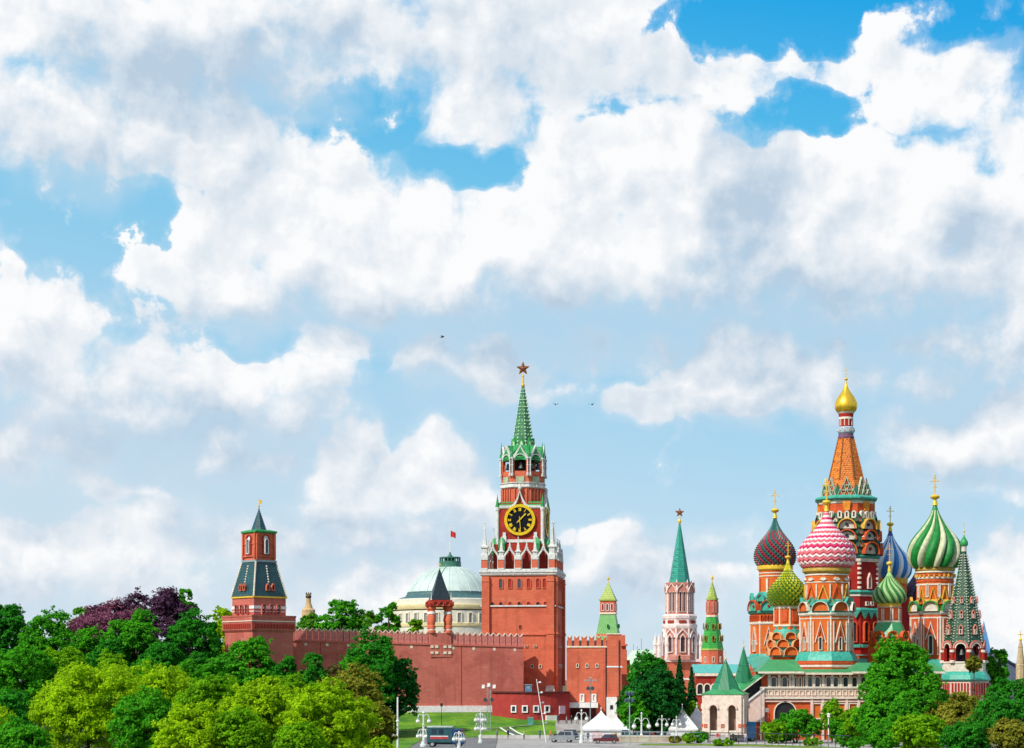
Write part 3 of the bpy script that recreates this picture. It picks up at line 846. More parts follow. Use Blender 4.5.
for k in (0, 1, 2, 7, 6):
    b = MB(); b.plate([(-r(2.3), 0), (r(2.3), 0), (r(2.3), r(4)), (0, r(8.5)), (-r(2.3), r(4))], -r(1.6), r(1), 0); b.plate([(-r(1.3), r(.4)), (r(1.3), r(.4)), (r(1.3), r(3)), (0, r(5)), (-r(1.3), r(3))], -r(1.6) - .06, -r(1.5), 1)
    v, rz = fl(r(10), -PI / 2 + k * PI / 4, 0, h(447)); b.build('dormer', [GREEN, PALEG], spire, v, rz)
b = MB(); b.loft([(r(1.5), h(386.5)), (r(1.9), h(385)), (r(1.0), h(383.5)), (r(.7), h(377)), (r(1.1), h(376)), (r(.6), h(374.5))], 10); P('finial', b, [GOLDP], spa)
RUBY = mat('ruby_glass', (.20, .025, .02), .18, .25, .9, spec=.8)
put('star', star_mesh(r(6.6), [RUBY, mat('star_gold_edge', (.42, .20, .05), .35, .1, metal=.5)]), spa, (0, 0, h(368.6)))

# ------------------------------------------------------------------ long battlemented wall
def merlon_mesh(w, d, hh):
    b = MB()
    b.plate([(-w / 2, 0), (w / 2, 0), (w / 2, hh * .93), (w * .18, hh * .80), (0, hh * .68), (-w * .18, hh * .80), (-w / 2, hh * .93)], -d / 2, d / 2, 0)
    for sx in (-1, 1):
        x0, x1 = sorted((sx * w * .53, sx * w * .16)); zt = hh
        b.plate([(sx * w * .54, hh * .90), (sx * w * .54, hh * 1.0), (sx * w * .10, hh * .80), (sx * w * .10, hh * .70)][::sx], -d / 2 - .08, d / 2 + .08, 1)
    return b.mesh('merlon', [mat('merlon_pink_render', (.56, .19, .16), .85, .25, 2.0, stain=.3), mat('merlon_cap', (.66, .50, .40), .8, .2, 2)])
def battle_wall(A, B, zt0, zt1, thick, name, label, pitch, mw, mh, m=WALL, zbot=-5):
    L = math.hypot(B[0] - A[0], B[1] - A[1]); rz = math.atan2(B[1] - A[1], B[0] - A[0])
    o = thing(name, label, 'wall', (A[0], A[1], 0), rz)
    b = MB()
    V = [(0, 0, zbot), (L, 0, zbot), (L, thick, zbot), (0, thick, zbot), (0, 0, zt0), (L, 0, zt1), (L, thick, zt1), (0, thick, zt0)]
    b.add(V, [(3, 2, 1, 0), (4, 5, 6, 7), (0, 1, 5, 4), (1, 2, 6, 5), (2, 3, 7, 6), (3, 0, 4, 7)], 0)
    V = [(0, thick - .8, zt0 - .1), (L, thick - .8, zt1 - .1), (L, thick - .1, zt1 - .1), (0, thick - .1, zt0 - .1), (0, thick - .8, zt0 + mh * .8), (L, thick - .8, zt1 + mh * .8), (L, thick - .1, zt1 + mh * .8), (0, thick - .1, zt0 + mh * .8)]
    b.add(V, [(3, 2, 1, 0), (4, 5, 6, 7), (0, 1, 5, 4), (1, 2, 6, 5), (2, 3, 7, 6), (3, 0, 4, 7)], 0)
    b.build('wall_body', [m], o)
    b = MB()
    e = .18
    V = [(0, -e, zt0 - .35), (L, -e, zt1 - .35), (L, 0.02, zt1 - .35), (0, .02, zt0 - .35), (0, -e, zt0 - .05), (L, -e, zt1 - .05), (L, .02, zt1 - .05), (0, .02, zt0 - .05)]
    b.add(V, [(3, 2, 1, 0), (4, 5, 6, 7), (0, 1, 5, 4), (1, 2, 6, 5), (2, 3, 7, 6), (3, 0, 4, 7)], 0)
    b.build('coping_band', [m], o)
    n = int(L / pitch); me = merlon_mesh(mw, .8, mh)
    for k in range(n):
        f = (k + .5) / n
        put('merlon', me, o, (L * f, .6, zt0 + (zt1 - zt0) * f - .02))
    return o, L
Y0, Y1 = 366.0, 377.0
A = (wx(226, Y0), Y0); B = (wx(523.5, Y1), Y1)
mh = 12.5 * .193
zt0, zt1 = wz(625, Y0) - mh, wz(633.5, Y1) - mh
lw_, LL = battle_wall(A, B, zt0, zt1, 4.5, 'fortress_wall', 'long red brick fortress wall with swallowtail battlements above the lawn', 1.17, 1.0, mh)
# white plinth and a masonry joint
b = MB(); b.box(LL * .52, LL * .898, -.35, .05, -2, wz(706, 371)); b.build('plinth', [WHITE], lw_)
for f in (.31, .785):
    b = MB(); b.box(LL * f, LL * f + .12, -.06, .05, -1, zt0 * (1 - f) + zt1 * f - .4); b.build('expansion_joint', [REDD], lw_)
for f in np.linspace(.05, .97, 14):
    b = MB(); b.box(-.25, .25, -.06, .1, 0, .5); 
    # small drain mouths under the battlements
    b.build('drain_mouth', [CREAM], lw_, (LL * f, 0, zt0 * (1 - f) + zt1 * f - 1.1))

# ------------------------------------------------------------------ barbican right of the gate tower
Yb = 372
xL, xR = wx(566.5, Yb), wx(621.5, Yb)
bar = thing('barbican', 'red brick barbican block with slotted parapet right of the clock tower', 'gatehouse', ((xL + xR) / 2, Yb, wz(716, Yb)), R(-3))
s = Yb / FPX
def hb(row): return (716 - row) * s
hw = (xR - xL) / 2
b = MB(); b.box(-hw, hw, 0, 16, -4, hb(646)); b.box(hw - 14.5 * s, hw, -.9, 3, -4, hb(646)); b.build('barbican_body', [RED], bar)
b = MB(); b.box(-hw, hw, 3.5, 15, hb(646), hb(640)); b.build('barbican_roof', [mat('dark_roof_sheet', (.06, .06, .065), .6, .3)], bar)
me = None
for k, x in enumerate((570, 576.6, 583.8, 591, 598, 604.5)):
    pass
slots = [573, 580.3, 588, 595.4, 602.2]
edges = [566.5] + slots + [607.5]
for k in range(len(edges) - 1):
    a_, c_ = wx(edges[k] + 1.1, Yb) - (xL + xR) / 2, wx(edges[k + 1] - 1.1, Yb) - (xL + xR) / 2
    w = c_ - a_; b = MB()
    b.plate([(-w / 2, 0), (w / 2, 0), (w / 2, hb(635)-hb(646)), (0, hb(638) - hb(646)), (-w / 2, hb(635) - hb(646))], 0, .9, 0)
    for sx in (-1, 1): b.plate([(sx * w * .52, hb(635.4) - hb(646)), (sx * w * .52, hb(634.2) - hb(646)), (sx * w * .06, hb(637.4) - hb(646)), (sx * w * .06, hb(638.4) - hb(646))][::sx], -.1, 1.0, 1)
    b.build('merlon', [RED, CREAM], bar, ((a_ + c_) / 2, 0, hb(646)))
b = MB(); b.box(hw - 14.5 * s, hw, -.9, 0, hb(646), hb(634.5)); b.box(hw - 14.8 * s, hw + .1, -1.05, .1, hb(634.5), hb(633.5), 1); b.build('corner_turret', [RED, CREAM], bar)
b = MB(); b.box(hw - 14.8 * s, hw + .15, -1.0, 0, hb(667.5), hb(666)); b.build('string_course', [WHITE], bar)
b = MB(); b.box(-hw, hw - 14.6 * s, -.15, .1, hb(647.5), hb(646)); b.build('string_course', [CREAM], bar)
cx = (xL + xR) / 2
for x in (577.5, 587, 597): put('window', window_mesh(1.6 * s, 3 * s, .12, 'arch', CREAM, DARK, .2), bar, (wx(x, Yb) - cx, 0, hb(667)))
for x in (582, 594): put('window', window_mesh(2.4 * s, 6 * s, .22, 'rect', WHITE, PINK, .25), bar, (wx(x, Yb) - cx, 0, hb(701)))
b = MB(); b.box(wx(569, Yb) - cx, wx(598, Yb) - cx, -3.2, .1, hb(707.5), hb(702.5)); b.build('canopy', [WHITE], bar)
b = MB(); b.box(wx(571, Yb) - cx, wx(596, Yb) - cx, -.1, .1, -4, hb(707.6)); b.build('gateway', [mat('dark_gateway', (.10, .02, .02), .8)], bar)
b = MB(); b.box(wx(606.5, Yb) - cx, wx(617, Yb) - cx, -2.6, -.95, -4, hb(697)); b.box(wx(610, Yb) - cx, wx(613, Yb) - cx, -2.68, -2.5, hb(709), hb(705), 1); b.build('white_annex', [WHITE, DARK], bar)
b = MB(); b.tube([(hw - .5, -1.1, -3), (hw - .5, -1.1, hb(640))], .09, 6); b.tube([(hw - 14.5 * s - .2, -.15, -3), (hw - 14.5 * s - .2, -.15, hb(648))], .13, 6); b.build('downpipe', [DSTEEL], bar)
# stepped wall going back behind the barbican
Yc = 392; s = Yc / FPX
bk = thing('turret_wall', 'stepped red turret stub behind the right corner of the barbican', 'turret', (wx(624, Yc), Yc, wz(716, Yc)))
b = MB(); b.box(-3.5 * s, 3 * s, 0, 9, -3, 66 * s); b.box(-3.2 * s, 5.8 * s, 1, 9, -3, 48 * s); b.build('turret_body', [RED], bk)
b = MB(); b.box(-4 * s, 6.4 * s, .8, 9, 48 * s, 53 * s); b.box(-3.8 * s, 3.4 * s, -.2, 5, 70 * s, 72 * s); b.build('turret_cornice', [RED], bk)
b = MB()
for x in (-3, 0, 3, 5.4): b.box((x - .8) * s, (x + .8) * s, .7, 8.5, 53 * s, 56 * s)
b.box(-2.5 * s, 2.2 * s, 0.3, 4, 66 * s, 70 * s); b.box(-1.6 * s, 1.4 * s, .5, 4, 72 * s, 81 * s); b.build('turret_top', [RED], bk)

# ------------------------------------------------------------------ low red annex in front of the gate
Ya = 364; s = Ya / FPX
an = thing('annex', 'low curved dark red annex with four white-framed windows below the gate', 'building', (wx(531, Ya), Ya, wz(722, Ya)))
ARED = mat('annex_red_paint', (.36, .035, .03), .7, .15, .8, stain=.25)
poly = []
for k in range(13):
    f = k / 12; poly.append(((-39 + 78 * f) * s, 4.5 - 5.5 * math.sin(PI * (.12 + .76 * f)) + 1.0))
foot = poly + [(39 * s, 9), (-39 * s, 9)]
def prism(b, pts, z0, z1, m=0):
    n = len(pts); V = [(x, y, z0) for x, y in pts] + [(x, y, z1) for x, y in pts]
    b.add(V, [tuple(range(n))[::-1], tuple(range(n, 2 * n))] + [(i, (i + 1) % n, (i + 1) % n + n, i + n) for i in range(n)], m)
b = MB(); prism(b, foot, -4, 29 * s); b.build('annex_wall', [ARED], an)
b = MB(); prism(b, [(x * 1.012, y - .3 if y < 8 else y) for x, y in foot], 29 * s, 30.4 * s); b.build('annex_roof', [mat('dark_red_roof', (.10, .02, .02), .7)], an)
def on_curve(xp):
    f = (xp + 39) / 78; y = 4.5 - 5.5 * math.sin(PI * (.12 + .76 * f)) + 1.0
    dy = -5.5 * math.cos(PI * (.12 + .76 * f)) * PI * .76 / (78 * s)
    return (xp * s, y, 0), math.atan(dy)
for xp in (-17, -6, 5, 16):
    (x, y, _), rz = on_curve(xp); put('window', window_mesh(3.6 * s, 5 * s, .22, 'rect', WHITE, GLASS, .25), an, (x, y, 10.5 * s), rz)
(x, y, _), rz = on_curve(20); b = MB(); b.box(-6 * s, 6 * s, -.35, .6, -3, 6.5 * s); b.build('annex_plinth', [WHITE], an, (x, y, 0), rz)
(x, y, _), rz = on_curve(31); b = MB(); b.box(-3.4 * s, 3.4 * s, -.3, .5, 8 * s, 16 * s, 0); b.build('poster_panel', [mat('pale_panel', (.50, .36, .44), .6)], an, (x, y, 0), rz)
bo = thing('roof_booth', 'small blue cabin standing on the roof of the low red annex', 'cabin', (wx(528.5, 366), 367.5, wz(722, Ya) + 30.5 * s))
b = MB(); b.box(-.65, .65, -.6, .6, 0, 1.2); b.build('cabin_body', [mat('cabin_blue', (.08, .22, .34), .5)], bo); b = MB(); b.box(-.75, .75, -.7, .7, 1.2, 1.35); b.box(-.3, .3, -.65, -.55, .5, 1.0); b.build('cabin_roof', [STEEL], bo)

# ------------------------------------------------------------------ corner tower at the left end of the wall
t = T(259, 690, 358); s = t.s; h = t.h; r = t.r
nab = thing('corner_tower', 'red brick corner tower with dark teal tent roof at the wall end', 'tower', t.loc, R(42))
k2 = 1 / math.sqrt(2)
def q(p): return r(p) * k2              # half width on the picture -> apothem of the square seen corner-on
b = MB(); b.loft([(q(34.5), -6), (q(34.5), h(632))], 4); P('base', b, [WALL], nab)
b = MB(); b.loft([(q(35), h(632.5)), (q(37), h(630.5)), (q(37), h(618)), (q(37.6), h(617.5)), (q(37.6), h(616))], 4); P('battered_cornice', b, [WALL], nab)
for phi in (-PI / 2, PI):
    for k in range(13):
        b = MB(); b.plate(arch(.46, .7, 4), -.12, .05); v, rz = fl(q(37), phi, (k - 6) * .70, h(629)); b.build('machicolation', [REDD], nab, v, rz)
    b = MB(); b.box(-q(37.4), q(37.4), -.1, .05, h(622.3), h(621.4)); v, rz = fl(q(37), phi); b.build('cornice_line', [CREAM], nab, v, rz)
b = MB(); b.loft([(q(27), h(617)), (q(27), h(598))], 4); P('upper_stage', b, [WALL], nab)
b = MB(); b.loft([(q(27.6), h(609.5)), (q(27.6), h(606.5))], 4); b.loft([(q(27.6), h(612.4)), (q(27.6), h(611.6))], 4); P('white_band', b, [WHITE], nab)
for phi in (-PI / 2, PI):
    for k, x in enumerate((-9, 0, 9)): window(nab, q(27), phi, r(x) * .98, h(614.5), r(3.6), r(9), .12, 'arch', WALL, DARK if (k != 1) else REDD, .5)
b = MB(); b.loft([(q(28.5), h(598.6)), (q(28.5), h(597))], 4); P('eave', b, [GOLDP], nab)
tb = MB(); tb.loft([(q(28), h(597.2)), (q(17), h(562.5))], 4)
for phi in (-PI / 2, PI):
    for j in range(7):
        fz = .40 + j * .075; M = FM(q(28) + (q(17) - q(28)) * fz, phi, 0, h(597.2) + (h(562.5) - h(597.2)) * fz); tb.loft([(.10, 0), (.15, .14), (.05, .34)], 5, 0, 1, M=M)
for j in range(16):
    f = (j + .5) / 16; a_ = (q(28) + (q(17) - q(28)) * f)
    for sx, sy in ((1, -1), (-1, -1), (-1, 1)): tb.loft([(.12, -.15), (.17, 0), (.05, .3)], 5, 0, 1, M=Matrix.Translation((sx * a_, sy * a_, h(597.2) + (h(562.5) - h(597.2)) * f)))
tent = P('tent_roof', tb, [TEALT, CREAM], nab)
for phi in (-PI / 2, PI):
    f = .25; a_ = q(28) + (q(17) - q(28)) * f
    for x in (-2.6, 2.6): window(tent, a_ + .2, phi, r(x) * 1.2, h(590.5), r(2.2), r(5), r(.9), 'keel', RED, DARK, .35, name='dormer')
b = MB(); b.loft([(q(18), h(562.6)), (q(18), h(560.6))], 4); P('ledge', b, [STEEL], nab)
b = MB(); b.loft([(q(16.2), h(560.6)), (q(16.2), h(533))], 4); P('lantern', b, [RED], nab)
for phi in (-PI / 2, PI):
    window(nab, q(16.2), phi, 0, h(555), r(6.4), r(19), r(.9), 'arch', REDD, WHITE, .3)
    window(nab, q(16.2) + .2, phi, 0, h(554), r(3.6), r(14), r(.5), 'arch', WHITE, mat('lantern_shade', (.10, .11, .14), .6), .3)
    b = MB(); b.box(-q(16.4), q(16.4), -.25, .05, h(557.5), h(556)); b.box(-q(16.4), q(16.4), -.15, .05, h(545), h(544)); v, rz = fl(q(16.2), phi); b.build('lantern_band', [RED], nab, v, rz)
    for sx in (-1, 1):
        b = MB(); b.box(-r(1.2), r(1.2), -.3, .05, h(560), h(534)); v, rz = fl(q(16.2), phi, sx * q(14.4)); b.build('lantern_pier', [RED], nab, v, rz)
b = MB(); b.loft([(q(17), h(534)), (q(18.4), h(533)), (q(18.4), h(531.6)), (q(11), h(530))], 4); P('green_cornice', b, [GREEN], nab)
b = MB(); b.loft([(r(7.6), h(531)), (r(.7), h(510)), (r(.4), h(508))], 8); P('top_spire', b, [TEALT], nab)
b = MB(); b.tube([(0, 0, h(509)), (0, 0, h(499))], r(.35), 6); b.loft([(r(.3), h(507)), (r(1.1), h(506)), (r(.3), h(505))], 10); b.plate([(-r(.2), h(504)), (r(2.6), h(503.6)), (r(2.9), h(500.6)), (r(1.2), h(499.6)), (-r(.2), h(500))], -.06, .06)
P('weather_vane', b, [GOLDP], nab, rotz=R(-45))

# ------------------------------------------------------------------ little open turret on the wall
t = T(440, 655, 373.6); s = t.s; h = t.h; r = t.r
ts = thing('open_turret', 'small open turret on barrel columns with dark tent roof on the wall', 'turret', (t.loc[0], t.loc[1] + .9, t.loc[2]), R(12))
b = MB(); b.box(-r(10.5), r(10.5), -r(4), r(10), h(657), h(633)); P('pedestal', b, [WALL], ts)
b = MB()
for x in (-9, -4.2, 4.2, 9):
    for row in (654, 648): b.box(r(x) - r(1.5), r(x) + r(1.5), -r(4) - .15, -r(4) + .05, h(row), h(row - 2.6))
P('white_quoins', b, [CREAM], ts)
col = MB(); col.loft([(r(3.4), h(633)), (r(3.4), h(630.5)), (r(2.6), h(630)), (r(2.6), h(629)), (r(3.4), h(628.5)), (r(3.4), h(626)), (r(2.6), h(625.2)), (r(3.0), h(623)), (r(3.7), h(619.5)), (r(3.0), h(616)), (r(2.6), h(614.4)), (r(3.3), h(613.8)), (r(3.3), h(611.5)), (r(2.7), h(611)), (r(2.7), h(610)), (r(3.8), h(609)), (r(3.8), h(605.8))], 14,
    m=[0, 0, 1, 1, 0, 0, 0, 0, 0, 0, 1, 1, 0, 0, 0, 0])
cme = col.mesh('barrel_column', [RED, WHITE])
for x, y in ((-8.5, -3), (8.5, -3), (-8.5, 10), (8.5, 10)): put('barrel_column', cme, ts, (r(x), r(y), 0))
b = MB(); b.loft([(r(11.5), h(606.5)), (r(12), h(605)), (r(12), h(603)), (r(11), h(602)), (r(11), h(600))], 4, cy=r(3.5)); P('entablature', b, [REDD], ts)
for phi in (-PI / 2, 0, PI):
    for x in (-6, 0, 6): 
        v, rz = fl(r(11.6), phi, r(x), h(606)); v.y += r(3.5); put('kokoshnik', koko_mesh(r(5.4), r(4.6), .12, REDD, RED, None, .3), ts, v, rz)
b = MB(); b.loft([(r(10.6), h(602)), (r(5.4), h(586)), (r(.8), h(570)), (r(.3), h(569))], 4, cy=r(3.5)); P('tent_roof', b, [tile('charcoal_tile', (.016, .035, .04), (.01, .022, .03))], ts)
b = MB(); b.tube([(0, r(3.5), h(570)), (0, r(3.5), h(562))], r(.3), 6); b.loft([(r(.2), h(568.5)), (r(.8), h(567.6)), (r(.2), h(566.5))], 8, cy=r(3.5)); b.plate([(0, h(565)), (r(2), h(564.5)), (0, h(562.5))], r(3.5) - .05, r(3.5) + .05); P('weather_vane', b, [GOLDP], ts)
for x, y in ((-10, -7), (10, -7)):
    b = MB(); b.loft([(r(.7), h(602)), (r(.9), h(600)), (r(.5), h(599)), (r(.1), h(592))], 8); b.build('pinnacle', [CREAM], ts, (r(x), r(y + 1), 0))

# ------------------------------------------------------------------ domed senate building behind the wall
t = T(450, 640, 520); s = t.s; h = t.h; r = t.r
sen = thing('domed_palace', 'pale yellow palace with a flat green copper dome and flagpole', 'building', t.loc)
b = MB(); b.loft([(r(58), h(660)), (r(58), h(612))], 48, 0); b.box(-r(120), r(60), r(30), r(90), h(660), h(626)); P('palace_wall', b, [mat('cream_plaster', (.62, .60, .50), .8, .1, .5)], sen)
b = MB(); b.loft([(r(59), h(611)), (r(60), h(609)), (r(60), h(606.5)), (r(57), h(606))], 48, 0); b.loft([(r(58.6), h(628)), (r(59), h(627)), (r(59), h(624.5)), (r(58.6), h(624))], 48, 0); P('yellow_cornice', b, [YEL], sen)
b = MB(); b.loft([(r(57), h(606)), (r(57), h(600.8)), (r(54.5), h(600))], 48, 0); P('attic', b, [mat('pale_plaster', (.66, .63, .52), .8, .1)], sen)
b = MB(); b.loft([(r(55), h(600.4)), (r(45), h(597)), (r(44), h(596)), (r(43), h(594)), (r(43), h(592.6))], 56, 0); P('eave', b, [mat('dark_copper', (.06, .13, .13), .5)], sen)
b = MB(); b.loft([(r(47) * math.sin(a), h(566) - r(47) * (1 - math.cos(a)) * .98) for a in np.linspace(R(66), R(12), 14)], 56, 0); P('dome', b, [COPPER], sen)
for k in range(24):
    b = MB(); a0 = 2 * PI * k / 24
    if not facing(a0): continue
    b.tube([(r(47.1) * math.sin(a) * math.cos(a0), r(47.1) * math.sin(a) * math.sin(a0), h(566) - r(47) * (1 - math.cos(a)) * .98) for a in np.linspace(R(66), R(12), 9)], .12, 5); b.build('dome_rib', [COPPER if k != 17 else GREEN], sen)
b = MB(); b.loft([(r(11.5), h(570)), (r(11), h(565)), (r(11), h(561.6))], 24, 0); 
for k in range(18):
    a0 = 2 * PI * k / 18; b.loft([(r(.5), h(562)), (r(.5), h(557.5))], 6, 0, cx=r(10) * math.cos(a0), cy=r(10) * math.sin(a0))
b.loft([(r(10.6), h(558.2)), (r(10.6), h(557.2))], 24, 0); b.loft([(r(5), h(562)), (r(4), h(558)), (r(1), h(554)), (r(.6), h(552))], 16, 0)
P('crown_rail', b, [mat('rail_green', (.05, .17, .12), .5)], sen)
for k in range(-7, 8):
    a0 = -PI / 2 + k * .19; window(sen, r(58), a0, 0, h(624), r(3.2), r(9), .25, 'rect', CREAM, mat('window_shade', (.25, .26, .25), .4), .3)
fp = thing('flagpole', 'white flagpole on the green dome flying a red flag', 'flagpole', (t.loc[0] + r(.2), t.loc[1], t.loc[2] + h(552)))
b = MB(); b.tube([(0, 0, -.3), (0, 0, h(526) - h(552))], r(.5), 6, r1=r(.25)); b.loft([(.02, h(526) - h(552)), (r(.6), h(525.4) - h(552)), (.02, h(524.8) - h(552))], 8, 0); b.build('pole', [WHITE], fp)
V, F = [], []
for i in range(9):
    x = r(.5) + r(5.0) * i / 8; w = math.sin(i * .9) * r(.5)
    V += [(x, w, h(536.5) - h(552) - i * .06), (x, w, h(530.5) - h(552) - i * .08)]
F = [(2 * i, 2 * i + 2, 2 * i + 3, 2 * i + 1) for i in range(8)]
b = MB(); b.add(V, F, [0] * 8, False); b.add([(x, y + .03, z) for x, y, z in V], [f[::-1] for f in F]); b.build('flag', [mat('flag_red', (.52, .02, .02), .8)], fp)

# ------------------------------------------------------------------ pale green towers behind
def small_tower(name, label, px, base, Y, dat, rot=0.0):
    t = T(px, base, Y); h, r = t.h, t.r
    o = thing(name, label, 'tower', t.loc, rot)
    for nm, pr, n, m in dat:
        b = MB(); b.loft(t.prof(pr), n); b.build(nm, [m], o)
    return o, t
o, t = small_tower('green_tent_tower', 'distant small tower with pale green tent roof right of the barbican', 608.3, 700, 480, [
    ('base', [(11, 730), (11, 634)], 4, RED), ('tent_roof', [(11.6, 640), (7.2, 614)], 4, LIMET), ('lantern', [(7.4, 613), (7.4, 600.5)], 4, RED),
    ('cornice', [(8.2, 614.4), (8.2, 612.6)], 4, CREAM), ('top_cornice', [(8.4, 601), (8.4, 599.6)], 4, LIMEY), ('top_spire', [(7.8, 599.8), (.5, 583)], 4, LIMEY), ('finial', [(.5, 584), (.3, 580), (1.4, 579), (1.3, 577.8), (.2, 577)], 8, GOLDP)], R(-10))
for phi in (-PI / 2, 0):
    for x in (-4.6, 0, 4.6): window(o, t.r(7.4), phi, t.r(x), t.h(610.6), t.r(2.2), t.r(6.4), t.r(.45), 'arch', WHITE, REDD, .2)
    window(o, t.r(9.4), phi, t.r(1), t.h(628), t.r(1.2), t.r(3.4), t.r(.3), 'keel', GREEN, DARK, .5, name='dormer')
o, t = small_tower('round_green_tower', 'slim red tower with bright green tent and yellow tip beside the star spire', 712.2, 700, 520, [
    ('base', [(10.6, 720), (10.6, 650)], 8, RED), ('base_cornice', [(11, 650.4), (11, 648.6)], 8, LIMEY), ('tent_roof', [(10.6, 648.6), (5.6, 616)], 8, tile('vivid_green_tile', (.05, .40, .05), (.03, .31, .04), .7, .6)), ('lantern', [(5.6, 616), (5.4, 599)], 8, RED),
    ('lantern_cornice', [(6.2, 617), (6.2, 615.4)], 8, CREAM), ('top_cornice', [(6.0, 600), (6.0, 598.4)], 8, LIMEY), ('top_spire', [(5.2, 598.6), (.5, 582)], 8, LIMEY), ('finial', [(.5, 583), (.3, 580), (1.3, 578.6), (1.2, 577.4), (.2, 575)], 8, GOLDP)])
for k in range(8):
    phi = -PI / 2 + k * PI / 4
    if not facing(phi): continue
    for row, a_, dx in ((641, 9.6, 0), (629, 7.8, 0)): window(o, t.r(a_) + .1, phi, 0, t.h(row), t.r(1.7), t.r(5), t.r(.5), 'keel', mat('ochre_trim', (.30, .18, .04), .7), DARK, .3, name='dormer')
    b = MB(); b.box(-t.r(1.4), t.r(1.4), -.2, .1, t.h(613), t.h(602)); v, rz = fl(t.r(5.5), phi); b.build('lantern_panel', [PINKB], o, v, rz)
    window(o, t.r(10.6), phi, 0, t.h(662), t.r(1.6), t.r(5), t.r(.5), 'arch', CREAM, REDD, .2)
PINKW = mat('pinkish_white_stone', (.74, .60, .55), .8, .15, 1.0)
# spire with the second star
t = T(679.6, 700, 600); h, r = t.h, t.r
nik = thing('star_spire_tower', 'slender white and pink gothic tower with teal spire and red star', 'tower', t.loc, R(6))
b = MB(); b.box(-r(24), r(22), -r(10), r(20), -10, h(662)); P('base', b, [RED], nik)
b = MB(); b.box(-r(25), r(23), -r(11), r(20), h(662), h(659)); b.box(-r(24), r(22), -r(10.4), r(20), h(680), h(678)); P('base_cornice', b, [PINKW], nik)
b = MB(); b.loft(t.prof([(17, 660), (17, 656), (15.6, 655), (15.6, 628)]), 8); P('lower_stage', b, [PINKB], nik)
b = MB(); b.loft(t.prof([(16, 629), (16.6, 627), (16.6, 625), (15.2, 624), (15.2, 620), (16.0, 618.6), (16.4, 616), (15, 614.5)]), 8); P('gallery', b, [PINKW], nik)
b = MB(); b.loft(t.prof([(13.2, 615), (13.2, 584)]), 8); P('upper_stage', b, [PINKB], nik)
b = MB(); b.loft(t.prof([(13.6, 586), (14, 585), (14, 583)]), 8); P('crown_cornice', b, [PINKB], nik)
b = MB(); b.loft(t.prof([(10, 583.4), (.9, 524), (.6, 522)]), 8); P('spire', b, [TEALS], nik)
b = MB(); b.loft(t.prof([(1.2, 523.4), (1.7, 521), (.8, 519), (.6, 516)]), 10); P('finial', b, [GOLDP], nik)
put('star', star_mesh(r(4.6), [RUBY, MAT['star_gold_edge']]), nik, (0, 0, h(512.6)))
for k in range(8):
    phi = -PI / 2 + k * PI / 4
    if not facing(phi + R(6)): continue
    fwu, fwl = 2 * 13.2 * math.tan(PI / 8), 2 * 15.6 * math.tan(PI / 8)
    for x in (-1.9, 1.9): window(nik, r(13.2), phi, r(x), h(612), r(2.0), r(20), r(.3), 'keel', PINKW, mat('slot_shade', (.07, .03, .03), .6), .3)
    v, rz = fl(r(13.2), phi, 0, h(593)); put('tracery_gable', koko_mesh(r(fwu), r(9.4), r(.5), PINKW, PINKB, None, .5, r(2.6)), nik, v, rz)
    window(nik, r(15.6), phi, 0, h(652), r(4.4), r(17), r(.7), 'keel', PINKW, MAT['slot_shade'], .5)
    v, rz = fl(r(15.6), phi, 0, h(638)); put('tracery_gable', koko_mesh(r(fwl * .95), r(9), r(.8), WHITE, PINKB, None, .5, r(2.6)), nik, v, rz)
    a = phi + PI / 8
    b = MB(); b.loft(t.prof([(1.2, 656), (1.1, 628)]), 6, cx=0); b.loft(t.prof([(1.3, 615), (1.1, 587), (1.4, 586), (.2, 579)]), 6); 
    for rr, nm in ((16.6, 0),): pass
    b = MB(); b.loft(t.prof([(.9, 656), (.9, 629)]), 6); b.build('buttress', [PINKW], nik, (r(16.5) * math.cos(a), r(16.5) * math.sin(a), 0))
    b = MB(); b.loft(t.prof([(.8, 614), (.8, 586), (1.1, 585), (.2, 580)]), 6); b.build('buttress', [PINKW], nik, (r(13.9) * math.cos(a), r(13.9) * math.sin(a), 0))
    b = MB(); b.box(-r(3.6), r(3.6), -.3, .1, h(623.4), h(620.6)); v, rz = fl(r(15.2), phi); b.build('gallery_panel', [REDD], nik, v, rz)
for x, y in ((-22, -8), (-14.5, -9), (20, -8), (14, -9), (-23, 8), (21, 8)):
    b = MB(); b.loft(t.prof([(2.0, 660), (2.0, 646), (2.4, 645), (2.2, 643), (.2, 633)]), 8); b.build('pinnacle', [PINKW], nik, (r(x), r(y), 0))
# low red building with a teal roof between the towers and the porch
Yn = 470; s = Yn / FPX
lb = thing('museum_wing', 'low red brick building with teal roof behind the porch tents', 'building', (wx(722, Yn), Yn, wz(720, Yn)))
b = MB(); b.box(-26 * s, 34 * s, 0, 14, -4, 47 * s); b.build('wing_wall', [REDD], lb)
b = MB(); b.add([(-27 * s, -.5, 47 * s), (35 * s, -.5, 47 * s), (35 * s, 8, 56 * s), (-27 * s, 8, 56 * s), (-27 * s, 15, 47 * s), (35 * s, 15, 47 * s)], [(0, 1, 2, 3), (3, 2, 5, 4), (0, 3, 4), (1, 5, 2), (0, 4, 5, 1)]); b.build('wing_roof', [mat('teal_roof', (.10, .42, .36), .5, .15)], lb)
for k in range(8): put('window', window_mesh(1.3, 2.4, .25, 'arch', CREAM, DARK, .3), lb, ((-22 + k * 7.2) * s, 0, 26 * s))
b = MB(); b.box(-27 * s, 35 * s, -.5, .1, 44 * s, 46.8 * s); b.build('wing_cornice', [CREAM], lb)
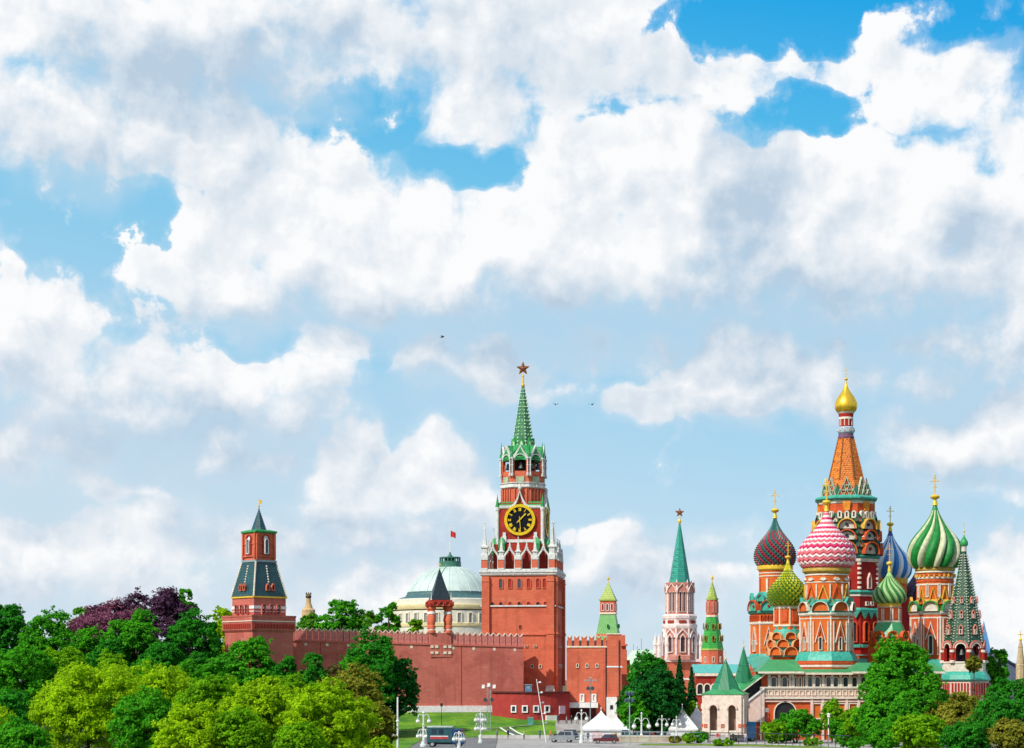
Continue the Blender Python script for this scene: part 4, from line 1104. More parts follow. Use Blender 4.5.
# pale buildings far behind, seen in the gap above the linden
Yf = 760; s = Yf / FPX
fb = thing('pale_roofed_house', 'far pale house with light green roof behind the linden tree', 'house', (wx(648, Yf), Yf, wz(700, Yf)))
b = MB(); b.box(-24 * s, 24 * s, 0, 20, -5, 34 * s); b.build('house_wall', [CREAM], fb)
b = MB(); b.add([(-25 * s, -1, 34 * s), (25 * s, -1, 34 * s), (25 * s, 21, 34 * s), (-25 * s, 21, 34 * s), (-14 * s, 10, 50 * s), (10 * s, 10, 50 * s)], [(0, 1, 5, 4), (1, 2, 5), (2, 3, 4, 5), (3, 0, 4), (3, 2, 1, 0)]); b.build('house_roof', [mat('pale_green_roof', (.50, .66, .46), .6, .1)], fb)
for k in range(7): put('window', window_mesh(1.6, 3.2, .3, 'rect', WHITE, GLASS, .3), fb, ((-20 + k * 6.6) * s, 0, 14 * s))
b = MB()
for x, z in ((-13, 56), (-5, 62), (-9, 54)): b.tube([(x * s, 10, 45 * s), (x * s, 10, z * s)], .12, 5)
b.build('roof_mast', [STEEL], fb)

# ------------------------------------------------------------------ the many-domed cathedral
t0 = T(846, 722, 375)
cat = thing('cathedral', 'colourful brick cathedral with patterned onion domes and one orange tent spire', 'church', t0.loc)
C0 = Vector(t0.loc)
KGRN = mat('deep_green_tile', (.025, .13, .07), .5, .25, 2.0)
KWHT = mat('cream_white_paint', (.66, .60, .50), .75, .16, 1.5, stain=.3)
OCHRE = mat('ochre_paint', (.62, .36, .05), .6, .15, 2.0)
ORED = mat('orange_red_paint', (.55, .085, .02), .7, .18, 1.5, stain=.15)
def chapel(px, base, Y, name, m, rot=0.0, parent=None):
    t = T(px, base, Y)
    return t, Vector(t.loc) - C0
def octo(t, pr, m, rot=None, n=8, smooth=None):
    b = MB(); b.loft(t.prof(pr), n, rot, m, smooth); return b
VROT = -PI / 2                     # a corner of the octagon towards the camera
def facets(rot=VROT, n=8, lim=-.2):
    for k in range(n):
        phi = rot + PI / n + 2 * PI * k / n
        if facing(phi, lim): yield phi
def corner_angles(rot=VROT, n=8, lim=-.2):
    for k in range(n):
        a = rot + 2 * PI * k / n
        if facing(a, lim): yield a
def dome_on(ch, t, row0, row1, rad, me_kind, mats, cross=None, **kw):
    d = put('onion_dome', onion(me_kind, t.r(rad), t.h(row1) - t.h(row0), mats, **kw), ch, (0, 0, t.h(row0)))
    if cross: put('cross', cross_mesh(t.h(cross[0]) - t.h(row1) - .05, t.r(cross[1])), ch, (0, 0, t.h(row1) - .25))
    return d
def corner_strips(ch, t, a, r0, r1, w, m, rot=VROT, n=8, d=.25):
    for ang_ in corner_angles(rot, n):
        b = MB(); b.loft([(t.r(w / 2), t.h(r0)), (t.r(w / 2), t.h(r1))], 6)
        q_ = t.r(a) / math.cos(PI / n) - t.r(w * .25); b.build('corner_strip', [m], ch, (q_ * math.cos(ang_), q_ * math.sin(ang_), 0))
def facet_plate(ch, t, a, phi, x, row, poly, y0, y1, m, name):
    b = MB(); b.plate(poly, y0, y1); v, rz = fl(t.r(a), phi, t.r(x), t.h(row)); return b.build(name, [m], ch, v, rz)
def chevron(ch, t, a, phi, x, r0, r1, w, lw, m, name='pointed_arch'):
    """steep triangular moulding"""
    hh = t.h(r1) - t.h(r0); W_ = t.r(w) / 2; L_ = t.r(lw)
    b = MB(); b.ring([(-W_, 0), (0, hh), (W_, 0)][::-1], [(-W_ + L_, 0), (0, hh - L_ * 2.2), (W_ - L_, 0)][::-1], -.28, .1, closed=False)
    v, rz = fl(t.r(a), phi, t.r(x), t.h(r0)); return b.build(name, [m], ch, v, rz)

# --- pink and white zigzag dome, the nearest tower
t, off = chapel(826.5, 722, 345, '', 0)
b = MB(); b.loft(t.prof([(28, 730), (28, 668)]), 8, VROT); b.loft(t.prof([(24.6, 668), (24.6, 613)]), 8, VROT)
ch = b.build('chapel_tower', [ORANGE], cat, off)
b = MB(); b.loft(t.prof([(28.6, 668), (29.6, 667), (29.6, 665)]), 8, VROT); b.loft(t.prof([(28.4, 675), (28.4, 673)]), 8, VROT); b.build('string_course', [KWHT], ch)
b = MB(); b.loft(t.prof([(29.6, 661), (28.4, 657.5), (26.4, 654), (25, 651.8)]), 8, VROT); b.build('skirt_roof', [TEAL], ch)
b = MB(); b.loft(t.prof([(28.6, 665), (29.4, 664), (29.4, 661.2)]), 8, VROT); b.build('skirt_cornice', [ORED], ch)
b = MB(); b.loft(t.prof([(25.2, 616.4), (26.2, 615), (26.2, 613)]), 8, VROT); b.build('white_cornice', [KWHT], ch)
b = MB(); b.loft(t.prof([(26.0, 613), (25.4, 611.6)]), 8, VROT); b.build('teal_cornice', [TEAL], ch)
b = MB(); b.loft(t.prof([(25.0, 619.5), (25.0, 618.6)]), 8, VROT); b.build('thin_band', [KWHT], ch)
corner_strips(ch, t, 24.6, 651.6, 617, 1.5, KWHT)
FW = 2 * 24.6 * math.tan(PI / 8)
for phi in facets():
    chevron(ch, t, 24.6, phi, 0, 643, 622, 12, .9, KWHT)
    chevron(ch, t, 24.8, phi, 0, 640, 627, 7, 1.2, ORED)
    for x in (-7.4, 7.4): facet_plate(ch, t, 24.6, phi, x, 651, [(-t.r(.5), 0), (t.r(.5), 0), (t.r(.5), t.r(29)), (-t.r(.5), t.r(29))], -.22, .1, KWHT, 'pilaster')
    window(ch, t.r(24.6), phi, 0, t.h(650), t.r(2.6), t.r(12), t.r(.6), 'rect', KWHT, DARK, .3)
b = MB(); b.loft(t.prof([(24.6, 611.8), (23.4, 601), (21.5, 600)]), 16, VROT, 0, False); b.build('kokoshnik_tier', [TEAL], ch)
for k in range(8):
    phi = VROT + PI / 8 + k * PI / 4
    if facing(phi): koko(ch, t.r(24.2), phi, 0, t.h(611.8), t.r(17.5), t.r(9.6), t.r(.55), KWHT, ORANGE, ORED, .7)
    phi = VROT + k * PI / 4
    if facing(phi): koko(ch, t.r(24.4), phi, 0, t.h(606.5), t.r(9), t.r(9), t.r(.8), TEAL, TEAL, OCHRE, .4, t.r(3))
b = MB(); b.loft(t.prof([(21.4, 606), (21.0, 574)]), 20, VROT, 0, False); b.build('drum', [ORANGE], ch)
b = MB(); b.loft(t.prof([(21.6, 583.4), (21.6, 582.4)]), 24); b.loft(t.prof([(21.7, 576), (21.7, 574.6)]), 24); b.build('drum_band', [KWHT], ch)
for k in range(10):
    phi = VROT + PI / 10 + k * 2 * PI / 10
    if not facing(phi): continue
    chevron(ch, t, 21.1, phi, 0, 601, 585, 12, 1.1, OCHRE if k % 2 else ORED)
    phi2 = phi + PI / 10
    facet_plate(ch, t, 21.3, phi2, 0, 601, [(-t.r(.6), 0), (t.r(.6), 0), (t.r(.6), t.r(16)), (-t.r(.6), t.r(16))], -.22, .1, KWHT, 'pilaster')
    facet_plate(ch, t, 21.2, phi, 0, 581.8, [(-t.r(3.4), t.r(1.4)), (0, 0), (t.r(3.4), t.r(1.4)), (t.r(1.6), t.r(3.4)), (-t.r(1.6), t.r(3.4))], -.3, .1, KWHT, 'lozenge')
    chevron(ch, t, 22.2, phi2, 0, 605, 597.5, 6, 1.3, TEAL, 'teal_chevron')
b = MB(); b.loft(t.prof([(21.6, 574), (24, 572), (24.2, 570), (23, 568)]), 32); b.build('gilded_ring', [mat('dark_gilding', (.42, .28, .04), .5, .3, 4)], ch)
PKW = mat('dome_white_pink', (.76, .56, .55), .6, .14, 1.5); PK1 = mat('dome_rose', (.62, .10, .13), .5, .15, 3); PK2 = mat('dome_crimson', (.55, .012, .10), .5, .15, 3)
dome_on(ch, t, 569, 510, 28.6, 'zigzag', [PKW, PK1, PK2, mat('dome_red_tip', (.55, .03, .02), .5)], (478, 2.4), n=24)

# --- faceted red and green dome, left, behind
t, off = chapel(775, 722, 366, '', 0)
b = MB(); b.loft(t.prof([(23, 730), (23, 613)]), 8, VROT); ch = b.build('chapel_tower', [ORANGE], cat, off)
b = MB(); b.loft(t.prof([(25, 664), (25.4, 662), (23.6, 655), (23, 654)]), 8, VROT); b.build('skirt_roof', [TEAL], ch)
b = MB(); b.loft(t.prof([(23.4, 625), (24, 624), (24, 621.8)]), 8, VROT); b.build('white_cornice', [KWHT], ch)
b = MB(); b.loft(t.prof([(23.6, 614.6), (25.2, 613.2), (25.2, 611.6), (24, 611)]), 8, VROT); b.build('teal_cornice', [TEAL], ch)
corner_strips(ch, t, 23, 654, 625, 1.3, KWHT)
for phi in facets():
    chevron(ch, t, 23, phi, 0, 645, 627, 10, .8, KWHT)
    window(ch, t.r(23), phi, 0, t.h(651), t.r(2.6), t.r(10), t.r(.8), 'rect', KWHT, DARK, .3)
    for x in (-7, -3.5, 0, 3.5, 7): window(ch, t.r(23), phi, t.r(x), t.h(621.6), t.r(1.5), t.r(5.6), t.r(.4), 'arch', ORED, REDD, .3, name='niche')
b = MB(); b.loft(t.prof([(23.6, 611.6), (21.6, 599), (16.4, 592)]), 16, VROT, 0, False); b.build('kokoshnik_tier', [TEAL], ch)
for phi in facets():
    koko(ch, t.r(23.4), phi, 0, t.h(611.4), t.r(17), t.r(11), t.r(.7), ORED, TEAL, KWHT, .7, core=CRED)
for k in range(8):
    phi = VROT + k * PI / 4
    if facing(phi): koko(ch, t.r(21.8), phi, 0, t.h(602), t.r(10), t.r(9), t.r(.8), TEAL, TEAL, KWHT, .6, t.r(2))
b = MB(); b.loft(t.prof([(16, 600), (16, 569)]), 20, VROT, 0, False); b.build('drum', [ORANGE], ch)
for row in (576, 573): b = MB(); b.loft(t.prof([(16.4, row + 1), (16.4, row)]), 24); b.build('drum_band', [KWHT], ch)
for k in range(10):
    phi = VROT + k * 2 * PI / 10
    if not facing(phi): continue
    facet_plate(ch, t, 16, phi, 0, 595, [(-t.r(1), 0), (t.r(1), 0), (t.r(1), t.r(16)), (-t.r(1), t.r(16))], -.2, .1, KWHT if k % 2 else ORED, 'pilaster')
b = MB(); b.loft(t.prof([(16.4, 571), (17.8, 569.6), (17.8, 566.4), (16.4, 565)]), 28); b.build('gilded_ring', [GOLDP], ch)
dome_on(ch, t, 567, 517, 19.5, 'stud', [mat('stud_green', (.022, .13, .115), .45, .25, 3), mat('stud_crimson', (.32, .03, .045), .45, .25, 3)], (489, 2.2), n=26, rows=23, amp=.12, tcap=.70)

# --- yellow and green studded dome, left, in front
t, off = chapel(788, 722, 350, '', 0)
b = MB(); b.loft(t.prof([(14, 722), (14, 657)]), 8, VROT); b.loft(t.prof([(13, 640), (13, 604)]), 8, VROT); ch = b.build('chapel_tower', [ORANGE], cat, off)
b = MB(); b.loft(t.prof([(18.4, 657), (17.6, 646), (15.6, 634), (13.4, 629), (13.6, 626.5)]), 16, VROT, 0, False); b.build('kokoshnik_cone', [TEAL], ch)
for row, a_, w_, n_, o_ in ((655.5, 18, 13.5, 8, 0), (647.5, 17.3, 12.5, 8, .5), (639.5, 16, 11, 8, 0)):
    for k in range(n_):
        phi = VROT + (k + o_) * 2 * PI / n_
        if facing(phi, -.05): koko(ch, t.r(a_), phi, 0, t.h(row), t.r(w_), t.r(w_ * .66), t.r(.6), mat('peach_paint', (.70, .36, .17), .7, .12), ORANGE, ORED, .6)
for phi in facets():
    b = MB(); b.box(-t.r(2.8), t.r(2.8), -.18, .1, t.h(622), t.h(611)); v, rz = fl(t.r(13), phi); b.build('panel', [ORED], ch, v, rz)
b = MB(); b.loft(t.prof([(13.6, 626.5), (13.6, 624.8)]), 8, VROT); b.loft(t.prof([(13.6, 609), (13.9, 608), (13.9, 605)]), 8, VROT); b.build('cornice', [CREAM], ch)
corner_strips(ch, t, 13, 626, 606, 1.1, CREAM)
dome_on(ch, t, 606, 562, 18.9, 'stud', [mat('stud_leaf_green', (.028, .11, .012), .5, .2, 3), mat('stud_yellow', (.50, .50, .015), .5, .2, 1.5), mat('studtop_yellow', (.50, .50, .015), .5)], (540, 1.7), n=20, rows=17, amp=.18, tcap=.80)

# --- central tent tower
t, off = chapel(846, 722, 378, '', 0)
CR_ = VROT + R(14)
b = MB(); b.loft(t.prof([(32, 730), (32, 612), (30.6, 611), (30.6, 557)]), 8, CR_); ch = b.build('central_tower', [CRED], cat, off)
for r0, r1, a0, a1 in ((612.4, 609.6, 33, 33.4), (594.6, 591.8, 31.6, 32.4), (559, 557.4, 32.4, 33.4)):
    b = MB(); b.loft(t.prof([(a0 - 1.4, r0 + 1.6), (a0, r0), (a1, (r0 + r1) / 2), (a1 - .8, r1), (a1 - 2.6, r1 - .8)]), 8, CR_); b.build('teal_cornice', [TEAL], ch)
b = MB(); b.loft(t.prof([(31.4, 597.5), (31.4, 595.8)]), 8, CR_); b.loft(t.prof([(31.6, 563.5), (31.9, 562), (31.9, 560.2)]), 8, CR_); b.build('white_band', [KWHT], ch)
for ang_ in corner_angles(CR_):
    for j in range(6):
        b = MB(); row = 590 - j * 4.7
        b.loft([(t.r(2.1), t.h(row)), (t.r(2.1), t.h(row - 2.2))], 8); q_ = t.r(30.6) / math.cos(PI / 8) - t.r(1.0)
        b.build('white_quoin', [KWHT], ch, (q_ * math.cos(ang_), q_ * math.sin(ang_), 0))
for phi in facets(CR_):
    window(ch, t.r(30.6), phi, 0, t.h(589), t.r(3.2), t.r(13), t.r(1), 'peak', PINK, DARK, .4)
    for x in (-3.4, 3.4): window(ch, t.r(31), phi, t.r(x), t.h(606), t.r(2.2), t.r(2.6), t.r(.8), 'rect', KWHT, DARK, .3)
    for x in (-8.6, 0, 8.6): facet_plate(ch, t, 32, phi, x, 619.5, [(-t.r(4), t.r(7)), (0, 0), (t.r(4), t.r(7))], -.5, .1, TEAL, 'teal_lappet')
    for x in (-6.5, 6.5): window(ch, t.r(32), phi, t.r(x), t.h(642), t.r(5.2), t.r(19), t.r(1), 'arch', ORED, DARK, .5)
    facet_plate(ch, t, 32, phi, 0, 648, [(-t.r(13), 0), (t.r(13), 0), (t.r(13), t.r(3)), (-t.r(13), t.r(3))], -.5, .1, TEAL, 'teal_ledge')
# tiers of round gables climbing to the drum
b = MB(); b.loft(t.prof([(31.4, 557), (30, 545), (28.4, 530), (26.4, 516), (25.4, 514)]), 8, CR_); b.build('gable_cone', [KGRN], ch)
for phi in facets(CR_):
    koko(ch, t.r(30.6), phi, 0, t.h(555.8), t.r(21), t.r(12.5), t.r(1.3), ORED, KWHT, KGRN, 1.1, core=CRED)
    koko(ch, t.r(29.6), phi, 0, t.h(542), t.r(19), t.r(10.5), t.r(1.2), ORED, KWHT, KGRN, 1.1, core=DARK)
    koko(ch, t.r(28.2), phi, 0, t.h(531), t.r(19), t.r(10.5), t.r(1.2), OCHRE, KWHT, ORED, 1.1, core=DARK)
    for x in (-9.6, 0, 9.6): window(ch, t.r(26.8), phi, t.r(x * .72), t.h(519), t.r(1.6), t.r(4.6), t.r(1.5), 'arch', KWHT, CRED, .5, name='oculus')
    for x in (-8, 8): window(ch, t.r(29.6), phi, t.r(x), t.h(540), t.r(.8), t.r(2), t.r(.9), 'round', KWHT, DARK, .7, name='oculus')
for k in range(8):
    phi = CR_ + k * PI / 4
    if facing(phi):
        for row, a_ in ((549, 31.8), (536, 30.2), (524, 28.6)): koko(ch, t.r(a_), phi, 0, t.h(row), t.r(8), t.r(8), t.r(.9), KGRN, KWHT, ORED, .6, t.r(2))
b = MB(); b.loft(t.prof([(25.8, 515.4), (25.8, 502.6)]), 8, CR_); b.build('upper_drum', [ORED], ch)
for phi in facets(CR_):
    facet_plate(ch, t, 25.8, phi, 0, 512.6, [(-t.r(2.7), 0), (t.r(2.7), 0), (t.r(4), t.r(9)), (-t.r(4), t.r(9))], -.5, .1, mat('orange_paint', (.72, .26, .02), .6), 'orange_bracket')
b = MB(); b.loft(t.prof([(26.4, 505.4), (26.8, 504.4), (26.8, 502.4)]), 8, CR_); b.build('white_band', [KWHT], ch)
b = MB(); b.loft(t.prof([(27.6, 502.6), (30.4, 500.6), (30.4, 499.4), (25, 497)]), 8, CR_); b.build('eave', [TEAL], ch)
TENT = tile('orange_tent_tile', (.80, .235, .012), (.64, .14, .010), .5, .4, .55)
b = MB(); b.loft(t.prof([(22.5, 498), (21, 492), (18, 482)]), 8, CR_); b.build('star_tier', [TENT], ch)
for phi in facets(CR_):
    for x, row, w_, g_ in ((-6.4, 498, 6.2, 7.5), (0, 498, 6.2, 7.5), (6.4, 498, 6.2, 7.5), (-3.2, 492.5, 6.2, 7.5), (3.2, 492.5, 6.2, 7.5), (0, 487.5, 6.6, 9)):
        a_ = 22.8 - (498 - row) * .27
        v, rz = fl(t.r(a_), phi, t.r(x), t.h(row)); hh = t.r(g_); W_ = t.r(w_) / 2
        b = MB(); b.ring([(-W_, 0), (W_, 0), (0, hh)], [(-W_ * .72, hh * .08), (W_ * .72, hh * .08), (0, hh * .78)], -.35, .1, 0); b.plate([(-W_ * .72, hh * .08), (W_ * .72, hh * .08), (0, hh * .78)], -.15, .1, 1); b.plate([(-W_ * .36, hh * .14), (W_ * .36, hh * .14), (0, hh * .5)], -.25, .1, 2)
        b.build('star_gable', [mat('sage_trim', (.44, .50, .36), .6), mat('dark_teal_paint', (.02, .13, .10), .5), ORED], ch, v, rz)
for ang_ in corner_angles(CR_):
    b = MB(); b.loft(t.prof([(2.4, 499), (1.8, 492), (.3, 485)]), 6); q_ = t.r(21.6) / math.cos(PI / 8); b.build('corner_spike', [KGRN], ch, (q_ * math.cos(ang_), q_ * math.sin(ang_), 0))
b = MB(); b.loft(t.prof([(18.8, 490), (7.2, 437.6)]), 8, CR_); b.build('tent_roof', [TENT], ch)
b = MB()
for k in range(8):
    a = CR_ + k * PI / 4
    b.tube([(t.r(19.1) / math.cos(PI / 8) * math.cos(a), t.r(19.1) / math.cos(PI / 8) * math.sin(a), t.h(489)), (t.r(7.4) / math.cos(PI / 8) * math.cos(a), t.r(7.4) / math.cos(PI / 8) * math.sin(a), t.h(438))], .13, 5)
b.build('tent_ribs', [mat('rust_rib', (.34, .10, .015), .6)], ch)
b = MB()
rnd = random.Random(3)
for phi in facets(CR_):
    for j in range(12):
        f = j / 12 + .03; a_ = 18.8 + (7.2 - 18.8) * f; row = 490 + (437.6 - 490) * f
        for i in range(-2, 3):
            if abs(i) * 3.1 + 1.2 > a_ * math.tan(PI / 8) or row > 484: continue
            M = FM(t.r(a_) + .02, phi, t.r(i * 3.0 + (1.5 if j % 2 else 0) - .7), t.h(row))
            e = t.r(.72); b.add([(-e, 0, 0), (0, -.03, -e), (e, 0, 0), (0, 0.03, e), (0, -e * .8, 0)], [(0, 1, 4), (1, 2, 4), (2, 3, 4), (3, 0, 4)], (i + j) % 3, False, M)
b.build('tile_bosses', [OCHRE, mat('olive_tile', (.14, .16, .03), .5), mat('brown_tile', (.22, .05, .01), .5)], ch)
b = MB(); b.loft(t.prof([(8, 439), (8.2, 437), (7.4, 436), (7.4, 434)]), 20); b.build('neck_ring', [mat('purple_band', (.16, .08, .14), .6)], ch)
b = MB(); b.loft(t.prof([(7.0, 434), (8.2, 432.6), (8.2, 428.4), (7.0, 427)]), 20); b.build('neck_ring', [mat('pale_blue_band', (.36, .44, .50), .7, .25, 3)], ch)
for k in range(10):
    phi = CR_ + k * 2 * PI / 10
    if facing(phi): window(ch, t.r(8.1), phi, 0, t.h(432), t.r(1.2), t.r(2.8), t.r(.5), 'round', KWHT, BLUEM, .15, name='oculus')
b = MB(); b.loft(t.prof([(6.5, 427), (6.5, 418.6)]), 20); b.build('neck', [CRED], ch)
for k in range(10):
    phi = CR_ + k * 2 * PI / 10
    if facing(phi): facet_plate(ch, t, 6.4, phi, 0, 426, [(-t.r(.5), 0), (t.r(.5), 0), (t.r(.5), t.r(7)), (-t.r(.5), t.r(7))], -.14, .1, PINK, 'neck_strip')
b = MB(); b.loft(t.prof([(7.2, 419.6), (7.2, 418), (7, 417.4), (7.4, 415), (7.4, 414), (8, 413.4), (8.6, 412), (8.4, 411)]), 24, m=[0, 0, 1, 1, 0, 0, 0]); b.build('neck_cornice', [KWHT, CRED], ch)
d = dome_on(ch, t, 412, 382.5, 11.3, 'plain', [GOLD], (366, 1.0))

# --- blue and white dome behind the small green one
t, off = chapel(890.2, 722, 388, '', 0)
b = MB(); b.loft(t.prof([(16.5, 722), (16.5, 579)]), 20, VROT, 0, False); ch = b.build('chapel_tower', [ORANGE], cat, off)
b = MB(); b.loft(t.prof([(17, 584), (17.3, 581), (17.3, 578)]), 24); b.build('cornice', [OCHRE], ch)
b = MB(); b.loft(t.prof([(20, 730), (20, 602), (17, 598), (14, 597)]), 8, VROT); b.build('lower_stage', [CRED], ch)
dome_on(ch, t, 579, 530, 20.6, 'swirl', [BLUEM, mat('dome_pale_blue', (.70, .78, .84), .45, .1, 3), mat('dome_blue_tip', (.03, .10, .30), .4)], (505, 2.0), n=22, twist=.45, amp=.12, tcap=.86)
# --- dark violet dome, mostly hidden
t, off = chapel(918, 722, 392, '', 0)
b = MB(); b.loft(t.prof([(12, 722), (12, 606)]), 20, VROT, 0, False); ch = b.build('chapel_tower', [CRED], cat, off)
b = MB(); b.loft(t.prof([(18, 730), (18, 624), (13, 616)]), 8, VROT); b.build('lower_stage', [CRED], ch)
dome_on(ch, t, 607, 566, 16.5, 'swirl', [mat('dome_indigo', (.04, .05, .12), .45, .2, 3), mat('dome_plum', (.10, .035, .07), .45), mat('dome_indigo_tip', (.03, .05, .10), .4)], None, n=20, twist=.5)
# --- small green and white swirl dome in front
t, off = chapel(889.4, 722, 352, '', 0)
b = MB(); b.loft(t.prof([(20, 730), (20, 646), (10.6, 640), (10.6, 603)]), 8, VROT); ch = b.build('chapel_tower', [ORANGE], cat, off)
b = MB(); b.loft(t.prof([(17.4, 644), (16.6, 637), (14, 629), (11.4, 622.6)]), 8, VROT); b.build('green_cone', [GREENR], ch)
for row, a_, w_, o_ in ((645, 17.2, 12.5, .5), (637.5, 16, 10.5, 0)):
    for k in range(8):
        phi = VROT + (k + o_) * PI / 4
        if facing(phi, -.05): koko(ch, t.r(a_), phi, 0, t.h(row), t.r(w_), t.r(w_ * .62), t.r(.7), ORED, ORANGE, OCHRE, .6)
for phi in facets():
    b = MB(); b.box(-t.r(2.4), t.r(2.4), -.18, .1, t.h(619.5), t.h(609)); v, rz = fl(t.r(10.6), phi); b.build('panel', [ORED], ch, v, rz)
    for x in (-3.4, 3.4): facet_plate(ch, t, 10.6, phi, x, 620, [(-t.r(.5), 0), (t.r(.5), 0), (t.r(.5), t.r(11)), (-t.r(.5), t.r(11))], -.2, .1, KWHT, 'pilaster')
b = MB(); b.loft(t.prof([(11.2, 623), (11.4, 622), (11.4, 620.6)]), 8, VROT); b.loft(t.prof([(11.2, 607.8), (11.6, 606.8)]), 8, VROT); b.build('cornice', [CREAM], ch)
b = MB(); b.loft(t.prof([(11.3, 606.6), (11.7, 605.4), (11.4, 602.6)]), 20); b.build('gilded_ring', [GOLDP], ch)
dome_on(ch, t, 603.5, 570, 16.2, 'swirl', [mat('dome_mid_green', (.03, .17, .045), .5, .2, 3), mat('dome_pale_green', (.30, .47, .18), .45, .1, 3), mat('dome_green_tip', (.30, .48, .16), .4)], (542, 1.7), n=26, twist=-1.3, amp=.12, tcap=.80, share=.42)

# --- large green and white swirl dome on the right
t, off = chapel(935, 722, 362, '', 0)
b = MB(); b.loft(t.prof([(23, 730), (23, 613)]), 8, VROT); ch = b.build('chapel_tower', [ORED], cat, off)
b = MB(); b.loft(t.prof([(23.4, 619), (23.4, 617.6)]), 8, VROT); b.loft(t.prof([(23.4, 615.4), (24.4, 614), (24.4, 611.6)]), 8, VROT); b.build('white_cornice', [KWHT], ch)
corner_strips(ch, t, 23, 680, 617, 1.6, KWHT)
for phi in facets():
    chevron(ch, t, 23, phi, 0, 640, 622, 11, 1.0, KWHT)
    window(ch, t.r(23), phi, 0, t.h(654), t.r(3.2), t.r(18), t.r(1), 'arch', KWHT, DARK, .35)
    for x in (-6.8, 6.8): facet_plate(ch, t, 23, phi, x, 655, [(-t.r(.5), 0), (t.r(.5), 0), (t.r(.5), t.r(36)), (-t.r(.5), t.r(36))], -.2, .1, KWHT, 'pilaster')
b = MB(); b.loft(t.prof([(23, 612), (21.4, 602), (18.6, 600)]), 16, VROT, 0, False); b.build('kokoshnik_tier', [OCHRE], ch)
for phi in facets():
    koko(ch, t.r(22.8), phi, 0, t.h(611.8), t.r(17), t.r(10.5), t.r(1.1), GREEN, KWHT, OCHRE, .7)
for k in range(8):
    phi = VROT + k * PI / 4
    if facing(phi): koko(ch, t.r(23), phi, 0, t.h(605), t.r(7), t.r(8), t.r(.7), OCHRE, ORANGE, TEAL, .4, t.r(2.4))
b = MB(); b.loft(t.prof([(18.4, 606), (18.2, 574)]), 20, VROT, 0, False); b.build('drum', [ORANGE], ch)
for k in range(10):
    phi = VROT + k * 2 * PI / 10
    if not facing(phi): continue
    window(ch, t.r(18.2), phi, 0, t.h(597), t.r(1.2), t.r(12), t.r(.8), 'rect', KWHT, CRED if k % 2 else KWHT, .2)
    chevron(ch, t, 18.2, phi + PI / 10, 0, 601, 587, 8, .9, OCHRE)
for row, rr, m_ in ((585, 18.7, KWHT), (581.5, 18.9, ORED), (578.4, 19.1, KWHT), (575.4, 18.9, ORED), (572.4, 19.2, CREAM)):
    b = MB(); b.loft(t.prof([(rr, row + .9), (rr, row - .7)]), 28); b.build('drum_band', [m_], ch)
b = MB(); b.loft(t.prof([(19, 571.5), (19.8, 570.6), (19.8, 568.4), (18.6, 566)]), 32); b.build('gilded_ring', [mat('dark_gilding', (.42, .28, .04))], ch)
for k in range(24):
    phi = 2 * PI * k / 24
    if facing(phi): facet_plate(ch, t, 19, phi, 0, 577.6, [(-t.r(1.2), 0), (t.r(1.2), 0), (0, t.r(3.2))], -.25, .1, OCHRE, 'tooth')
dome_on(ch, t, 568, 504, 25.6, 'swirl', [mat('dome_emerald', (.008, .19, .03), .5, .25, 1.5), mat('dome_ivory', (.50, .52, .32), .6, .2, 1.5, stain=.3), mat('dome_emerald_tip', (.012, .25, .06), .4)], (474, 2.6), n=16, twist=.85, amp=.19, tcap=.88, share=.58)

# --- body between the towers, galleries, roofs
tg = T(846, 722, 352); off = Vector(tg.loc) - C0; r, h = tg.r, tg.h
b = MB(); b.box(-r(94), r(112), 0, 22, -6, h(668)); b.box(-r(70), r(95), 6, 20, h(668), h(655)); body = b.build('main_body', [ORED], cat, off)
b = MB()
for x0, x1, z0, z1, y0, y1 in ((-94, -24, 668, 656, -.8, 9), (-5, 112, 668, 654, -.8, 9)):
    b.add([(r(x0), y0, h(z0)), (r(x1), y0, h(z0)), (r(x1), y1, h(z1)), (r(x0), y1, h(z1))], [(0, 1, 2, 3)]); b.add([(r(x0), y0, h(z0) - .25), (r(x1), y0, h(z0) - .25), (r(x1), y0, h(z0)), (r(x0), y0, h(z0))], [(0, 1, 2, 3)])
b.build('body_roof', [TEAL], body)
tg = T(812, 722, 334); off = Vector(tg.loc) - C0; r, h = tg.r, tg.h
gal = MB(); gal.box(-r(60), r(130), 0, 14, -6, h(698)); gal.box(-r(50), r(130), .6, 13, h(698), h(672)); gal = gal.build('gallery', [ORED], cat, off)
def gx(px): return r(px - 812)
# arcade of windows
bays = [(758, 0), (765.5, 0), (774, 1), (785, 1), (796, 2), (800.5, 2), (805, 2), (810, 1), (818, 1), (829, 1), (836, 1), (846, 1), (855, 1), (864, 1), (873, 1), (882, 1)]
for px, kd in bays:
    if kd == 0: continue
    w = r(4.6 if kd == 1 else 1.7)
    put('window', window_mesh(w, r(9.5), r(.9), 'arch', KWHT, GLASS, .3), gal, (gx(px), .6, h(686.6)))
for px in (769.5, 779.5, 790.5, 793, 807, 814, 823.5, 832.5, 841, 850.5, 859.5, 868.5, 877.5):
    b = MB(); b.box(-r(1.4), r(1.4), -.35, .1, h(687), h(674.5)); b.box(-r(1.9), r(1.9), -.45, .1, h(680), h(678.6), 0); b.build('pier', [KWHT], gal, (gx(px), .6, 0))
b = MB(); b.box(gx(762), r(130), -.3, .7, h(674.8), h(672)); b.build('arcade_cornice', [CREAM], gal)
b = MB(); b.box(gx(760), r(130), -.25, .7, h(697.6), h(687)); bal = b.build('balustrade', [mat('balustrade_pink', (.66, .46, .38), .8, .2, 1.5, stain=.25)], gal)
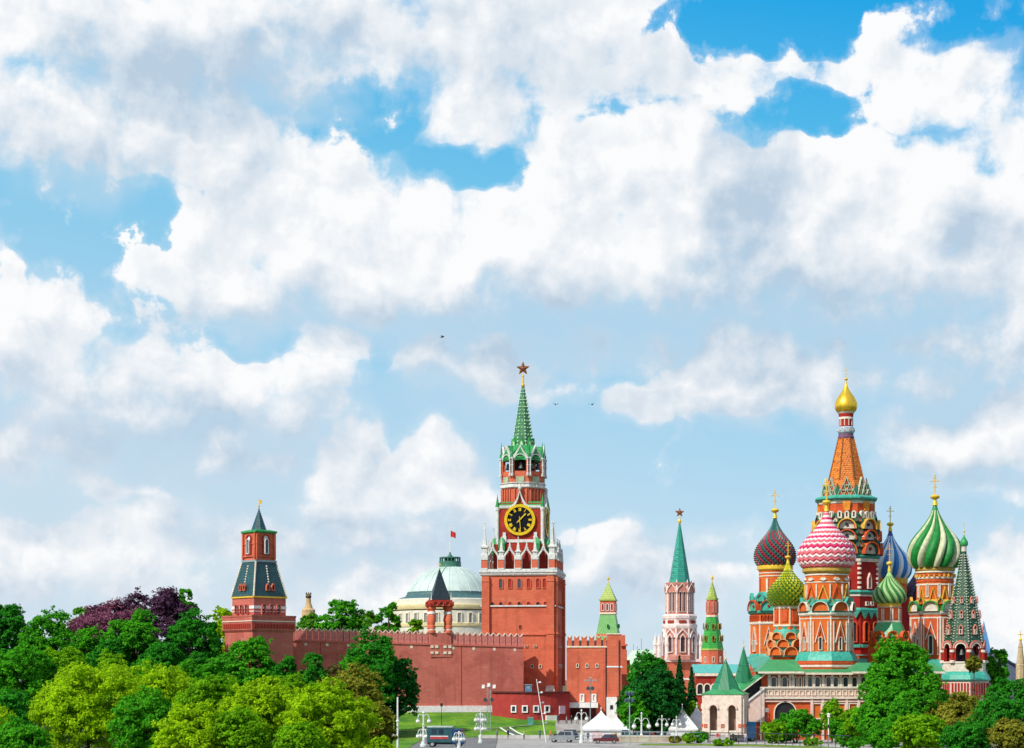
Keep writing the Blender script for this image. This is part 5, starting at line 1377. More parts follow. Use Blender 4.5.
b = MB(); b.box(gx(760), r(130), -.5, -.22, h(688.4), h(686.8)); b.box(gx(758), r(130), -.55, 0, h(699), h(697)); b.build('rail_moulding', [KWHT], bal)
for k in range(20):
    px = 764 + k * 6.2; b = MB(); b.ring([(-r(2.3), 0), (r(2.3), 0), (r(2.3), r(5.6)), (-r(2.3), r(5.6))], [(-r(1.5), r(.8)), (r(1.5), r(.8)), (r(1.5), r(4.8)), (-r(1.5), r(4.8))], -.4, -.2); b.build('panel_frame', [CREAM], bal, (gx(px), 0, h(695.4)))
# lower storey: one wide arch and framed panels
put('arch_opening', window_mesh(r(21), r(17.5), r(1.0), 'arch', CREAM, DARK, .35), gal, (gx(785), 0, h(719.5)))
for px, w_ in ((806, 0), (817, 1), (829, 1), (841, 1), (853, 1)):
    if w_: put('framed_panel', window_mesh(r(7), r(14), r(1.1), 'rect', KWHT, ORANGE, .3), gal, (gx(px), 0, h(718)))
    b = MB(); b.box(-r(1.2), r(1.2), -.4, .1, -4, h(699)); b.build('buttress', [PINK], gal, (gx(px + 5.6), 0, 0))
b = MB(); b.box(-r(60), r(130), -.35, .1, h(702), h(700.6)); b.build('ledge', [PINK], gal)
# green sheet roofs over the gallery
GR2 = GREENR
def hip(parent, x0, x1, y0, y1, z0, z1, xi0, xi1, m, name='gallery_roof', yb=None):
    b = MB(); b.add([(x0, y0, z0), (x1, y0, z0), (x1, y1, z0), (x0, y1, z0), (xi0, (y0 + y1) / 2, z1), (xi1, (y0 + y1) / 2, z1)], [(0, 1, 5, 4), (1, 2, 5), (2, 3, 4, 5), (3, 0, 4), (3, 2, 1, 0)])
    b.add([(x0, y0, z0 - .35), (x1, y0, z0 - .35), (x1, y0, z0 - .003), (x0, y0, z0 - .003)], [(0, 1, 2, 3)], 1)
    return b.build(name, [m, CREAM], parent)
hip(gal, gx(757), gx(803), -1.4, 8, h(671.5), h(659.5), gx(771), gx(798), GREENR)
hip(gal, gx(801), gx(853), -1.0, 5, h(672.6), h(669), gx(804), gx(850), GREENR)
hip(gal, gx(850), r(132), -1.4, 8, h(671.5), h(662.5), gx(860), r(126), GREENR)
# covered stair going down to the porch
b = MB(); b.plate([(gx(741), h(722)), (gx(764), h(722)), (gx(764), h(688)), (gx(741), h(707))], -.6, 3.4); st = b.build('stair_wall', [PINK], gal)
b = MB(); b.plate([(gx(740), h(708)), (gx(764), h(689)), (gx(764), h(687)), (gx(740), h(705.6))], -.85, -.55); b.build('stair_rail', [WHITE], st)
b = MB(); b.plate([(gx(744), h(704)), (gx(764), h(688)), (gx(764), h(674.5)), (gx(752), h(680)), (gx(744), h(690))], 1.2, 1.6); b.build('stair_opening', [DARK], st)
b = MB(); b.add([(gx(739), -.9, h(693)), (gx(766), -.9, h(672.4)), (gx(766), 4.4, h(668)), (gx(739), 4.4, h(689))], [(0, 1, 2, 3), (3, 2, 1, 0)]); b.add([(gx(739), -.9, h(694.4)), (gx(766), -.9, h(674)), (gx(766), -.9, h(672.4)), (gx(739), -.9, h(693))], [(0, 1, 2, 3)], 1); b.build('stair_roof', [GREENR, CREAM], st)
# porch with two green tents
tp = T(725.5, 734, 326); off = Vector(tp.loc) - C0; r, h = tp.r, tp.h
b = MB(); pw = r(21)
for phi in (-PI / 2, 0, PI, PI / 2):
    M = FM(r(18.5), phi)
    b.plate([(x, z) for x, z in wall_with_arch(r(37), 0, 0.01, .01, 2, [(r(18.5), h(694)), (-r(18.5), h(694))])] if False else wall_with_arch(r(37) / 2, 0, r(7.6), h(708.5), 8, [(r(9.25), h(694)), (-r(9.25), h(694))]), -.4, .6, 0, M @ Matrix.Translation((-r(9.25), 0, 0)))
    b.plate(wall_with_arch(r(37) / 2, 0, r(7.6), h(708.5), 8, [(r(9.25), h(694)), (-r(9.25), h(694))]), -.4, .6, 0, M @ Matrix.Translation((r(9.25), 0, 0)))
por = b.build('porch', [mat('porch_pink_stone', (.70, .56, .47), .8, .15, 1.5, stain=.15)], cat, off, R(-14))
for phi in (-PI / 2, 0, PI):
    for x in (-9.25, 9.25):
        v, rz = fl(r(18.5), phi, r(x), 0); hs_ = h(708.5)
        b = MB(); b.ring(arch(r(10.6), hs_, 10)[2:], arch(r(7.4), hs_, 10)[2:], -.7, -.2, 0, closed=False); b.build('arch_trim', [PINK], por, v, rz)
        b = MB(); b.box(-r(3.8), r(3.8), -.15, .15, 0, r(4)); b.build('parapet', [KWHT], por, v, rz)
    for x in (-17, 0, 17):
        v, rz = fl(r(18.5), phi, r(x), 0); b = MB(); b.loft([(r(2), 0), (r(2), r(1.5)), (r(1.3), r(2)), (r(1.3), h(711)), (r(1.9), h(710)), (r(1.9), h(708))], 10); b.build('column', [KWHT], por, v, rz)
        b = MB(); b.ring([(-r(1.6), r(7)), (r(1.6), r(7)), (r(1.6), r(10.4)), (-r(1.6), r(10.4))], [(-r(.7), r(7.9)), (r(.7), r(7.9)), (r(.7), r(9.5)), (-r(.7), r(9.5))], -.5, -.2); b.build('icon_frame', [ORED], por, v, rz)
b = MB(); b.loft([(r(19), h(698)), (r(20), h(696.6)), (r(20), h(694.6))], 4); b.build('porch_cornice', [CREAM], por)
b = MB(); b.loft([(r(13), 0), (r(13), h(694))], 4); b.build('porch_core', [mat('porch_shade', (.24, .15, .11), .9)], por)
b = MB(); b.loft([(r(21.4), h(694.6)), (r(21.4), h(693.6)), (r(12), h(689.5)), (r(11), h(689))], 4); b.build('porch_roof', [GREENR], por)
b = MB(); b.loft([(r(14), h(690.5)), (r(13), h(688)), (r(.7), h(660)), (r(.4), h(659))], 8); b.build('porch_tent', [GREENT2 := tile('deep_green_sheet', (.02, .22, .09), (.015, .17, .07), .8, 6.0, .3)], por)
b = MB(); b.loft([(r(.8), h(660)), (r(1.2), h(658.6)), (r(.3), h(657)), (r(.25), h(651))], 8); b.box(-r(1.2), r(1.2), -.04, .04, h(654), h(653.3)); b.build('porch_finial', [GOLDP], por)
tp2 = T(743.6, 734, 338); off = Vector(tp2.loc) - C0; r, h = tp2.r, tp2.h
b = MB(); b.box(-r(8.5), r(8.5), -r(8), r(8), 0, h(691)); por2 = b.build('stair_landing', [PINK], cat, off)
b = MB(); b.loft([(r(13.5), h(692)), (r(13.5), h(690.6)), (r(9), h(682.5))], 8); b.build('landing_roof', [GREENR], por2)
b = MB(); b.loft([(r(9.6), h(682.8)), (r(.6), h(648)), (r(.4), h(647))], 8); b.build('landing_tent', [GREENT2], por2)
b = MB(); b.loft([(r(.6), h(648)), (r(1), h(646.6)), (r(.25), h(645)), (r(.2), h(639))], 8); b.box(-r(1), r(1), -.04, .04, h(642), h(641.4)); b.build('landing_finial', [GOLDP], por2)

# ------------------------------------------------------------------ bell tower
t = T(964, 722, 348); r, h = t.r, t.h
bell = thing('bell_tower', 'open bell tower with steep green and white tent roof right of the cathedral', 'bell tower', t.loc)
b = MB(); b.loft(t.prof([(23, 740), (23, 680)]), 8, VROT); b.build('lower_stage', [PINK], bell)
for phi in facets():
    for x in (-7.5, -4.5, -1.5, 1.5, 4.5, 7.5): facet_plate(bell, t, 23, phi, x, 698, [(-r(.75), 0), (r(.75), 0), (r(.75), r(15)), (-r(.75), r(15))], -.15, .1, CRED, 'red_strip')
b = MB(); b.loft(t.prof([(24, 681), (25, 679.5), (23, 675), (20, 671.5)]), 8, VROT); b.build('skirt_roof', [TEAL], bell)
b = MB(); b.loft(t.prof([(20, 672), (20, 664), (20.6, 663), (20.6, 661.6)]), 8, VROT); b.build('arcade_plinth', [KWHT], bell)
for phi in (VROT + PI / 8 + k * PI / 4 for k in range(8)):
    if not facing(phi, -1.1): continue
    fw_ = 2 * 19.6 * math.tan(PI / 8)
    gb = [(r(fw_ / 2), h(649.5) - h(663))] + [(r(fw_ / 2 * .94) * math.cos(PI * i / 8), h(649.5) - h(663) + r(8) * math.sin(PI * i / 8)) for i in range(9)] + [(-r(fw_ / 2), h(649.5) - h(663))]
    b = MB(); b.plate(wall_with_arch(r(fw_), 0, r(9.4), h(649.5) - h(663), 8, gb), -r(.8), r(1.4)); v, rz = fl(r(19.4), phi, 0, h(662)); o = b.build('arcade_bay', [CRED], bell, v, rz)
    b = MB(); b.ring(arch(r(15.6), h(649.5) - h(663), 10)[2:], arch(r(12.8), h(649.5) - h(663), 10)[2:], -r(1.5), -r(.5), 0, closed=False); b.build('arch_trim', [mat('rose_trim', (.60, .22, .17), .8)], o)
    b = MB(); b.ring(arch(r(11.6), h(649.5) - h(663), 10)[2:], arch(r(9.3), h(649.5) - h(663), 10)[2:], -r(1.2), -r(.5), 0, closed=False); b.build('arch_trim', [KWHT], o)
for a in (VROT + k * PI / 4 for k in range(8)):
    if not facing(a, -.6): continue
    b = MB(); b.loft(t.prof([(2.6, 663), (2.6, 661), (1.7, 660.4), (1.7, 653), (2.5, 652.4), (2.5, 650)]), 8, None, [0, 0, 1, 0, 0]); q_ = r(20) / math.cos(PI / 8); b.build('column', [KWHT, CRED], bell, (q_ * math.cos(a), q_ * math.sin(a), 0))
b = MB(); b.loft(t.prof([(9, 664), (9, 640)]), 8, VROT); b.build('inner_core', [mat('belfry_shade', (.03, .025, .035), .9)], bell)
for phi in facets():
    b = MB(); b.loft(t.prof([(2.4, 655), (1.9, 652.6), (1.4, 650), (.4, 648.6)]), 12); b.build('bell', [MAT['bell_bronze']], bell, (r(14) * math.cos(phi), r(14) * math.sin(phi), 0))
b = MB(); b.loft(t.prof([(19.4, 645), (18.6, 641), (2.4, 553), (2.3, 551)]), 8, VROT); b.build('tent_roof', [tile('green_white_tile', (.014, .085, .04), (.010, .06, .03), .5, .4)], bell)
b = MB()
for k in range(8):
    a = VROT + k * PI / 4
    if not facing(a, -.3): continue
    for j in range(34):
        f = j / 34; q_ = (r(18.8) + (r(2.5) - r(18.8)) * f) / math.cos(PI / 8); e = r(.62)
        b.loft([(e, 0), (e * 1.2, e * .6), (e, e * 1.3)], 5, 0, M=Matrix.Translation((q_ * math.cos(a), q_ * math.sin(a), h(642) + (h(553) - h(642)) * f)))
b.build('hip_beads', [KWHT], bell)
b = MB()
for phi in facets():
    for x in (-1, 1):
        for j in range(20):
            f = j / 24; a_ = 18.7 + (2.4 - 18.7) * f; e = r(.5)
            M = FM(r(a_), phi, r(x * a_ * .22), h(641.6) + (h(553) - h(641.6)) * f); b.box(-e, e, -.12, .1, 0, e * 1.5, 0, M)
b.build('facet_beads', [PALEG], bell)
for phi in facets():
    for row, x, sc in ((634, 0, 1.0), (618, 0, .85), (603, 0, .7)):
        f = (641 - row) / 88; a_ = 18.6 + (2.4 - 18.6) * f
        window(bell, r(a_) + .1, phi, r(x), h(row), r(2.6 * sc), r(8 * sc), r(.9 * sc), 'keel', mat('rose_trim', (.60, .22, .17)), DARK, .25, name='dormer')
        window(bell, r(a_) + .32, phi, r(x), h(row + .2), r(1.6 * sc), r(4 * sc), r(.5 * sc), 'rect', KWHT, DARK, .15, name='dormer')
b = MB(); b.loft(t.prof([(2.6, 551.5), (2.6, 545.6), (3, 545)]), 14); b.build('neck', [KWHT], bell)
put('onion_dome', onion('plain', r(4.0), h(534) - h(546), [GREEN]), bell, (0, 0, h(546)))
put('cross', cross_mesh(h(522) - h(535), r(.6)), bell, (0, 0, h(535)))

# ------------------------------------------------------------------ trees
def leaf_mat(name, col, var=.35, trans=.3, col2=None):
    if name in MAT: return MAT[name]
    m = bpy.data.materials.new(name); m.use_nodes = True
    t = m.node_tree; t.nodes.clear(); N = NB(t)
    geo = N.n('ShaderNodeNewGeometry'); tc = N.n('ShaderNodeTexCoord')
    lo = tuple(x * (1 - var) for x in col) + (1,)
    hi = tuple(min(1, x * (1 + var)) for x in (col2 or col)) + (1,)
    rnd_ = geo.outputs['Random Per Island']
    patch = N.smooth(N.noise(tc.outputs['Object'], .45, 3.0, .6), .35, .65)
    f = N.m('ADD', N.m('MULTIPLY', rnd_, .5), N.m('MULTIPLY', patch, .5))
    c = N.mix(f, lo, hi)
    d = N.n('ShaderNodeBsdfDiffuse'); t.links.new(c, d.inputs['Color'])
    tr = N.n('ShaderNodeBsdfTranslucent'); t.links.new(N.mix(.5, c, tuple(min(1, x * 1.5) for x in col) + (1,)), tr.inputs['Color'])
    mx = N.n('ShaderNodeMixShader'); mx.inputs[0].default_value = trans
    t.links.new(d.outputs[0], mx.inputs[1]); t.links.new(tr.outputs[0], mx.inputs[2])
    o = N.n('ShaderNodeOutputMaterial'); t.links.new(mx.outputs[0], o.inputs[0])
    MAT[name] = m
    return m
LEAF = {
    'lime': leaf_mat('leaf_yellow_green', (.26, .50, .012), .38, .46, (.37, .55, .010)),
    'limed': leaf_mat('leaf_grass_green', (.145, .40, .012), .38, .44, (.19, .40, .010)),
    'mid': leaf_mat('leaf_mid_green', (.05, .33, .018), .40, .42, (.085, .35, .014)),
    'dark': leaf_mat('leaf_dark_green', (.028, .24, .022), .42, .40, (.04, .25, .016)),
    'deep': leaf_mat('leaf_deep_green', (.015, .13, .02), .5, .28),
    'purple': leaf_mat('leaf_purple', (.16, .055, .10), .5, .25, (.22, .075, .12)),
    'purpled': leaf_mat('leaf_dark_plum', (.10, .045, .085), .5, .25),
    'olive': leaf_mat('leaf_olive', (.17, .22, .022), .5, .3, (.23, .22, .025)),
    'brown': leaf_mat('leaf_bronze', (.20, .13, .06), .5, .25, (.14, .15, .03)),
    'willow': leaf_mat('leaf_willow', (.075, .31, .02), .45, .38, (.12, .33, .02)),
    'fir': leaf_mat('needle_green', (.016, .11, .026), .5, .2),
}
BARK = mat('bark', (.09, .07, .05), .95, .35, 3.0, bump=.5)
def crown_mesh(seed, wr, hc, n, leaf, kind='round'):
    rg = np.random.default_rng(seed)
    if kind == 'fir':
        nb = n
        t = rg.random(nb) ** .62                     # 0 tip .. 1 base
        tier = .55 + .45 * np.abs(((t * 11) % 1.0))
        a = rg.random(nb) * 2 * PI
        lump = 1 + .22 * np.sin(a * 5 + np.floor(t * 11) * 1.7)
        rr = wr * t * tier * lump * (.55 + .45 * rg.random(nb) ** .5)
        c = np.stack([rr * np.cos(a), rr * np.sin(a), hc * (1 - t) - rr * .25], 1)
        nn = np.stack([np.cos(a) * .5, np.sin(a) * .5, np.full(nb, .8)], 1) + rg.normal(0, .4, (nb, 3))
    else:
        L = {'round': 24, 'loose': 20, 'bush': 13, 'tall': 24}[kind]
        cen, rad = [], []
        ga = PI * (3 - math.sqrt(5))
        for i in range(L):
            zz = 1 - 2 * (i + .5) / L
            zz = max(-.95, min(.97, zz * .95 + rg.normal(0, .07))); a = i * ga + rg.normal(0, .25)
            q0 = math.sqrt(1 - zz * zz)
            k = .60 + .20 * rg.random()
            if zz < -.3: k *= .92
            # egg-shaped crown, wider below the middle
            wd = 1.0 if zz < .1 else 1.0 - .12 * zz
            c = np.array([q0 * math.cos(a) * wr * k * wd, q0 * math.sin(a) * wr * k * wd, hc * .48 + zz * hc * .5 * (k + .06)])
            q = min(wr, hc * .6) * (.20 + .26 * rg.random())
            if kind == 'loose': q *= .78
            cen.append(c); rad.append(q)
        cen, rad = np.array(cen), np.array(rad)
        SUB = 74
        sc, sr = [], []
        for c, q in zip(cen, rad):
            for _ in range(SUB):
                u = rg.normal(0, 1, 3); u /= np.linalg.norm(u)
                if u[2] < -.6: u[2] = -u[2]
                p = c + u * q * ((.66 + .44 * rg.random()) if rg.random() < .88 else rg.uniform(1.1, 1.42))
                d = np.linalg.norm((p - cen) / (rad[:, None] * .70), axis=1)
                if (d < 1).sum() > 0 and rg.random() < .8: continue
                sc.append(p); sr.append(min(wr, hc * .6) * (.028 + .075 * rg.random() ** 1.5))
        sc, sr = np.array(sc), np.array(sr)
        w = sr ** 1.6; ix = rg.choice(len(sc), n, p=w / w.sum())
        u = rg.normal(0, 1, (n, 3)); u /= np.linalg.norm(u, axis=1)[:, None]
        c = sc[ix] + u * sr[ix][:, None] * (.35 + .95 * rg.random(n))[:, None] * np.array([1.25, 1.25, .85])
        zf = c[:, 2] < 0
        c[zf, 2] = np.abs(c[zf, 2]) * .5
        ctr = np.array([0, 0, hc * .42])
        out = (c - ctr); out /= np.linalg.norm(out, axis=1)[:, None] + 1e-6
        nn = u * .55 + out * .6 + np.array([0, 0, .3]) + rg.normal(0, .5, (n, 3))
    nn /= np.linalg.norm(nn, axis=1)[:, None]
    t1 = np.cross(nn, rg.normal(0, 1, (len(c), 3))); t1 /= np.linalg.norm(t1, axis=1)[:, None]
    t2 = np.cross(nn, t1)
    s1 = (leaf * (.6 + .8 * rg.random(len(c))))[:, None]; s2 = s1 * (.55 + .3 * rg.random(len(c)))[:, None]
    bend = nn * s1 * .25
    V = np.stack([c - t1 * s1, c - t2 * s2 + bend, c + t1 * s1, c + t2 * s2 + bend], 1).reshape(-1, 3)
    m = len(c)
    me = bpy.data.meshes.new('crown')
    me.vertices.add(4 * m); me.vertices.foreach_set('co', V.astype(np.float32).ravel())
    me.loops.add(4 * m); me.loops.foreach_set('vertex_index', np.arange(4 * m, dtype=np.int32))
    me.polygons.add(m); me.polygons.foreach_set('loop_start', np.arange(0, 4 * m, 4, dtype=np.int32))
    me.update(calc_edges=True); me.validate()
    return me
TREES = 0
def tree(px, top, w, Y, leaf, label, kind='round', name='leafy_tree', dens=1.0, group=None, hc=None, lsz=None, zb=None):
    """px, top, w: picture column, row of the crown's top, crown width in pixels"""
    global TREES
    TREES += 1
    X = wx(px, Y); zg = ground_z(X, Y) if zb is None else zb
    ztop = wz(top, Y); Ht = max(1.2, ztop - zg); wr = w * Y / FPX / 2
    bush = kind == 'bush'
    if hc is None: hc = Ht * .98 if bush else min(Ht * .93, max(wr * 2 * 1.35, Ht * .80))
    if kind == 'fir': hc = Ht * .97
    o = thing(name, label, 'shrub' if bush else 'tree', (X, Y, zg), 0, group)
    ls = lsz or (.00058 * Y + .03)
    n = int(dens * min(34000, max(1500, 3.6 * (wr * hc * PI + wr * wr * PI) / (ls * ls))))
    crown_name = 'crown' if not bush else 'foliage'
    me = crown_mesh(1000 + TREES * 7, wr * .93, hc, n, ls, kind)
    me.materials.append(LEAF[leaf])
    put(crown_name, me, o, (0, 0, Ht - hc))
    b = MB(); rg = random.Random(TREES)
    tr = max(.08, Ht * .022)
    if bush:
        for k in range(5):
            a = k * 1.26 + rg.random(); b.tube([(0, 0, -.3), (math.cos(a) * wr * .3, math.sin(a) * wr * .3, hc * .4), (math.cos(a) * wr * .55, math.sin(a) * wr * .55, hc * .75)], tr, 5, r1=tr * .3)
        b.build('stem', [BARK], o)
    else:
        top_ = Ht * (.97 if kind == 'fir' else .8)
        b.tube([(0, 0, -.5), (rg.uniform(-.1, .1), rg.uniform(-.1, .1), Ht * .3), (rg.uniform(-.2, .2), rg.uniform(-.2, .2), top_)], tr, 8, r1=tr * .25)
        if kind != 'fir':
            for k in range(9):
                a = k * 2.4 + rg.random(); z0 = Ht * (.22 + .05 * k); L_ = wr * rg.uniform(.5, .75)
                b.tube([(0, 0, z0), (math.cos(a) * L_ * .5, math.sin(a) * L_ * .5, z0 + L_ * .35), (math.cos(a) * L_, math.sin(a) * L_, z0 + L_ * .9)], tr * .45, 5, r1=tr * .12)
        b.build('trunk', [BARK], o)
    return o
GB = 'trees of the park left of the fortress wall'
# back row against the sky
tree(3, 596, 56, 336, 'dark', 'dark green round tree at the far left edge of the back row', group=GB)
tree(46, 612, 64, 328, 'mid', 'mid green bushy tree left of the purple tree', group=GB)
tree(108, 593, 100, 345, 'purple', 'wide purple-leaved tree left of its darker plum neighbour', group=GB)
tree(156, 581, 90, 350, 'purpled', 'dark plum-leaved tree rising highest in the park', group=GB)
tree(80, 599, 26, 356, 'willow', 'small light green treetop peeping out left behind the purple tree', group=GB)
tree(184, 580, 34, 357, 'mid', 'green treetop peeping out right behind the dark plum tree', group=GB)
tree(88, 627, 52, 326, 'mid', 'bright mid green tree in front of the purple tree', group=GB)
tree(137, 607, 68, 322, 'mid', 'broad green tree right below the dark plum tree', group=GB)
tree(193, 606, 62, 324, 'dark', 'broad dark green tree left of the corner tower', group=GB)
tree(224, 597, 36, 372, 'lime', 'yellow-green tree half hidden behind the corner tower', group=GB)
tree(112, 628, 44, 318, 'dark', 'dark green tree low between the two broad green ones', group=GB)
tree(160, 636, 60, 316, 'dark', 'shaded dark green tree under the broad green trees', group=GB)
# in front of the wall
tree(249, 632, 68, 318, 'mid', 'rounded mid green tree in front of the base of the corner tower', group=GB)
tree(211, 656, 48, 300, 'mid', 'small mid green tree left of the rounded tree at the corner tower', group=GB)
tree(286, 650, 34, 312, 'dark', 'small dark green tree right of the rounded tree at the corner tower', group=GB)
tree(312, 653, 42, 312, 'dark', 'bushy dark green tree low in front of the long wall', group=GB)
tree(373, 632, 66, 340, 'dark', 'dark green spreading tree on the lawn against the long wall', group=GB)
tree(396, 656, 50, 342, 'deep', 'deep green lower crown at the right of the spreading lawn tree', group=GB)
tree(352, 654, 46, 336, 'mid', 'green lower crown at the left of the spreading lawn tree', group=GB)
tree(335, 656, 30, 322, 'brown', 'thin bronze-brown shrub before the long wall', 'loose', 'sparse_tree', .35, group=GB)
# middle slope
tree(22, 646, 84, 290, 'mid', 'mid green tree at the left edge on the middle slope', group=GB)
tree(62, 640, 62, 296, 'limed', 'light green tree just above the big yellow-green tree', group=GB)
tree(112, 655, 56, 284, 'limed', 'grass green tree above the right of the big yellow-green tree', group=GB)
tree(150, 656, 40, 300, 'mid', 'small mid green tree in the gap under the dark broad trees', group=GB)
tree(186, 655, 44, 286, 'mid', 'small leafy green tree under the dark tree left of the corner tower', group=GB)
tree(8, 690, 60, 250, 'dark', 'dark green tree at the left edge beside the big yellow-green tree', group=GB)
# nearest trees along the bottom
tree(88, 664, 124, 236, 'lime', 'biggest rounded yellow-green tree in the left foreground', dens=1.25, group=GB)
tree(160, 667, 86, 256, 'lime', 'yellow-green tree right of the biggest foreground tree', group=GB)
tree(206, 678, 82, 244, 'limed', 'grass green tree below the small mid green tree', dens=1.1, group=GB)
tree(147, 692, 66, 226, 'mid', 'mid green tree in the dip between the yellow-green foreground trees', group=GB)
tree(192, 708, 84, 212, 'lime', 'bright yellow-green crown at the bottom edge left of centre', dens=1.1, group=GB)
tree(262, 684, 92, 238, 'lime', 'bright yellow-green tree below the rounded tree at the corner tower', dens=1.15, group=GB)
tree(238, 712, 66, 212, 'limed', 'light green crown at the bottom edge under the bright tree', group=GB)
tree(327, 690, 96, 228, 'lime', 'bright yellow-green tree beside the bronze chestnut', dens=1.15, group=GB)
tree(352, 672, 84, 256, 'olive', 'bronze-tinted chestnut tree before the spreading lawn tree', group=GB)
tree(290, 668, 56, 272, 'limed', 'grass green tree in front of the long wall', group=GB)
tree(372, 700, 52, 240, 'olive', 'olive tree at the right end of the foreground row', group=GB)
tree(380, 736, 30, 226, 'lime', 'low yellow-green tuft at the foot of the white mast', 'bush', 'leafy_shrub', group=GB)
tree(20, 722, 70, 214, 'mid', 'mid green crown in the lower left corner', group=GB)
tree(300, 726, 60, 208, 'limed', 'light green crown at the bottom edge before the yellow-green trees', group=GB)
# behind the wall
GW = 'trees behind the long wall'
for px, top, w, lf, lab, kd in ((310, 606, 34, 'willow', 'light green tree behind the wall nearest the corner tower', 'round'), (341, 594, 52, 'mid', 'tallest round green tree behind the long wall', 'round'), (366, 598, 44, 'willow', 'light green drooping tree in the middle behind the wall', 'loose'),
                          (388, 593, 32, 'mid', 'thin feathery tree behind the wall next to the palace', 'loose'), (396, 614, 26, 'mid', 'small round tree behind the wall at the palace corner', 'round'), (415, 607, 22, 'limed', 'small yellow-green tree behind the wall beside the open turret', 'round')):
    tree(px, top, w, 402, lf, lab, kd, group=GW, dens=.9 if kd == 'round' else .6)
# beside the barbican
tree(650, 651, 50, 346, 'dark', 'upper crown of the big dark linden right of the barbican', 'round')
tree(655, 672, 76, 342, 'deep', 'big dark spreading linden tree behind the white marquees', 'round', dens=1.2)
tree(634, 690, 34, 338, 'mid', 'lighter green tree at the left flank of the big linden', 'round')
tree(679.5, 656, 30, 356, 'fir', 'taller dark fir beside the big linden', 'fir', 'fir_tree', group='firs by the linden')
tree(691.5, 667, 24, 354, 'fir', 'shorter slim fir right of the taller fir', 'fir', 'fir_tree', group='firs by the linden')
# right, in front of the cathedral
GR = 'trees in front of the cathedral'
tree(900, 634, 66, 326, 'mid', 'tall bright green tree before the right half of the cathedral', dens=1.15, group=GR)
tree(886, 660, 52, 322, 'mid', 'green side crown left under the tall bright tree', group=GR)
tree(926, 668, 46, 322, 'mid', 'green side crown right under the tall bright tree', group=GR)
tree(898, 692, 82, 300, 'mid', 'full green tree below the tall bright tree', dens=1.1, group=GR)
tree(859, 706, 44, 312, 'limed', 'yellowish green tree at the right end of the gallery', group=GR)
tree(875, 704, 44, 300, 'mid', 'mid green tree beside the yellowish tree at the gallery', group=GR)
tree(974, 655, 20, 340, 'olive', 'small olive treetop in front of the bell tower arches', 'loose', group=GR, hc=3.2, dens=.8)
tree(998, 643, 26, 372, 'mid', 'upright green tree right behind the bell tower', 'tall', group=GR, hc=11)
tree(972, 698, 40, 328, 'olive', 'olive crown before the foot of the bell tower', 'loose', group=GR, hc=4.5, dens=.7)
tree(962, 697, 84, 296, 'olive', 'large olive tree at the lower right', dens=1.1, group=GR)
tree(1008, 676, 48, 318, 'dark', 'dark green tree at the right edge under the blue roof', group=GR)
tree(1002, 699, 62, 288, 'dark', 'shaded dark tree at the right edge beside the large olive tree', group=GR)
tree(920, 716, 66, 272, 'limed', 'light green tree at the bottom edge before the large olive tree', group=GR)
tree(1010, 720, 60, 262, 'olive', 'olive tree in the lower right corner', group=GR)
tree(965, 722, 62, 262, 'dark', 'dark olive-green crown at the bottom edge right of the light green tree', group=GR)
tree(884, 724, 50, 280, 'mid', 'green bush-like crown at the bottom edge under the full green tree', group=GR)
tree(796, 711, 62, 318, 'mid', 'wide green bush in front of the dark gallery arch', 'bush', 'leafy_shrub')
tree(776, 722, 32, 316, 'limed', 'yellowish bush at the left of the wide green bush', 'bush', 'leafy_shrub')
tree(832, 699, 24, 322, 'limed', 'small yellow-green tree before the orange gallery wall', 'round')
tree(845, 716, 36, 314, 'mid', 'green bush under the small yellow-green tree', 'bush', 'leafy_shrub')
tree(692, 700, 18, 350, 'limed', 'light green young tree at the foot of the firs', 'loose')
for px, top, w, Y, lf, lab in ((689, 733, 16, 316, 'limed', 'low yellow-green shrub left of the shrubs behind the pale railing'), (701, 731, 18, 317, 'mid', 'low green shrub in the middle behind the pale railing'), (675, 736, 14, 318, 'olive', 'low olive shrub on top of the stone wall end'),
                               (723, 741, 26, 303, 'limed', 'small yellow-green shrub on the verge before the iron railing'), (853, 738, 34, 290, 'mid', 'rounded green shrub at the end of the iron railing'), (812, 740, 26, 304, 'limed', 'light green shrub on the verge below the wide green bush')):
    tree(px, top, w, Y, lf, lab, 'bush', 'leafy_shrub')
# trees that stand just outside the picture on either side
for px, top, w, Y, lf, lab in ((1046, 668, 70, 330, 'mid', 'mid green tree beyond the dark trees at the right edge'), (1100, 660, 80, 360, 'dark', 'dark green tree farthest right beyond the picture edge'), (1070, 700, 90, 285, 'limed', 'light green tree right of the olive corner tree'), (-34, 640, 90, 300, 'mid', 'mid green tree left of the left edge trees'), (-40, 690, 100, 225, 'lime', 'yellow-green tree left of the lower left corner')):
    tree(px, top, w, Y, lf, lab, group='trees just beyond the view', dens=.6)

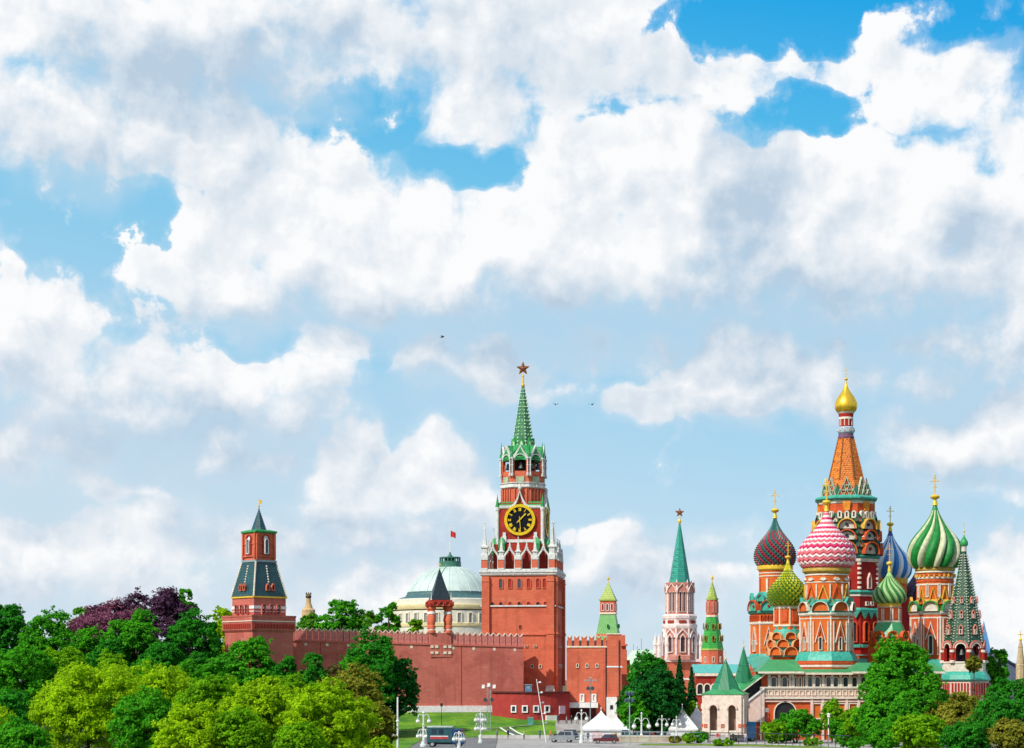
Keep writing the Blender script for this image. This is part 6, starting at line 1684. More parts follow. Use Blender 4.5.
# ------------------------------------------------------------------ lamps, masts
LAMPW = mat('lamp_white_iron', (.62, .66, .62), .5, .15, 3)
GLOBE = mat('opal_glass_globe', (.78, .78, .72), .25, .08, 3, spec=.6)
LAMPG = mat('lamp_green_grey', (.28, .36, .36), .5, .2, 3)
def gz(px, Y): return ground_z(wx(px, Y), Y)
def globe(o, loc, r):
    b = MB(); b.loft([(r * math.sin(a), -r * math.cos(a)) for a in np.linspace(.25, PI - .12, 9)], 14, 0, smooth=True)
    g_ = b.build('globe', [GLOBE], o, loc)
    b = MB(); b.loft([(r * .5, r * .88), (r * .75, r * 1.05), (r * .3, r * 1.35), (r * .12, r * 1.7)], 10); b.build('globe_cap', [LAMPG], g_)
def ornate_lamp(px, top, Y, label, tiers, scale=1.0, m=LAMPW, group='ornate globe lamps', base=None):
    X = wx(px, Y); z0 = gz(px, Y) if base is None else wz(base, Y); Hh = wz(top, Y) - z0; s = Y / FPX
    o = thing('globe_lamp', label, 'street lamp', (X, Y, z0), 0, group)
    b = MB(); r = .11 * scale
    b.loft([(r * 3, 0), (r * 3, .35), (r * 2.2, .5), (r * 1.8, 1.2), (r * 1.1, 1.5), (r * .9, Hh * .6), (r * 1.5, Hh * .61), (r * .8, Hh * .63), (r * .6, Hh * .93), (r * 1.3, Hh * .95), (r * .3, Hh)], 10)
    b.build('post', [m], o)
    for row, dx, n_, gr in tiers:
        za = wz(row, Y) - z0
        for k in range(n_):
            a = PI * 2 * k / n_ + (.15 if n_ == 2 else .5)
            ux, uy = math.cos(a), math.sin(a); d = dx * s
            b = MB(); b.tube([(0, 0, za + d * .1), (ux * d * .35, uy * d * .35, za + d * .62), (ux * d * .75, uy * d * .75, za + d * .60), (ux * d, uy * d, za + d * .15), (ux * d, uy * d, za - d * .05)], .05 * scale, 6)
            b.build('lamp_arm', [m], o); globe(o, (ux * d, uy * d, za - gr * s * 1.5), gr * s)
    return o
ornate_lamp(423.5, 711, 300, 'white ornate lamp post with two tiers of globes beside the parked truck', [(718, 5.6, 2, 2.2), (733, 6.0, 4, 2.2)], 1.6)
ornate_lamp(480.5, 708, 318, 'pale ornate lamp with four globes in front of the lattice pole', [(717, 5.2, 4, 2.0), (726, 5.2, 4, 1.9)], 1.1)
ornate_lamp(459, 731, 280, 'ornate lamp with globes in front of the truck cab', [(736, 5.5, 4, 2.2)], 1.2)
ornate_lamp(581.5, 709, 318, 'white two-armed lamp in front of the barbican entrance', [(716, 5.4, 2, 2.0)], 1.2)
ornate_lamp(641.5, 712, 322, 'white two-armed lamp under the big linden', [(723, 7.6, 2, 2.3)], 1.3)
ornate_lamp(662, 715, 330, 'white lamp with drooping arms beside the linden trunk', [(722, 5, 2, 1.9)], 1.1)
ornate_lamp(676.5, 716, 326, 'white single-stemmed lamp before the pair of marquees', [(722, 4, 2, 1.7)], 1.1)
def pole_thing(name, label, cat, px, top, base, Y, r, m, r1=None, group=None):
    X = wx(px, Y); z0 = wz(base, Y); o = thing(name, label, cat, (X, Y, z0), 0, group)
    b = MB(); b.tube([(0, 0, -.3), (0, 0, wz(top, Y) - z0)], r, 8, r1=r1 or r * .6); b.build('pole', [m], o)
    return o, wz(top, Y) - z0
o, hh = pole_thing('white_mast', 'tall plain white mast left of the ornate lamps', 'mast', 397.6, 697, 752, 280, .16, WHITE, .11)
for row, dx in ((721, 0), (735, -.75)):
    b = MB(); b.loft([(.05, -.2), (.22, -.12), (.25, 0), (.18, .15), (.05, .2)], 10); b.build('mast_light', [GLOBE], o, (dx, 0, wz(row, 280) - wz(752, 280)))
    if dx: b = MB(); b.tube([(0, 0, 0), (dx, 0, 0)], .05, 5); b.build('bracket', [WHITE], o, (0, 0, wz(row, 280) - wz(752, 280)))
o, hh = pole_thing('lawn_lamp', 'thin dark lamp post standing on the lawn', 'street lamp', 441.5, 706, 730.5, 356, .06, DSTEEL, .05)
b = MB(); b.loft([(.1, 0), (.22, .1), (.26, .5), (.1, .7)], 8); b.build('lantern', [DSTEEL], o, (0, 0, hh - .1))
# lattice pole with floodlights
Y = 350; X = wx(488.8, Y); z0 = gz(488.8, Y)
o = thing('camera_mast', 'grey lattice mast with floodlights and loudspeakers before the annex', 'mast', (X, Y, z0))
H_ = wz(686, Y) - z0; b = MB()
for sx in (-.3, .3):
    for sy in (-.3, .3): b.tube([(sx, sy, -.3), (sx, sy, H_)], .05, 5)
n_ = 16
for k in range(n_):
    z1, z2 = H_ * k / n_, H_ * (k + 1) / n_; sg = 1 if k % 2 else -1
    for y in (-.3, .3): b.tube([(-.3 * sg, y, z1), (.3 * sg, y, z2)], .03, 4)
b.build('lattice', [LAMPG], o)
b = MB(); b.tube([(-1.1, -.3, H_), (1.1, -.3, H_)], .06, 5); b.build('cross_bar', [LAMPG], o)
for x in (-1.0, 0, 1.0):
    b = MB(); b.box(-.26, .26, -.2, .15, -.35, .3); b.loft([(.3, -.36), (.24, -.2)], 10, cy=-.1); b.build('floodlight', [WHITE], o, (x, -.4, H_ + (.25 if x == 0 else -.05)))
for x in (-.62, .62): b = MB(); b.loft([(.14, -.1), (.34, .3), (.34, .4)], 10, M=Matrix.Rotation(R(80), 4, 'X')); b.build('loudspeaker', [DSTEEL], o, (x, -.45, wz(700, Y) - z0))
# lamp cross on the barbican side
o, hh = pole_thing('floodlight_pole', 'tall grey floodlight pole with a cross arm before the barbican', 'mast', 590.3, 677, 722, 356, .1, STEEL, .07)
b = MB(); b.tube([(-1.1, 0, hh - .7), (1.1, 0, hh - .7)], .06, 5); b.build('cross_bar', [STEEL], o)
for x in (-1.0, -.5, 0, .5, 1.0): b = MB(); b.box(-.17, .17, -.25, .1, -.16, .16); b.build('floodlight', [STEEL if x else LAMPG], o, (x, -.1, hh - .62 + (.5 if x == 0 else 0)))
for x in (-.4, .4): b = MB(); b.loft([(.12, -.1), (.36, .35), (.36, .42)], 10, M=Matrix.Rotation(R(70), 4, 'X')); b.build('loudspeaker', [DSTEEL], o, (x, -.3, wz(689, 356) - wz(722, 356)))
o, hh = pole_thing('cluster_lamp', 'tall pole with a dark cluster of lanterns left of the linden', 'street lamp', 629.6, 691, 752, 308, .12, LAMPG, .08)
for k in range(6):
    a = k * PI / 3 + .3
    for dz, d in ((-.5, .55), (-1.6, .65)):
        b = MB(); b.tube([(0, 0, dz - .2), (math.cos(a) * d, math.sin(a) * d, dz)], .04, 5); b.loft([(.1, -.25), (.2, -.1), (.22, .25), (.06, .42)], 8, cx=math.cos(a) * d, cy=math.sin(a) * d, M=Matrix.Translation((0, 0, dz))); b.build('lantern', [mat('lantern_blue_grey', (.06, .11, .14), .3, .2)], o, (0, 0, hh))
# leaning mast
Y = 322; X = wx(546.5, Y); z0 = gz(546.5, Y)
o = thing('leaning_mast', 'slender leaning white mast with small lamps along it', 'mast', (X, Y, z0))
tp_ = Vector((wx(536.5, Y) - X, 0, wz(679, Y) - z0)); b = MB(); b.tube([(0, 0, -.4), tp_], .10, 7, r1=.06); b.build('pole', [WHITE], o)
for f in (.30, .45, .62, .78, .94):
    p = tp_ * f; b = MB(); b.tube([p, p + Vector((.45, -.1, .1))], .04, 5); b.loft([(.16, -.14), (.2, 0), (.1, .16)], 8, M=Matrix.Translation(p + Vector((.5, -.1, .1)))); b.build('mast_light', [LAMPG if f in (.30, .62) else WHITE], o)
o, hh = pole_thing('thin_pole', 'thin grey pole in front of the gallery stairs', 'pole', 761, 690, 738, 322, .09, STEEL, .06)
b = MB(); b.box(-.12, .5, -.1, .1, -.1, .05); b.build('pole_head', [STEEL], o, (0, 0, hh))
o, hh = pole_thing('dark_service_pole', 'slim dark pole beside the porch of the cathedral', 'pole', 767, 708, 736, 326, .09, DSTEEL, .06)
b = MB(); b.box(-.25, .25, -.15, .1, -.7, 0); b.build('sign_box', [STEEL], o, (0, 0, hh))
o, hh = pole_thing('path_lamp', 'small white lamp post between the bushes', 'street lamp', 828.5, 717, 742, 308, .09, WHITE, .07)
b = MB(); b.box(-.2, .2, -.2, .2, 0, .4); b.loft([(.28, .4), (.05, .65)], 4); b.box(-.14, .14, -.28, -.1, -1.7, -1.2, 1); b.build('lantern', [WHITE, DARK], o, (0, 0, hh))

# ------------------------------------------------------------------ marquees
CANVAS = mat('white_canvas', (.70, .70, .69), .75, .12, .9, stain=.15)
SIDE = mat('pale_canvas_side', (.66, .66, .66), .75, .08, .6)
def marquee(px, apex, eave, base, half, Y, label, rot=0.0):
    s = Y / FPX; X = wx(px, Y); z0 = wz(base, Y)
    o = thing('marquee', label, 'marquee', (X, Y + half * s, z0), rot, 'white peaked marquees')
    he, ha, hw_ = (base - eave) * s, (base - apex) * s, half * s
    b = MB(); pr = []
    for k in range(9):
        f = k / 8; pr.append((hw_ * (1.03 * (1 - f) ** 1.35 + .02), he + (ha - he) * f ** .9))
    b.loft(pr, 4); b.loft([(hw_ * 1.05, he - .28), (hw_ * 1.05, he + .02)], 4); b.build('canopy', [CANVAS], o)
    b = MB(); b.tube([(0, 0, ha - .2), (0, 0, ha + .35)], .05, 5); b.loft([(.05, ha + .3), (.14, ha + .42), (.02, ha + .6)], 8); b.build('finial', [WHITE], o)
    b = MB()
    b.box(-hw_ * .97, hw_ * .97, -hw_ * .96, -hw_ * .94, 0, he - .28); b.box(hw_ * .95, hw_ * .97, -hw_ * .94, hw_ * .96, 0, he - .28); b.box(-hw_ * .97, -hw_ * .95, -hw_ * .94, hw_ * .96, 0, he - .28)
    b.build('side_wall', [SIDE], o)
    for sx in (-1, 1): b = MB(); b.tube([(sx * hw_, -hw_, 0), (sx * hw_, -hw_, he - .1)], .07, 6); b.build('leg', [WHITE], o)
    return o
m1 = marquee(602, 711, 729, 743, 19, 326, 'biggest white marquee in front of the barbican')
b = MB(); b.box(-1.6, -.1, -3.17, -3.13, .6, 1.9); b.build('pink_panel', [mat('pale_rose_panel', (.70, .50, .50), .7)], m1)
marquee(617, 716, 730, 742, 13, 336, 'white marquee behind the biggest one, before the white annex')
marquee(683.5, 707, 729, 740, 14, 338, 'white marquee in front of the fir trees')
marquee(698, 706, 727, 739, 13, 344, 'white marquee next to the porch of the cathedral')
marquee(655, 722, 731, 740, 15, 342, 'low white marquee in the shade under the linden')

# ------------------------------------------------------------------ fences, walls and path at the foot of the picture
def railing(name, label, pts, hgt, step, m, off=0.0, rails=(1.0, .55), group=None, pr=.05):
    o = thing(name, label, 'railing', (pts[0][0], pts[0][1], 0), 0, group)
    P3 = []
    for (x0, y0), (x1, y1) in zip(pts[:-1], pts[1:]):
        L_ = math.hypot(x1 - x0, y1 - y0); n_ = max(1, int(L_ / step))
        for k in range(n_): f = k / n_; P3.append((x0 + (x1 - x0) * f, y0 + (y1 - y0) * f))
    P3.append(pts[-1]); bx_, by_ = pts[0]
    zz = [ground_z(x, y) + off for x, y in P3]
    for fr in rails:
        b = MB(); b.tube([(x - bx_, y - by_, z + hgt * fr) for (x, y), z in zip(P3, zz)], pr * (1.2 if fr == 1.0 else .8), 5); b.build('rail', [m], o)
    pm = MB(); pm.tube([(0, 0, -.2), (0, 0, hgt)], pr, 5); me = pm.mesh('post', [m])
    for (x, y), z in zip(P3[:95], zz): put('post', me, o, (x - bx_, y - by_, z))
    return o
struct(strip('promenade', [(wx(588, 322), 322), (wx(640, 322), 322), (wx(700, 316), 316), (wx(760, 313), 313), (wx(800, 306), 306), (wx(860, 298), 298)], 3.6, mat('pale_path', (.50, .49, .46), .85, .12, .8), .05))
g2 = stuff(strip('verge_grass', [(wx(640, 311), 311), (wx(720, 308), 308), (wx(770, 305), 305), (wx(830, 296), 296)], 8.5, mat('verge_green', (.16, .22, .015), .9, .5, .6, col2=(.06, .14, .01), bump=.6), .035))
tag(g2, 'yellowish green grass verge below the railing', 'grass')
railing('iron_railing', 'dark iron railing curving round the path below the cathedral', [(wx(690, 312), 312), (wx(730, 311), 311), (wx(765, 308), 308), (wx(800, 302), 302), (wx(850, 294), 294)], 1.9, 1.35, DSTEEL, pr=.055, rails=(1.0,))
railing('pale_railing', 'pale steel railing along the stone wall right of the marquees', [(wx(612, 319), 319), (wx(650, 318), 318), (wx(700, 315), 315)], 1.3, 1.9, STEEL, off=.55, pr=.05)
railing('crowd_barrier', 'low grey barrier before the biggest marquee', [(wx(566, 318), 318), (wx(612, 319), 319)], 1.2, 1.0, STEEL, pr=.045)
sw = thing('stone_wall', 'low pale rubble stone wall below the big linden', 'wall', (wx(612, 321), 321, -3.3))
b = MB(); L_ = wx(690, 321) - wx(612, 321); b.box(0, L_, 0, .5, -.3, 1.0); b.build('wall_body', [brick('rubble_stone', (.40, .34, .25), size=.7, stain=.4, var=.3)], sw); b = MB(); b.box(-.05, L_ + .05, -.08, .58, 1.0, 1.14); b.build('coping', [CREAM], sw)
kb = thing('kerb_wall', 'pale low kerb wall along the foot of the lawn', 'kerb', (wx(478, 339), 339, ground_z(wx(478, 339), 339)))
b = MB(); b.box(0, wx(566, 339) - wx(478, 339), 0, .4, -.3, .55); b.build('kerb_body', [mat('kerb_stone', (.50, .48, .44), .85, .15)], kb)
st = thing('lawn_steps', 'narrow grey steps with pale side rails running down the lawn', 'steps', (0, 0, 0))
b = MB(); p0 = Vector((wx(505, 352), 352, 0)); p1 = Vector((wx(519.5, 341), 341, 0)); n_ = 16
for k in range(n_):
    p = p0.lerp(p1, (k + .5) / n_); d = (p1 - p0) / n_; z = ground_z(p.x, p.y) + .12
    b.box(p.x - .75, p.x + .75, p.y - abs(d.y) * .5, p.y + abs(d.y) * .48, z - .5, z)
b.build('tread', [mat('step_stone', (.12, .14, .17), .8)], st)
for sx in (-.9, .9):
    b = MB(); b.tube([(p0.lerp(p1, k / 8).x + sx, p0.lerp(p1, k / 8).y, ground_z(*p0.lerp(p1, k / 8).xy) + .35) for k in range(9)], .13, 6); b.build('side_rail', [WHITE], st)
gk = thing('green_cabinet', 'small turquoise utility cabinet on the lawn below the annex', 'cabinet', (wx(530.5, 358), 358, gz(530.5, 358)))
b = MB(); b.box(-.5, .5, -.3, .3, 0, 1.3); b.build('cabinet_body', [mat('turquoise_paint', (.06, .30, .22), .5)], gk); b = MB(); b.box(-.56, .56, -.36, .36, 1.3, 1.4); b.box(-.02, .02, -.33, -.29, .1, 1.25); b.build('cabinet_lid', [LAMPG], gk)

# ------------------------------------------------------------------ vehicles
TYRE = mat('tyre_rubber', (.02, .02, .02), .8, .2, 5); 
def wheel(o, x, y, r, w=.22):
    b = MB(); b.loft([(r * .6, -w / 2), (r, -w / 2 + .04), (r, w / 2 - .04), (r * .6, w / 2)], 18, 0, M=Matrix.Rotation(PI / 2, 4, 'X')); wh = b.build('wheel', [TYRE], o, (x, y, r))
    b = MB(); b.loft([(r * .55, -w / 2 - .012), (r * .55, w / 2 + .012)], 14, 0, M=Matrix.Rotation(PI / 2, 4, 'X')); b.build('rim', [STEEL], wh)
def car_body(o, L_, Wd_, Hh, m, van=False):
    """side silhouette drawn front to back and given the car's width with drawn-in glasshouse"""
    b = MB(); h0 = Hh * .22
    low = [(-L_ / 2, h0), (L_ / 2, h0), (L_ / 2, Hh * .50), (L_ / 2 - .12, Hh * .58), (-L_ / 2 + .15, Hh * .60), (-L_ / 2, Hh * .50)]
    b.plate(low, -Wd_ / 2, Wd_ / 2, 0)
    up = [(-L_ * .46, Hh * .60), (L_ * (.20 if not van else .40), Hh * .58), (L_ * (.06 if not van else .28), Hh), (-L_ * .40, Hh)]
    V = [(x, -Wd_ / 2 * (1 if z < Hh * .7 else .84), z) for x, z in up] + [(x, Wd_ / 2 * (1 if z < Hh * .7 else .84), z) for x, z in up]
    b.add(V, [(0, 1, 2, 3), (7, 6, 5, 4), (0, 4, 5, 1), (1, 5, 6, 2), (2, 6, 7, 3), (3, 7, 4, 0)], 0)
    b.build('body', [m], o)
    for sy in (-1, 1):
        b = MB(); k = lambda x, z: (x, sy * (Wd_ / 2 * (1 if z < Hh * .62 else 1 - .16 * (z - Hh * .6) / (Hh * .4)) + .012), z)
        for x0, x1, x2, x3 in ((-.42, -.14, -.14, -.38), (-.12, .165 if not van else .35, .055 if not van else .25, -.12)):
            q_ = [k(L_ * x0, Hh * .63), k(L_ * x1, Hh * .63), k(L_ * x2, Hh * .94), k(L_ * x3, Hh * .94)]
            b.add(q_, [(0, 1, 2, 3) if sy < 0 else (3, 2, 1, 0)])
        b.build('side_window', [GLASS], o)
    b = MB(); a0, a1 = (L_ * .20, L_ * .06) if not van else (L_ * .40, L_ * .28)
    b.add([(a0 - .01, -Wd_ * .45, Hh * .62), (a0 - .01, Wd_ * .45, Hh * .62), (a1 + .035, Wd_ * .40, Hh * .95), (a1 + .035, -Wd_ * .40, Hh * .95)], [(0, 1, 2, 3)]); b.build('windscreen', [GLASS], o)
    for sy in (-1, 1): b = MB(); b.box(L_ / 2 - .05, L_ / 2 + .02, sy * Wd_ * .36 - .16, sy * Wd_ * .36 + .16, Hh * .40, Hh * .50); b.build('headlight', [GLOBE], o)
    for x in (-L_ * .31, L_ * .31):
        for sy in (-1, 1): wheel(o, x, sy * (Wd_ / 2 - .10), Hh * .21)
# box truck
Y = 289; z0 = gz(441, Y)
tk = thing('box_truck', 'dark teal box truck with a pale roof parked below the lawn', 'truck', (wx(440, Y), Y, z0 + .35), R(-4))
s = Y / FPX; TT = mat('truck_teal', (.025, .09, .11), .45, .2, 1)
b = MB(); b.box(-12 * s, 13 * s, -1.2, 1.2, .75, 3.0); b.build('cargo_box', [TT], tk)
b = MB(); b.box(-12.3 * s, 13.2 * s, -1.25, 1.25, 3.0, 3.2); b.build('roof', [mat('pale_roof_paint', (.45, .55, .52), .5)], tk)
for x in (-5, 2): b = MB(); b.box((x - 2.4) * s, (x + 2.4) * s, -1.24, -1.18, 2.0, 2.75); b.build('window', [GLASS], tk)
b = MB(); b.box(-9 * s, 9 * s, -1.23, -1.19, 1.25, 1.6, 0); b.box(-9 * s, 9 * s, -1.226, -1.19, 1.62, 1.75, 1); b.build('side_stripe', [mat('stripe_red', (.45, .05, .06), .5), WHITE], tk)
b = MB(); b.plate([(13.3 * s, .6), (25 * s, .6), (25 * s, 1.6), (22 * s, 2.75), (13.3 * s, 2.75)], -1.15, 1.15); b.build('cab', [mat('cab_blue', (.02, .06, .20), .4, .2)], tk)
b = MB(); b.plate([(17 * s, 1.7), (23.6 * s, 1.7), (21.6 * s, 2.6), (17 * s, 2.6)], -1.18, -1.12); b.build('cab_window', [GLASS], tk)
b = MB(); b.add([(24.8 * s + .02, -1.0, 1.75), (24.8 * s + .02, 1.0, 1.75), (22.2 * s + .03, .95, 2.65), (22.2 * s + .03, -.95, 2.65)], [(0, 1, 2, 3)]); b.build('windscreen', [GLASS], tk)
b = MB(); b.box(-12 * s, 24 * s, -.9, .9, .45, .74); b.build('chassis', [DSTEEL], tk)
for x in (-7, 19):
    for sy in (-1, 1): wheel(tk, x * s, sy * 1.02, .46, .3)
def car(px, base, Y, L_, W_, H_, m, label, rot, van=False):
    o = thing('parked_car' if not van else 'parked_van', label, 'car' if not van else 'van', (wx(px, Y), Y, gz(px, Y) + .02), rot)
    car_body(o, L_, W_, H_, m, van); return o
car(566, 742, 334, 4.4, 1.8, 1.75, mat('car_dark_blue', (.015, .03, .06), .25, .1, 1, spec=.6), 'dark blue car parked left of the biggest marquee', R(175))
car(562, 748, 322, 4.2, 1.8, 1.9, mat('car_silver', (.24, .26, .27), .3, .08, 1, spec=.6), 'grey car parked in front of the dark blue car', R(170))
car(626, 740, 332, 4.6, 1.9, 1.8, mat('car_green', (.05, .16, .15), .35, .1, 1), 'dark turquoise car beside the marquee under the linden', R(4))
bs = thing('white_bus', 'white bus with a blue rear box beside the porch', 'bus', (wx(742, 324), 327, gz(742, 324)), R(6))
s = 324 / FPX
b = MB(); b.box(-9 * s, 1.5 * s, -1.1, 1.1, .5, 2.4); b.build('body', [mat('bus_white', (.66, .70, .76), .4, .06, 1)], bs)
b = MB(); b.box(1.6 * s, 15 * s, -1.2, 1.2, .55, 3.3, 0); b.build('box', [mat('bus_blue', (.10, .24, .48), .45, .1, 1)], bs)
b = MB(); b.box(1.5 * s, 15.1 * s, -1.25, 1.25, 2.75, 3.35); b.build('roof_box', [mat('roof_blue', (.02, .22, .42), .45)], bs)
for x0, x1 in ((-8.4, -5), (-4.4, -1)): b = MB(); b.box(x0 * s, x1 * s, -1.13, -1.08, 1.35, 2.1); b.build('window', [GLASS], bs)
for x in (-6.5, 11.5):
    for sy in (-1, 1): wheel(bs, x * s, sy * .98, .42, .28)

# ------------------------------------------------------------------ people
def person_mesh(seed, top, legs, skin=(.45, .25, .17), hair=(.03, .02, .015), stride=.0):
    """one continuous body grown round a skeleton; clothes are coloured zones of the same skin"""
    J = {'pel': (0, 0, .95, .13), 'sp': (0, .0, 1.15, .135), 'ch': (0, 0, 1.35, .155), 'nk': (0, 0, 1.50, .06), 'hd': (0, -.01, 1.58, .085), 'hd2': (0, -.015, 1.68, .095), 'hd3': (0, -.01, 1.75, .06),
         'sl': (-.19, 0, 1.42, .07), 'el': (-.25, .02, 1.14, .05), 'wl': (-.26, -.06, .90, .038), 'fl': (-.26, -.08, .80, .035), 'sr': (.19, 0, 1.42, .07), 'er': (.25, .02, 1.14, .05), 'wr': (.26, -.06, .90, .038), 'fr': (.26, -.08, .80, .035),
         'hl': (-.10, 0, .88, .095), 'kl': (-.11, -.03 - stride, .50, .068), 'al': (-.11, .02 - stride * .5, .09, .048), 'tl': (-.115, -.14 - stride * .5, .04, .04), 'hr': (.10, 0, .88, .095), 'kr': (.11, -.03 + stride, .50, .068), 'ar': (.11, .02 + stride * 1.2, .09, .048), 'tr': (.115, -.14 + stride * 1.2, .04, .04)}
    E = 'pel-sp sp-ch ch-nk nk-hd hd-hd2 hd2-hd3 ch-sl sl-el el-wl wl-fl ch-sr sr-er er-wr wr-fr pel-hl hl-kl kl-al al-tl pel-hr hr-kr kr-ar ar-tr'.split()
    ks = list(J); me = bpy.data.meshes.new('person')
    me.from_pydata([J[k][:3] for k in ks], [tuple(ks.index(x) for x in e.split('-')) for e in E], [])
    o = bpy.data.objects.new('person_tmp', me); COL.objects.link(o)
    md = o.modifiers.new('skin', 'SKIN'); sb = o.modifiers.new('sub', 'SUBSURF'); sb.levels = 1; sb.render_levels = 1
    for k, sv in zip(ks, me.skin_vertices[0].data): sv.radius = (J[k][3], J[k][3] * (.75 if k in ('ch', 'sp', 'pel') else 1)); sv.use_root = k == 'pel'
    dg = bpy.context.evaluated_depsgraph_get(); ev = o.evaluated_get(dg)
    out = bpy.data.meshes.new_from_object(ev)
    bpy.data.objects.remove(o)
    out.materials.clear()
    for nm, c in (('cloth', top), ('cloth', legs), ('skin', skin), ('hair', hair), ('shoe', (.03, .03, .03))): out.materials.append(mat('%s_%s' % (nm, '_'.join('%02d' % int(v * 99) for v in c)), c, .8, .15, 6))
    for p in out.polygons:
        c = p.center; p.use_smooth = True
        i = 4 if c.z < .1 else 1 if c.z < .96 and abs(c.x) < .21 else 0
        if c.z > 1.50: i = 2
        if c.z > 1.70 or (c.z > 1.56 and c.y > .02): i = 3
        if abs(c.x) > .2 and c.z < .93: i = 2
        p.material_index = i
    return out
def person(px, Y, top, legs, label, rot=0.0, seed=1, stride=.1, zoff=0.0):
    me = person_mesh(seed, top, legs, stride=stride)
    o = put('person', me, None, (wx(px, Y), Y, gz(px, Y) + zoff), rot); tag(o, label, 'person'); return o
person(571.5, 362, (.02, .02, .025), (.02, .02, .03), 'person in black standing on the footpath before the barbican entrance', .3, 1, .04, .05)
person(577.5, 362, (.03, .03, .04), (.16, .16, .18), 'person in dark jacket and grey trousers beside the person in black', -.6, 2, .12, .05)
person(558.5, 360, (.05, .05, .12), (.03, .03, .05), 'person in dark blue walking by the annex plinth', 1.2, 3, .15, .05)
person(539.8, 337, (.10, .14, .16), (.02, .05, .14), 'person in blue trousers standing at the kerb below the lawn', .2, 4, .05, .05)
person(550.5, 332, (.50, .16, .05), (.20, .05, .05), 'person in an orange top by the leaning mast', -.5, 5, .08, .05)
person(560.5, 330, (.03, .03, .03), (.04, .06, .05), 'person in black next to the parked cars', .8, 6, .05, .05)
person(717.5, 319, (.55, .03, .06), (.50, .48, .45), 'person in a red top with pale trousers in front of the porch', .1, 7, .06, .05)
person(745.5, 318, (.55, .40, .40), (.20, .25, .40), 'person in a pale pink top before the white bus', -.2, 8, .06, .05)
person(634.5, 326, (.04, .05, .07), (.03, .03, .05), 'person in dark clothes under the left lamp globe of the linden lamp', .5, 9, .06, .05)
person(615.5, 325, (.55, .40, .05), (.12, .12, .14), 'person in a yellow vest at the corner of the biggest marquee', .5, 10, .06, .05)
for k_, (px_, Y_, tp_c, lg_c, lab_) in enumerate(((589, 361, (.10, .02, .02), (.05, .05, .08), 'person in maroon walking past the floodlight pole'), (598.5, 362, (.45, .45, .42), (.05, .05, .07), 'person in a white shirt near the white annex of the barbican'),
        (566.5, 361, (.30, .30, .34), (.03, .03, .03), 'person in grey at the foot of the annex near the gateway'), (653, 324, (.45, .08, .05), (.04, .05, .10), 'person in a red shirt between the linden lamps'), (668, 325, (.40, .42, .45), (.05, .06, .09), 'person in pale grey before the shaded marquee'),
        (708, 318, (.06, .10, .30), (.04, .04, .06), 'person in a blue jacket left of the person in red at the porch'), (727, 318, (.55, .52, .45), (.08, .07, .06), 'person in a cream jacket right of the person in red at the porch'), (733, 317, (.03, .03, .03), (.05, .05, .06), 'person in black beside the porch corner'),
        (497, 335.5, (.25, .28, .30), (.03, .03, .05), 'person in a grey top left of the lawn steps'), (524, 334, (.40, .36, .30), (.05, .05, .08), 'person in beige right of the lawn steps'), (588, 322, (.06, .06, .08), (.02, .02, .03), 'person in dark clothes by the left pole of the biggest marquee'))):
    person(px_, Y_, tp_c, lg_c, lab_, k_ * .9, 20 + k_, .05 + .03 * (k_ % 3), .05)
car(606, 747, 316, 4.3, 1.8, 1.5, mat('car_maroon', (.10, .012, .015), .3, .1, 1, spec=.6), 'dark red car parked in front of the biggest marquee', R(178))
car(645, 742, 336, 4.4, 1.8, 1.5, mat('car_black', (.015, .015, .018), .25, .1, 1, spec=.6), 'black car in the shade under the linden', R(5))
person(508, 336.5, (.02, .02, .03), (.03, .03, .04), 'person in dark clothes at the foot of the lawn steps', .9, 11, .1, .03)

# ------------------------------------------------------------------ distant things on the right and left
Y = 820; s = Y / FPX
gp = thing('glass_pyramid', 'blue glass spire of a distant building right of the bell tower', 'tower', (wx(984, Y), Y, wz(700, Y)))
b = MB(); b.add([(-6 * s, 0, 20 * s), (14 * s, 0, 20 * s), (14 * s, 8, 20 * s), (-6 * s, 8, 20 * s), (1.5 * s, 3, 80 * s)], [(0, 1, 4), (1, 2, 4), (2, 3, 4), (3, 0, 4), (3, 2, 1, 0)]); b.build('glass_face', [tile('blue_glass_grid', (.10, .30, .62), (.08, .25, .55), 2.6, 2.2, .2)], gp)
b = MB(); b.box(-6 * s, 15 * s, -.5, 9, -5, 20 * s); b.box(9 * s, 16 * s, -2, 8, 20 * s, 43 * s); b.build('base', [WHITE], gp)
Y = 620; s = Y / FPX
dr = thing('curved_roof_hall', 'distant hall with a dark blue sloping roof at the right edge', 'building', (wx(1016, Y), Y, wz(700, Y)))
b = MB(); prf = [(-17, 46), (-12, 41), (-4, 36), (4, 33), (14, 31.5), (26, 31)]
b.plate([(x * s, 0) for x in (-17, 26)] + [(x * s, z * s) for x, z in prf[::-1]], 0, 30); b.build('hall_wall', [mat('hall_grey', (.10, .12, .18), .7)], dr)
b = MB(); b.ring([(x * s, z * s + .5) for x, z in prf], [(x * s, z * s) for x, z in prf], -1, 31, closed=False); b.build('hall_roof', [mat('dark_blue_roof', (.03, .05, .11), .45, .3, .5)], dr)
Y = 560; s = Y / FPX
cs = thing('distant_spire', 'cream church spire with gilded cross at the right edge', 'church', (wx(1020.5, Y), Y, wz(700, Y)))
b = MB(); b.loft([(4.2 * s, -3), (4.2 * s, 34 * s), (4.5 * s, 34.5 * s), (3.8 * s, 36 * s), (2.0 * s, 52 * s), (2.3 * s, 53 * s), (.9 * s, 59 * s)], 8); b.build('spire_body', [mat('spire_cream', (.46, .34, .19), .7, .2, .8)], cs)
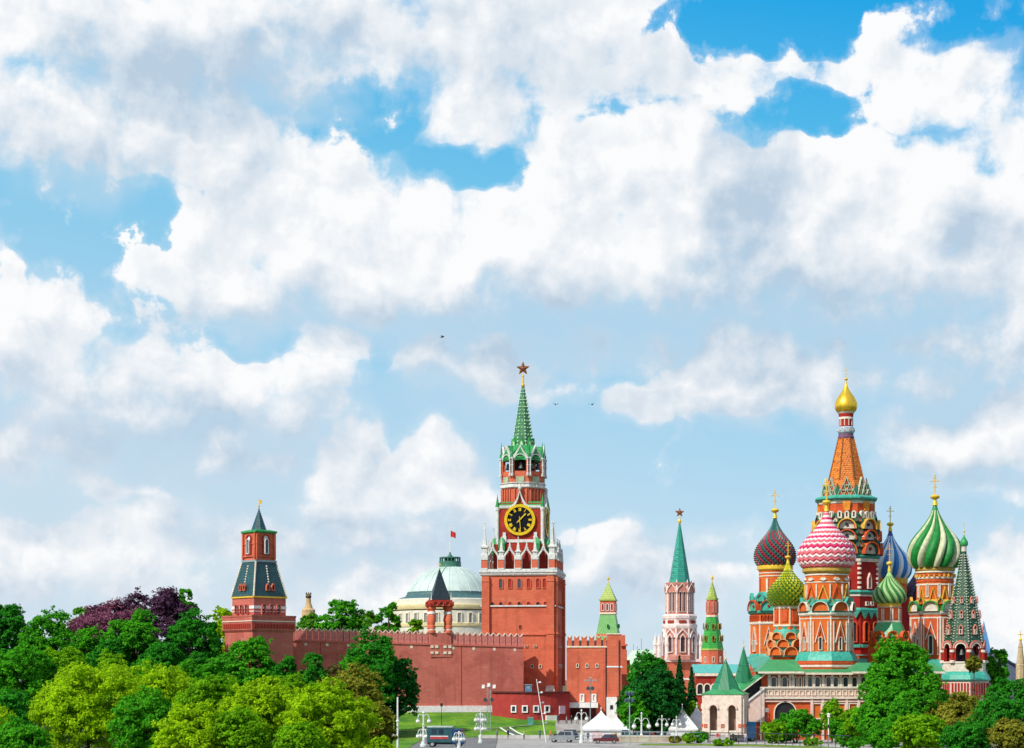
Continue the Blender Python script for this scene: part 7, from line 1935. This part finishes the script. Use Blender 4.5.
b = MB(); b.loft([(1.1 * s, 59 * s), (1.6 * s, 60.5 * s), (.3 * s, 62.5 * s)], 10); b.box(-.25 * s, .25 * s, -.1, .1, 62 * s, 69 * s); b.box(-2.6 * s, 2.6 * s, -.1, .1, 65 * s, 65.8 * s); b.build('spire_cross', [GOLDP], cs)
Y = 600; s = Y / FPX
dc = thing('distant_cupola', 'distant cream cupola with a dark bronze crown behind the wall trees', 'church', (wx(308.5, Y), Y, wz(690, Y)))
b = MB(); b.loft([(6.5 * s, -4), (6.5 * s, 80 * s), (4.2 * s, 82 * s), (2.6 * s, 87 * s), (2.4 * s, 91.5 * s)], 12); b.build('cupola_body', [mat('cupola_cream', (.50, .34, .16), .7, .2)], dc)
b = MB(); b.loft([(1.6 * s, 91 * s), (2.8 * s, 92.5 * s), (3.0 * s, 94 * s), (1.6 * s, 95.5 * s), (.5 * s, 97 * s)], 14); 
for x in (-2.2, 0, 2.2): b.loft([(.5 * s, 95 * s), (.8 * s, 96.4 * s), (.2 * s, 98 * s)], 8, cx=x * s)
b.build('bronze_crown', [mat('dark_bronze', (.10, .07, .04), .5, .3)], dc)

# ------------------------------------------------------------------ birds
def bird(px, row, Y, span, rot, label):
    o = tag(put('bird', None, None, (wx(px, Y), Y, wz(row, Y)), rot), label, 'bird', 'birds over the city')
    b = MB(); b.loft([(.02, -.32), (.07, -.2), (.09, 0), (.05, .2), (.015, .32)], 8, 0, M=Matrix.Rotation(PI / 2, 4, 'X')); 
    for sg in (-1, 1):
        V = [(0, .12, .02), (0, -.12, .02), (sg * span * .25, -.1, .16), (sg * span * .25, .08, .17), (sg * span * .5, .10, .04)]
        b.add(V + [(x, y, z + .02) for x, y, z in V], [(0, 1, 2, 3), (3, 2, 4), (8, 7, 6, 5), (9, 7, 8)])
    b.add([(-.06, .28, 0), (.06, .28, 0), (.10, .5, 0), (-.10, .5, 0)], [(0, 1, 2, 3)])
    b.build('body', [mat('bird_dark', (.03, .03, .035), .8)], o)
bird(555.5, 404.5, 300, 1.1, .3, 'dark bird gliding nearest the right of the starred spire')
bird(592, 404.5, 290, 1.3, -.4, 'dark bird gliding left of the centre right cloud')
bird(442.5, 337, 260, .8, .9, 'small dark bird high above the domed palace')
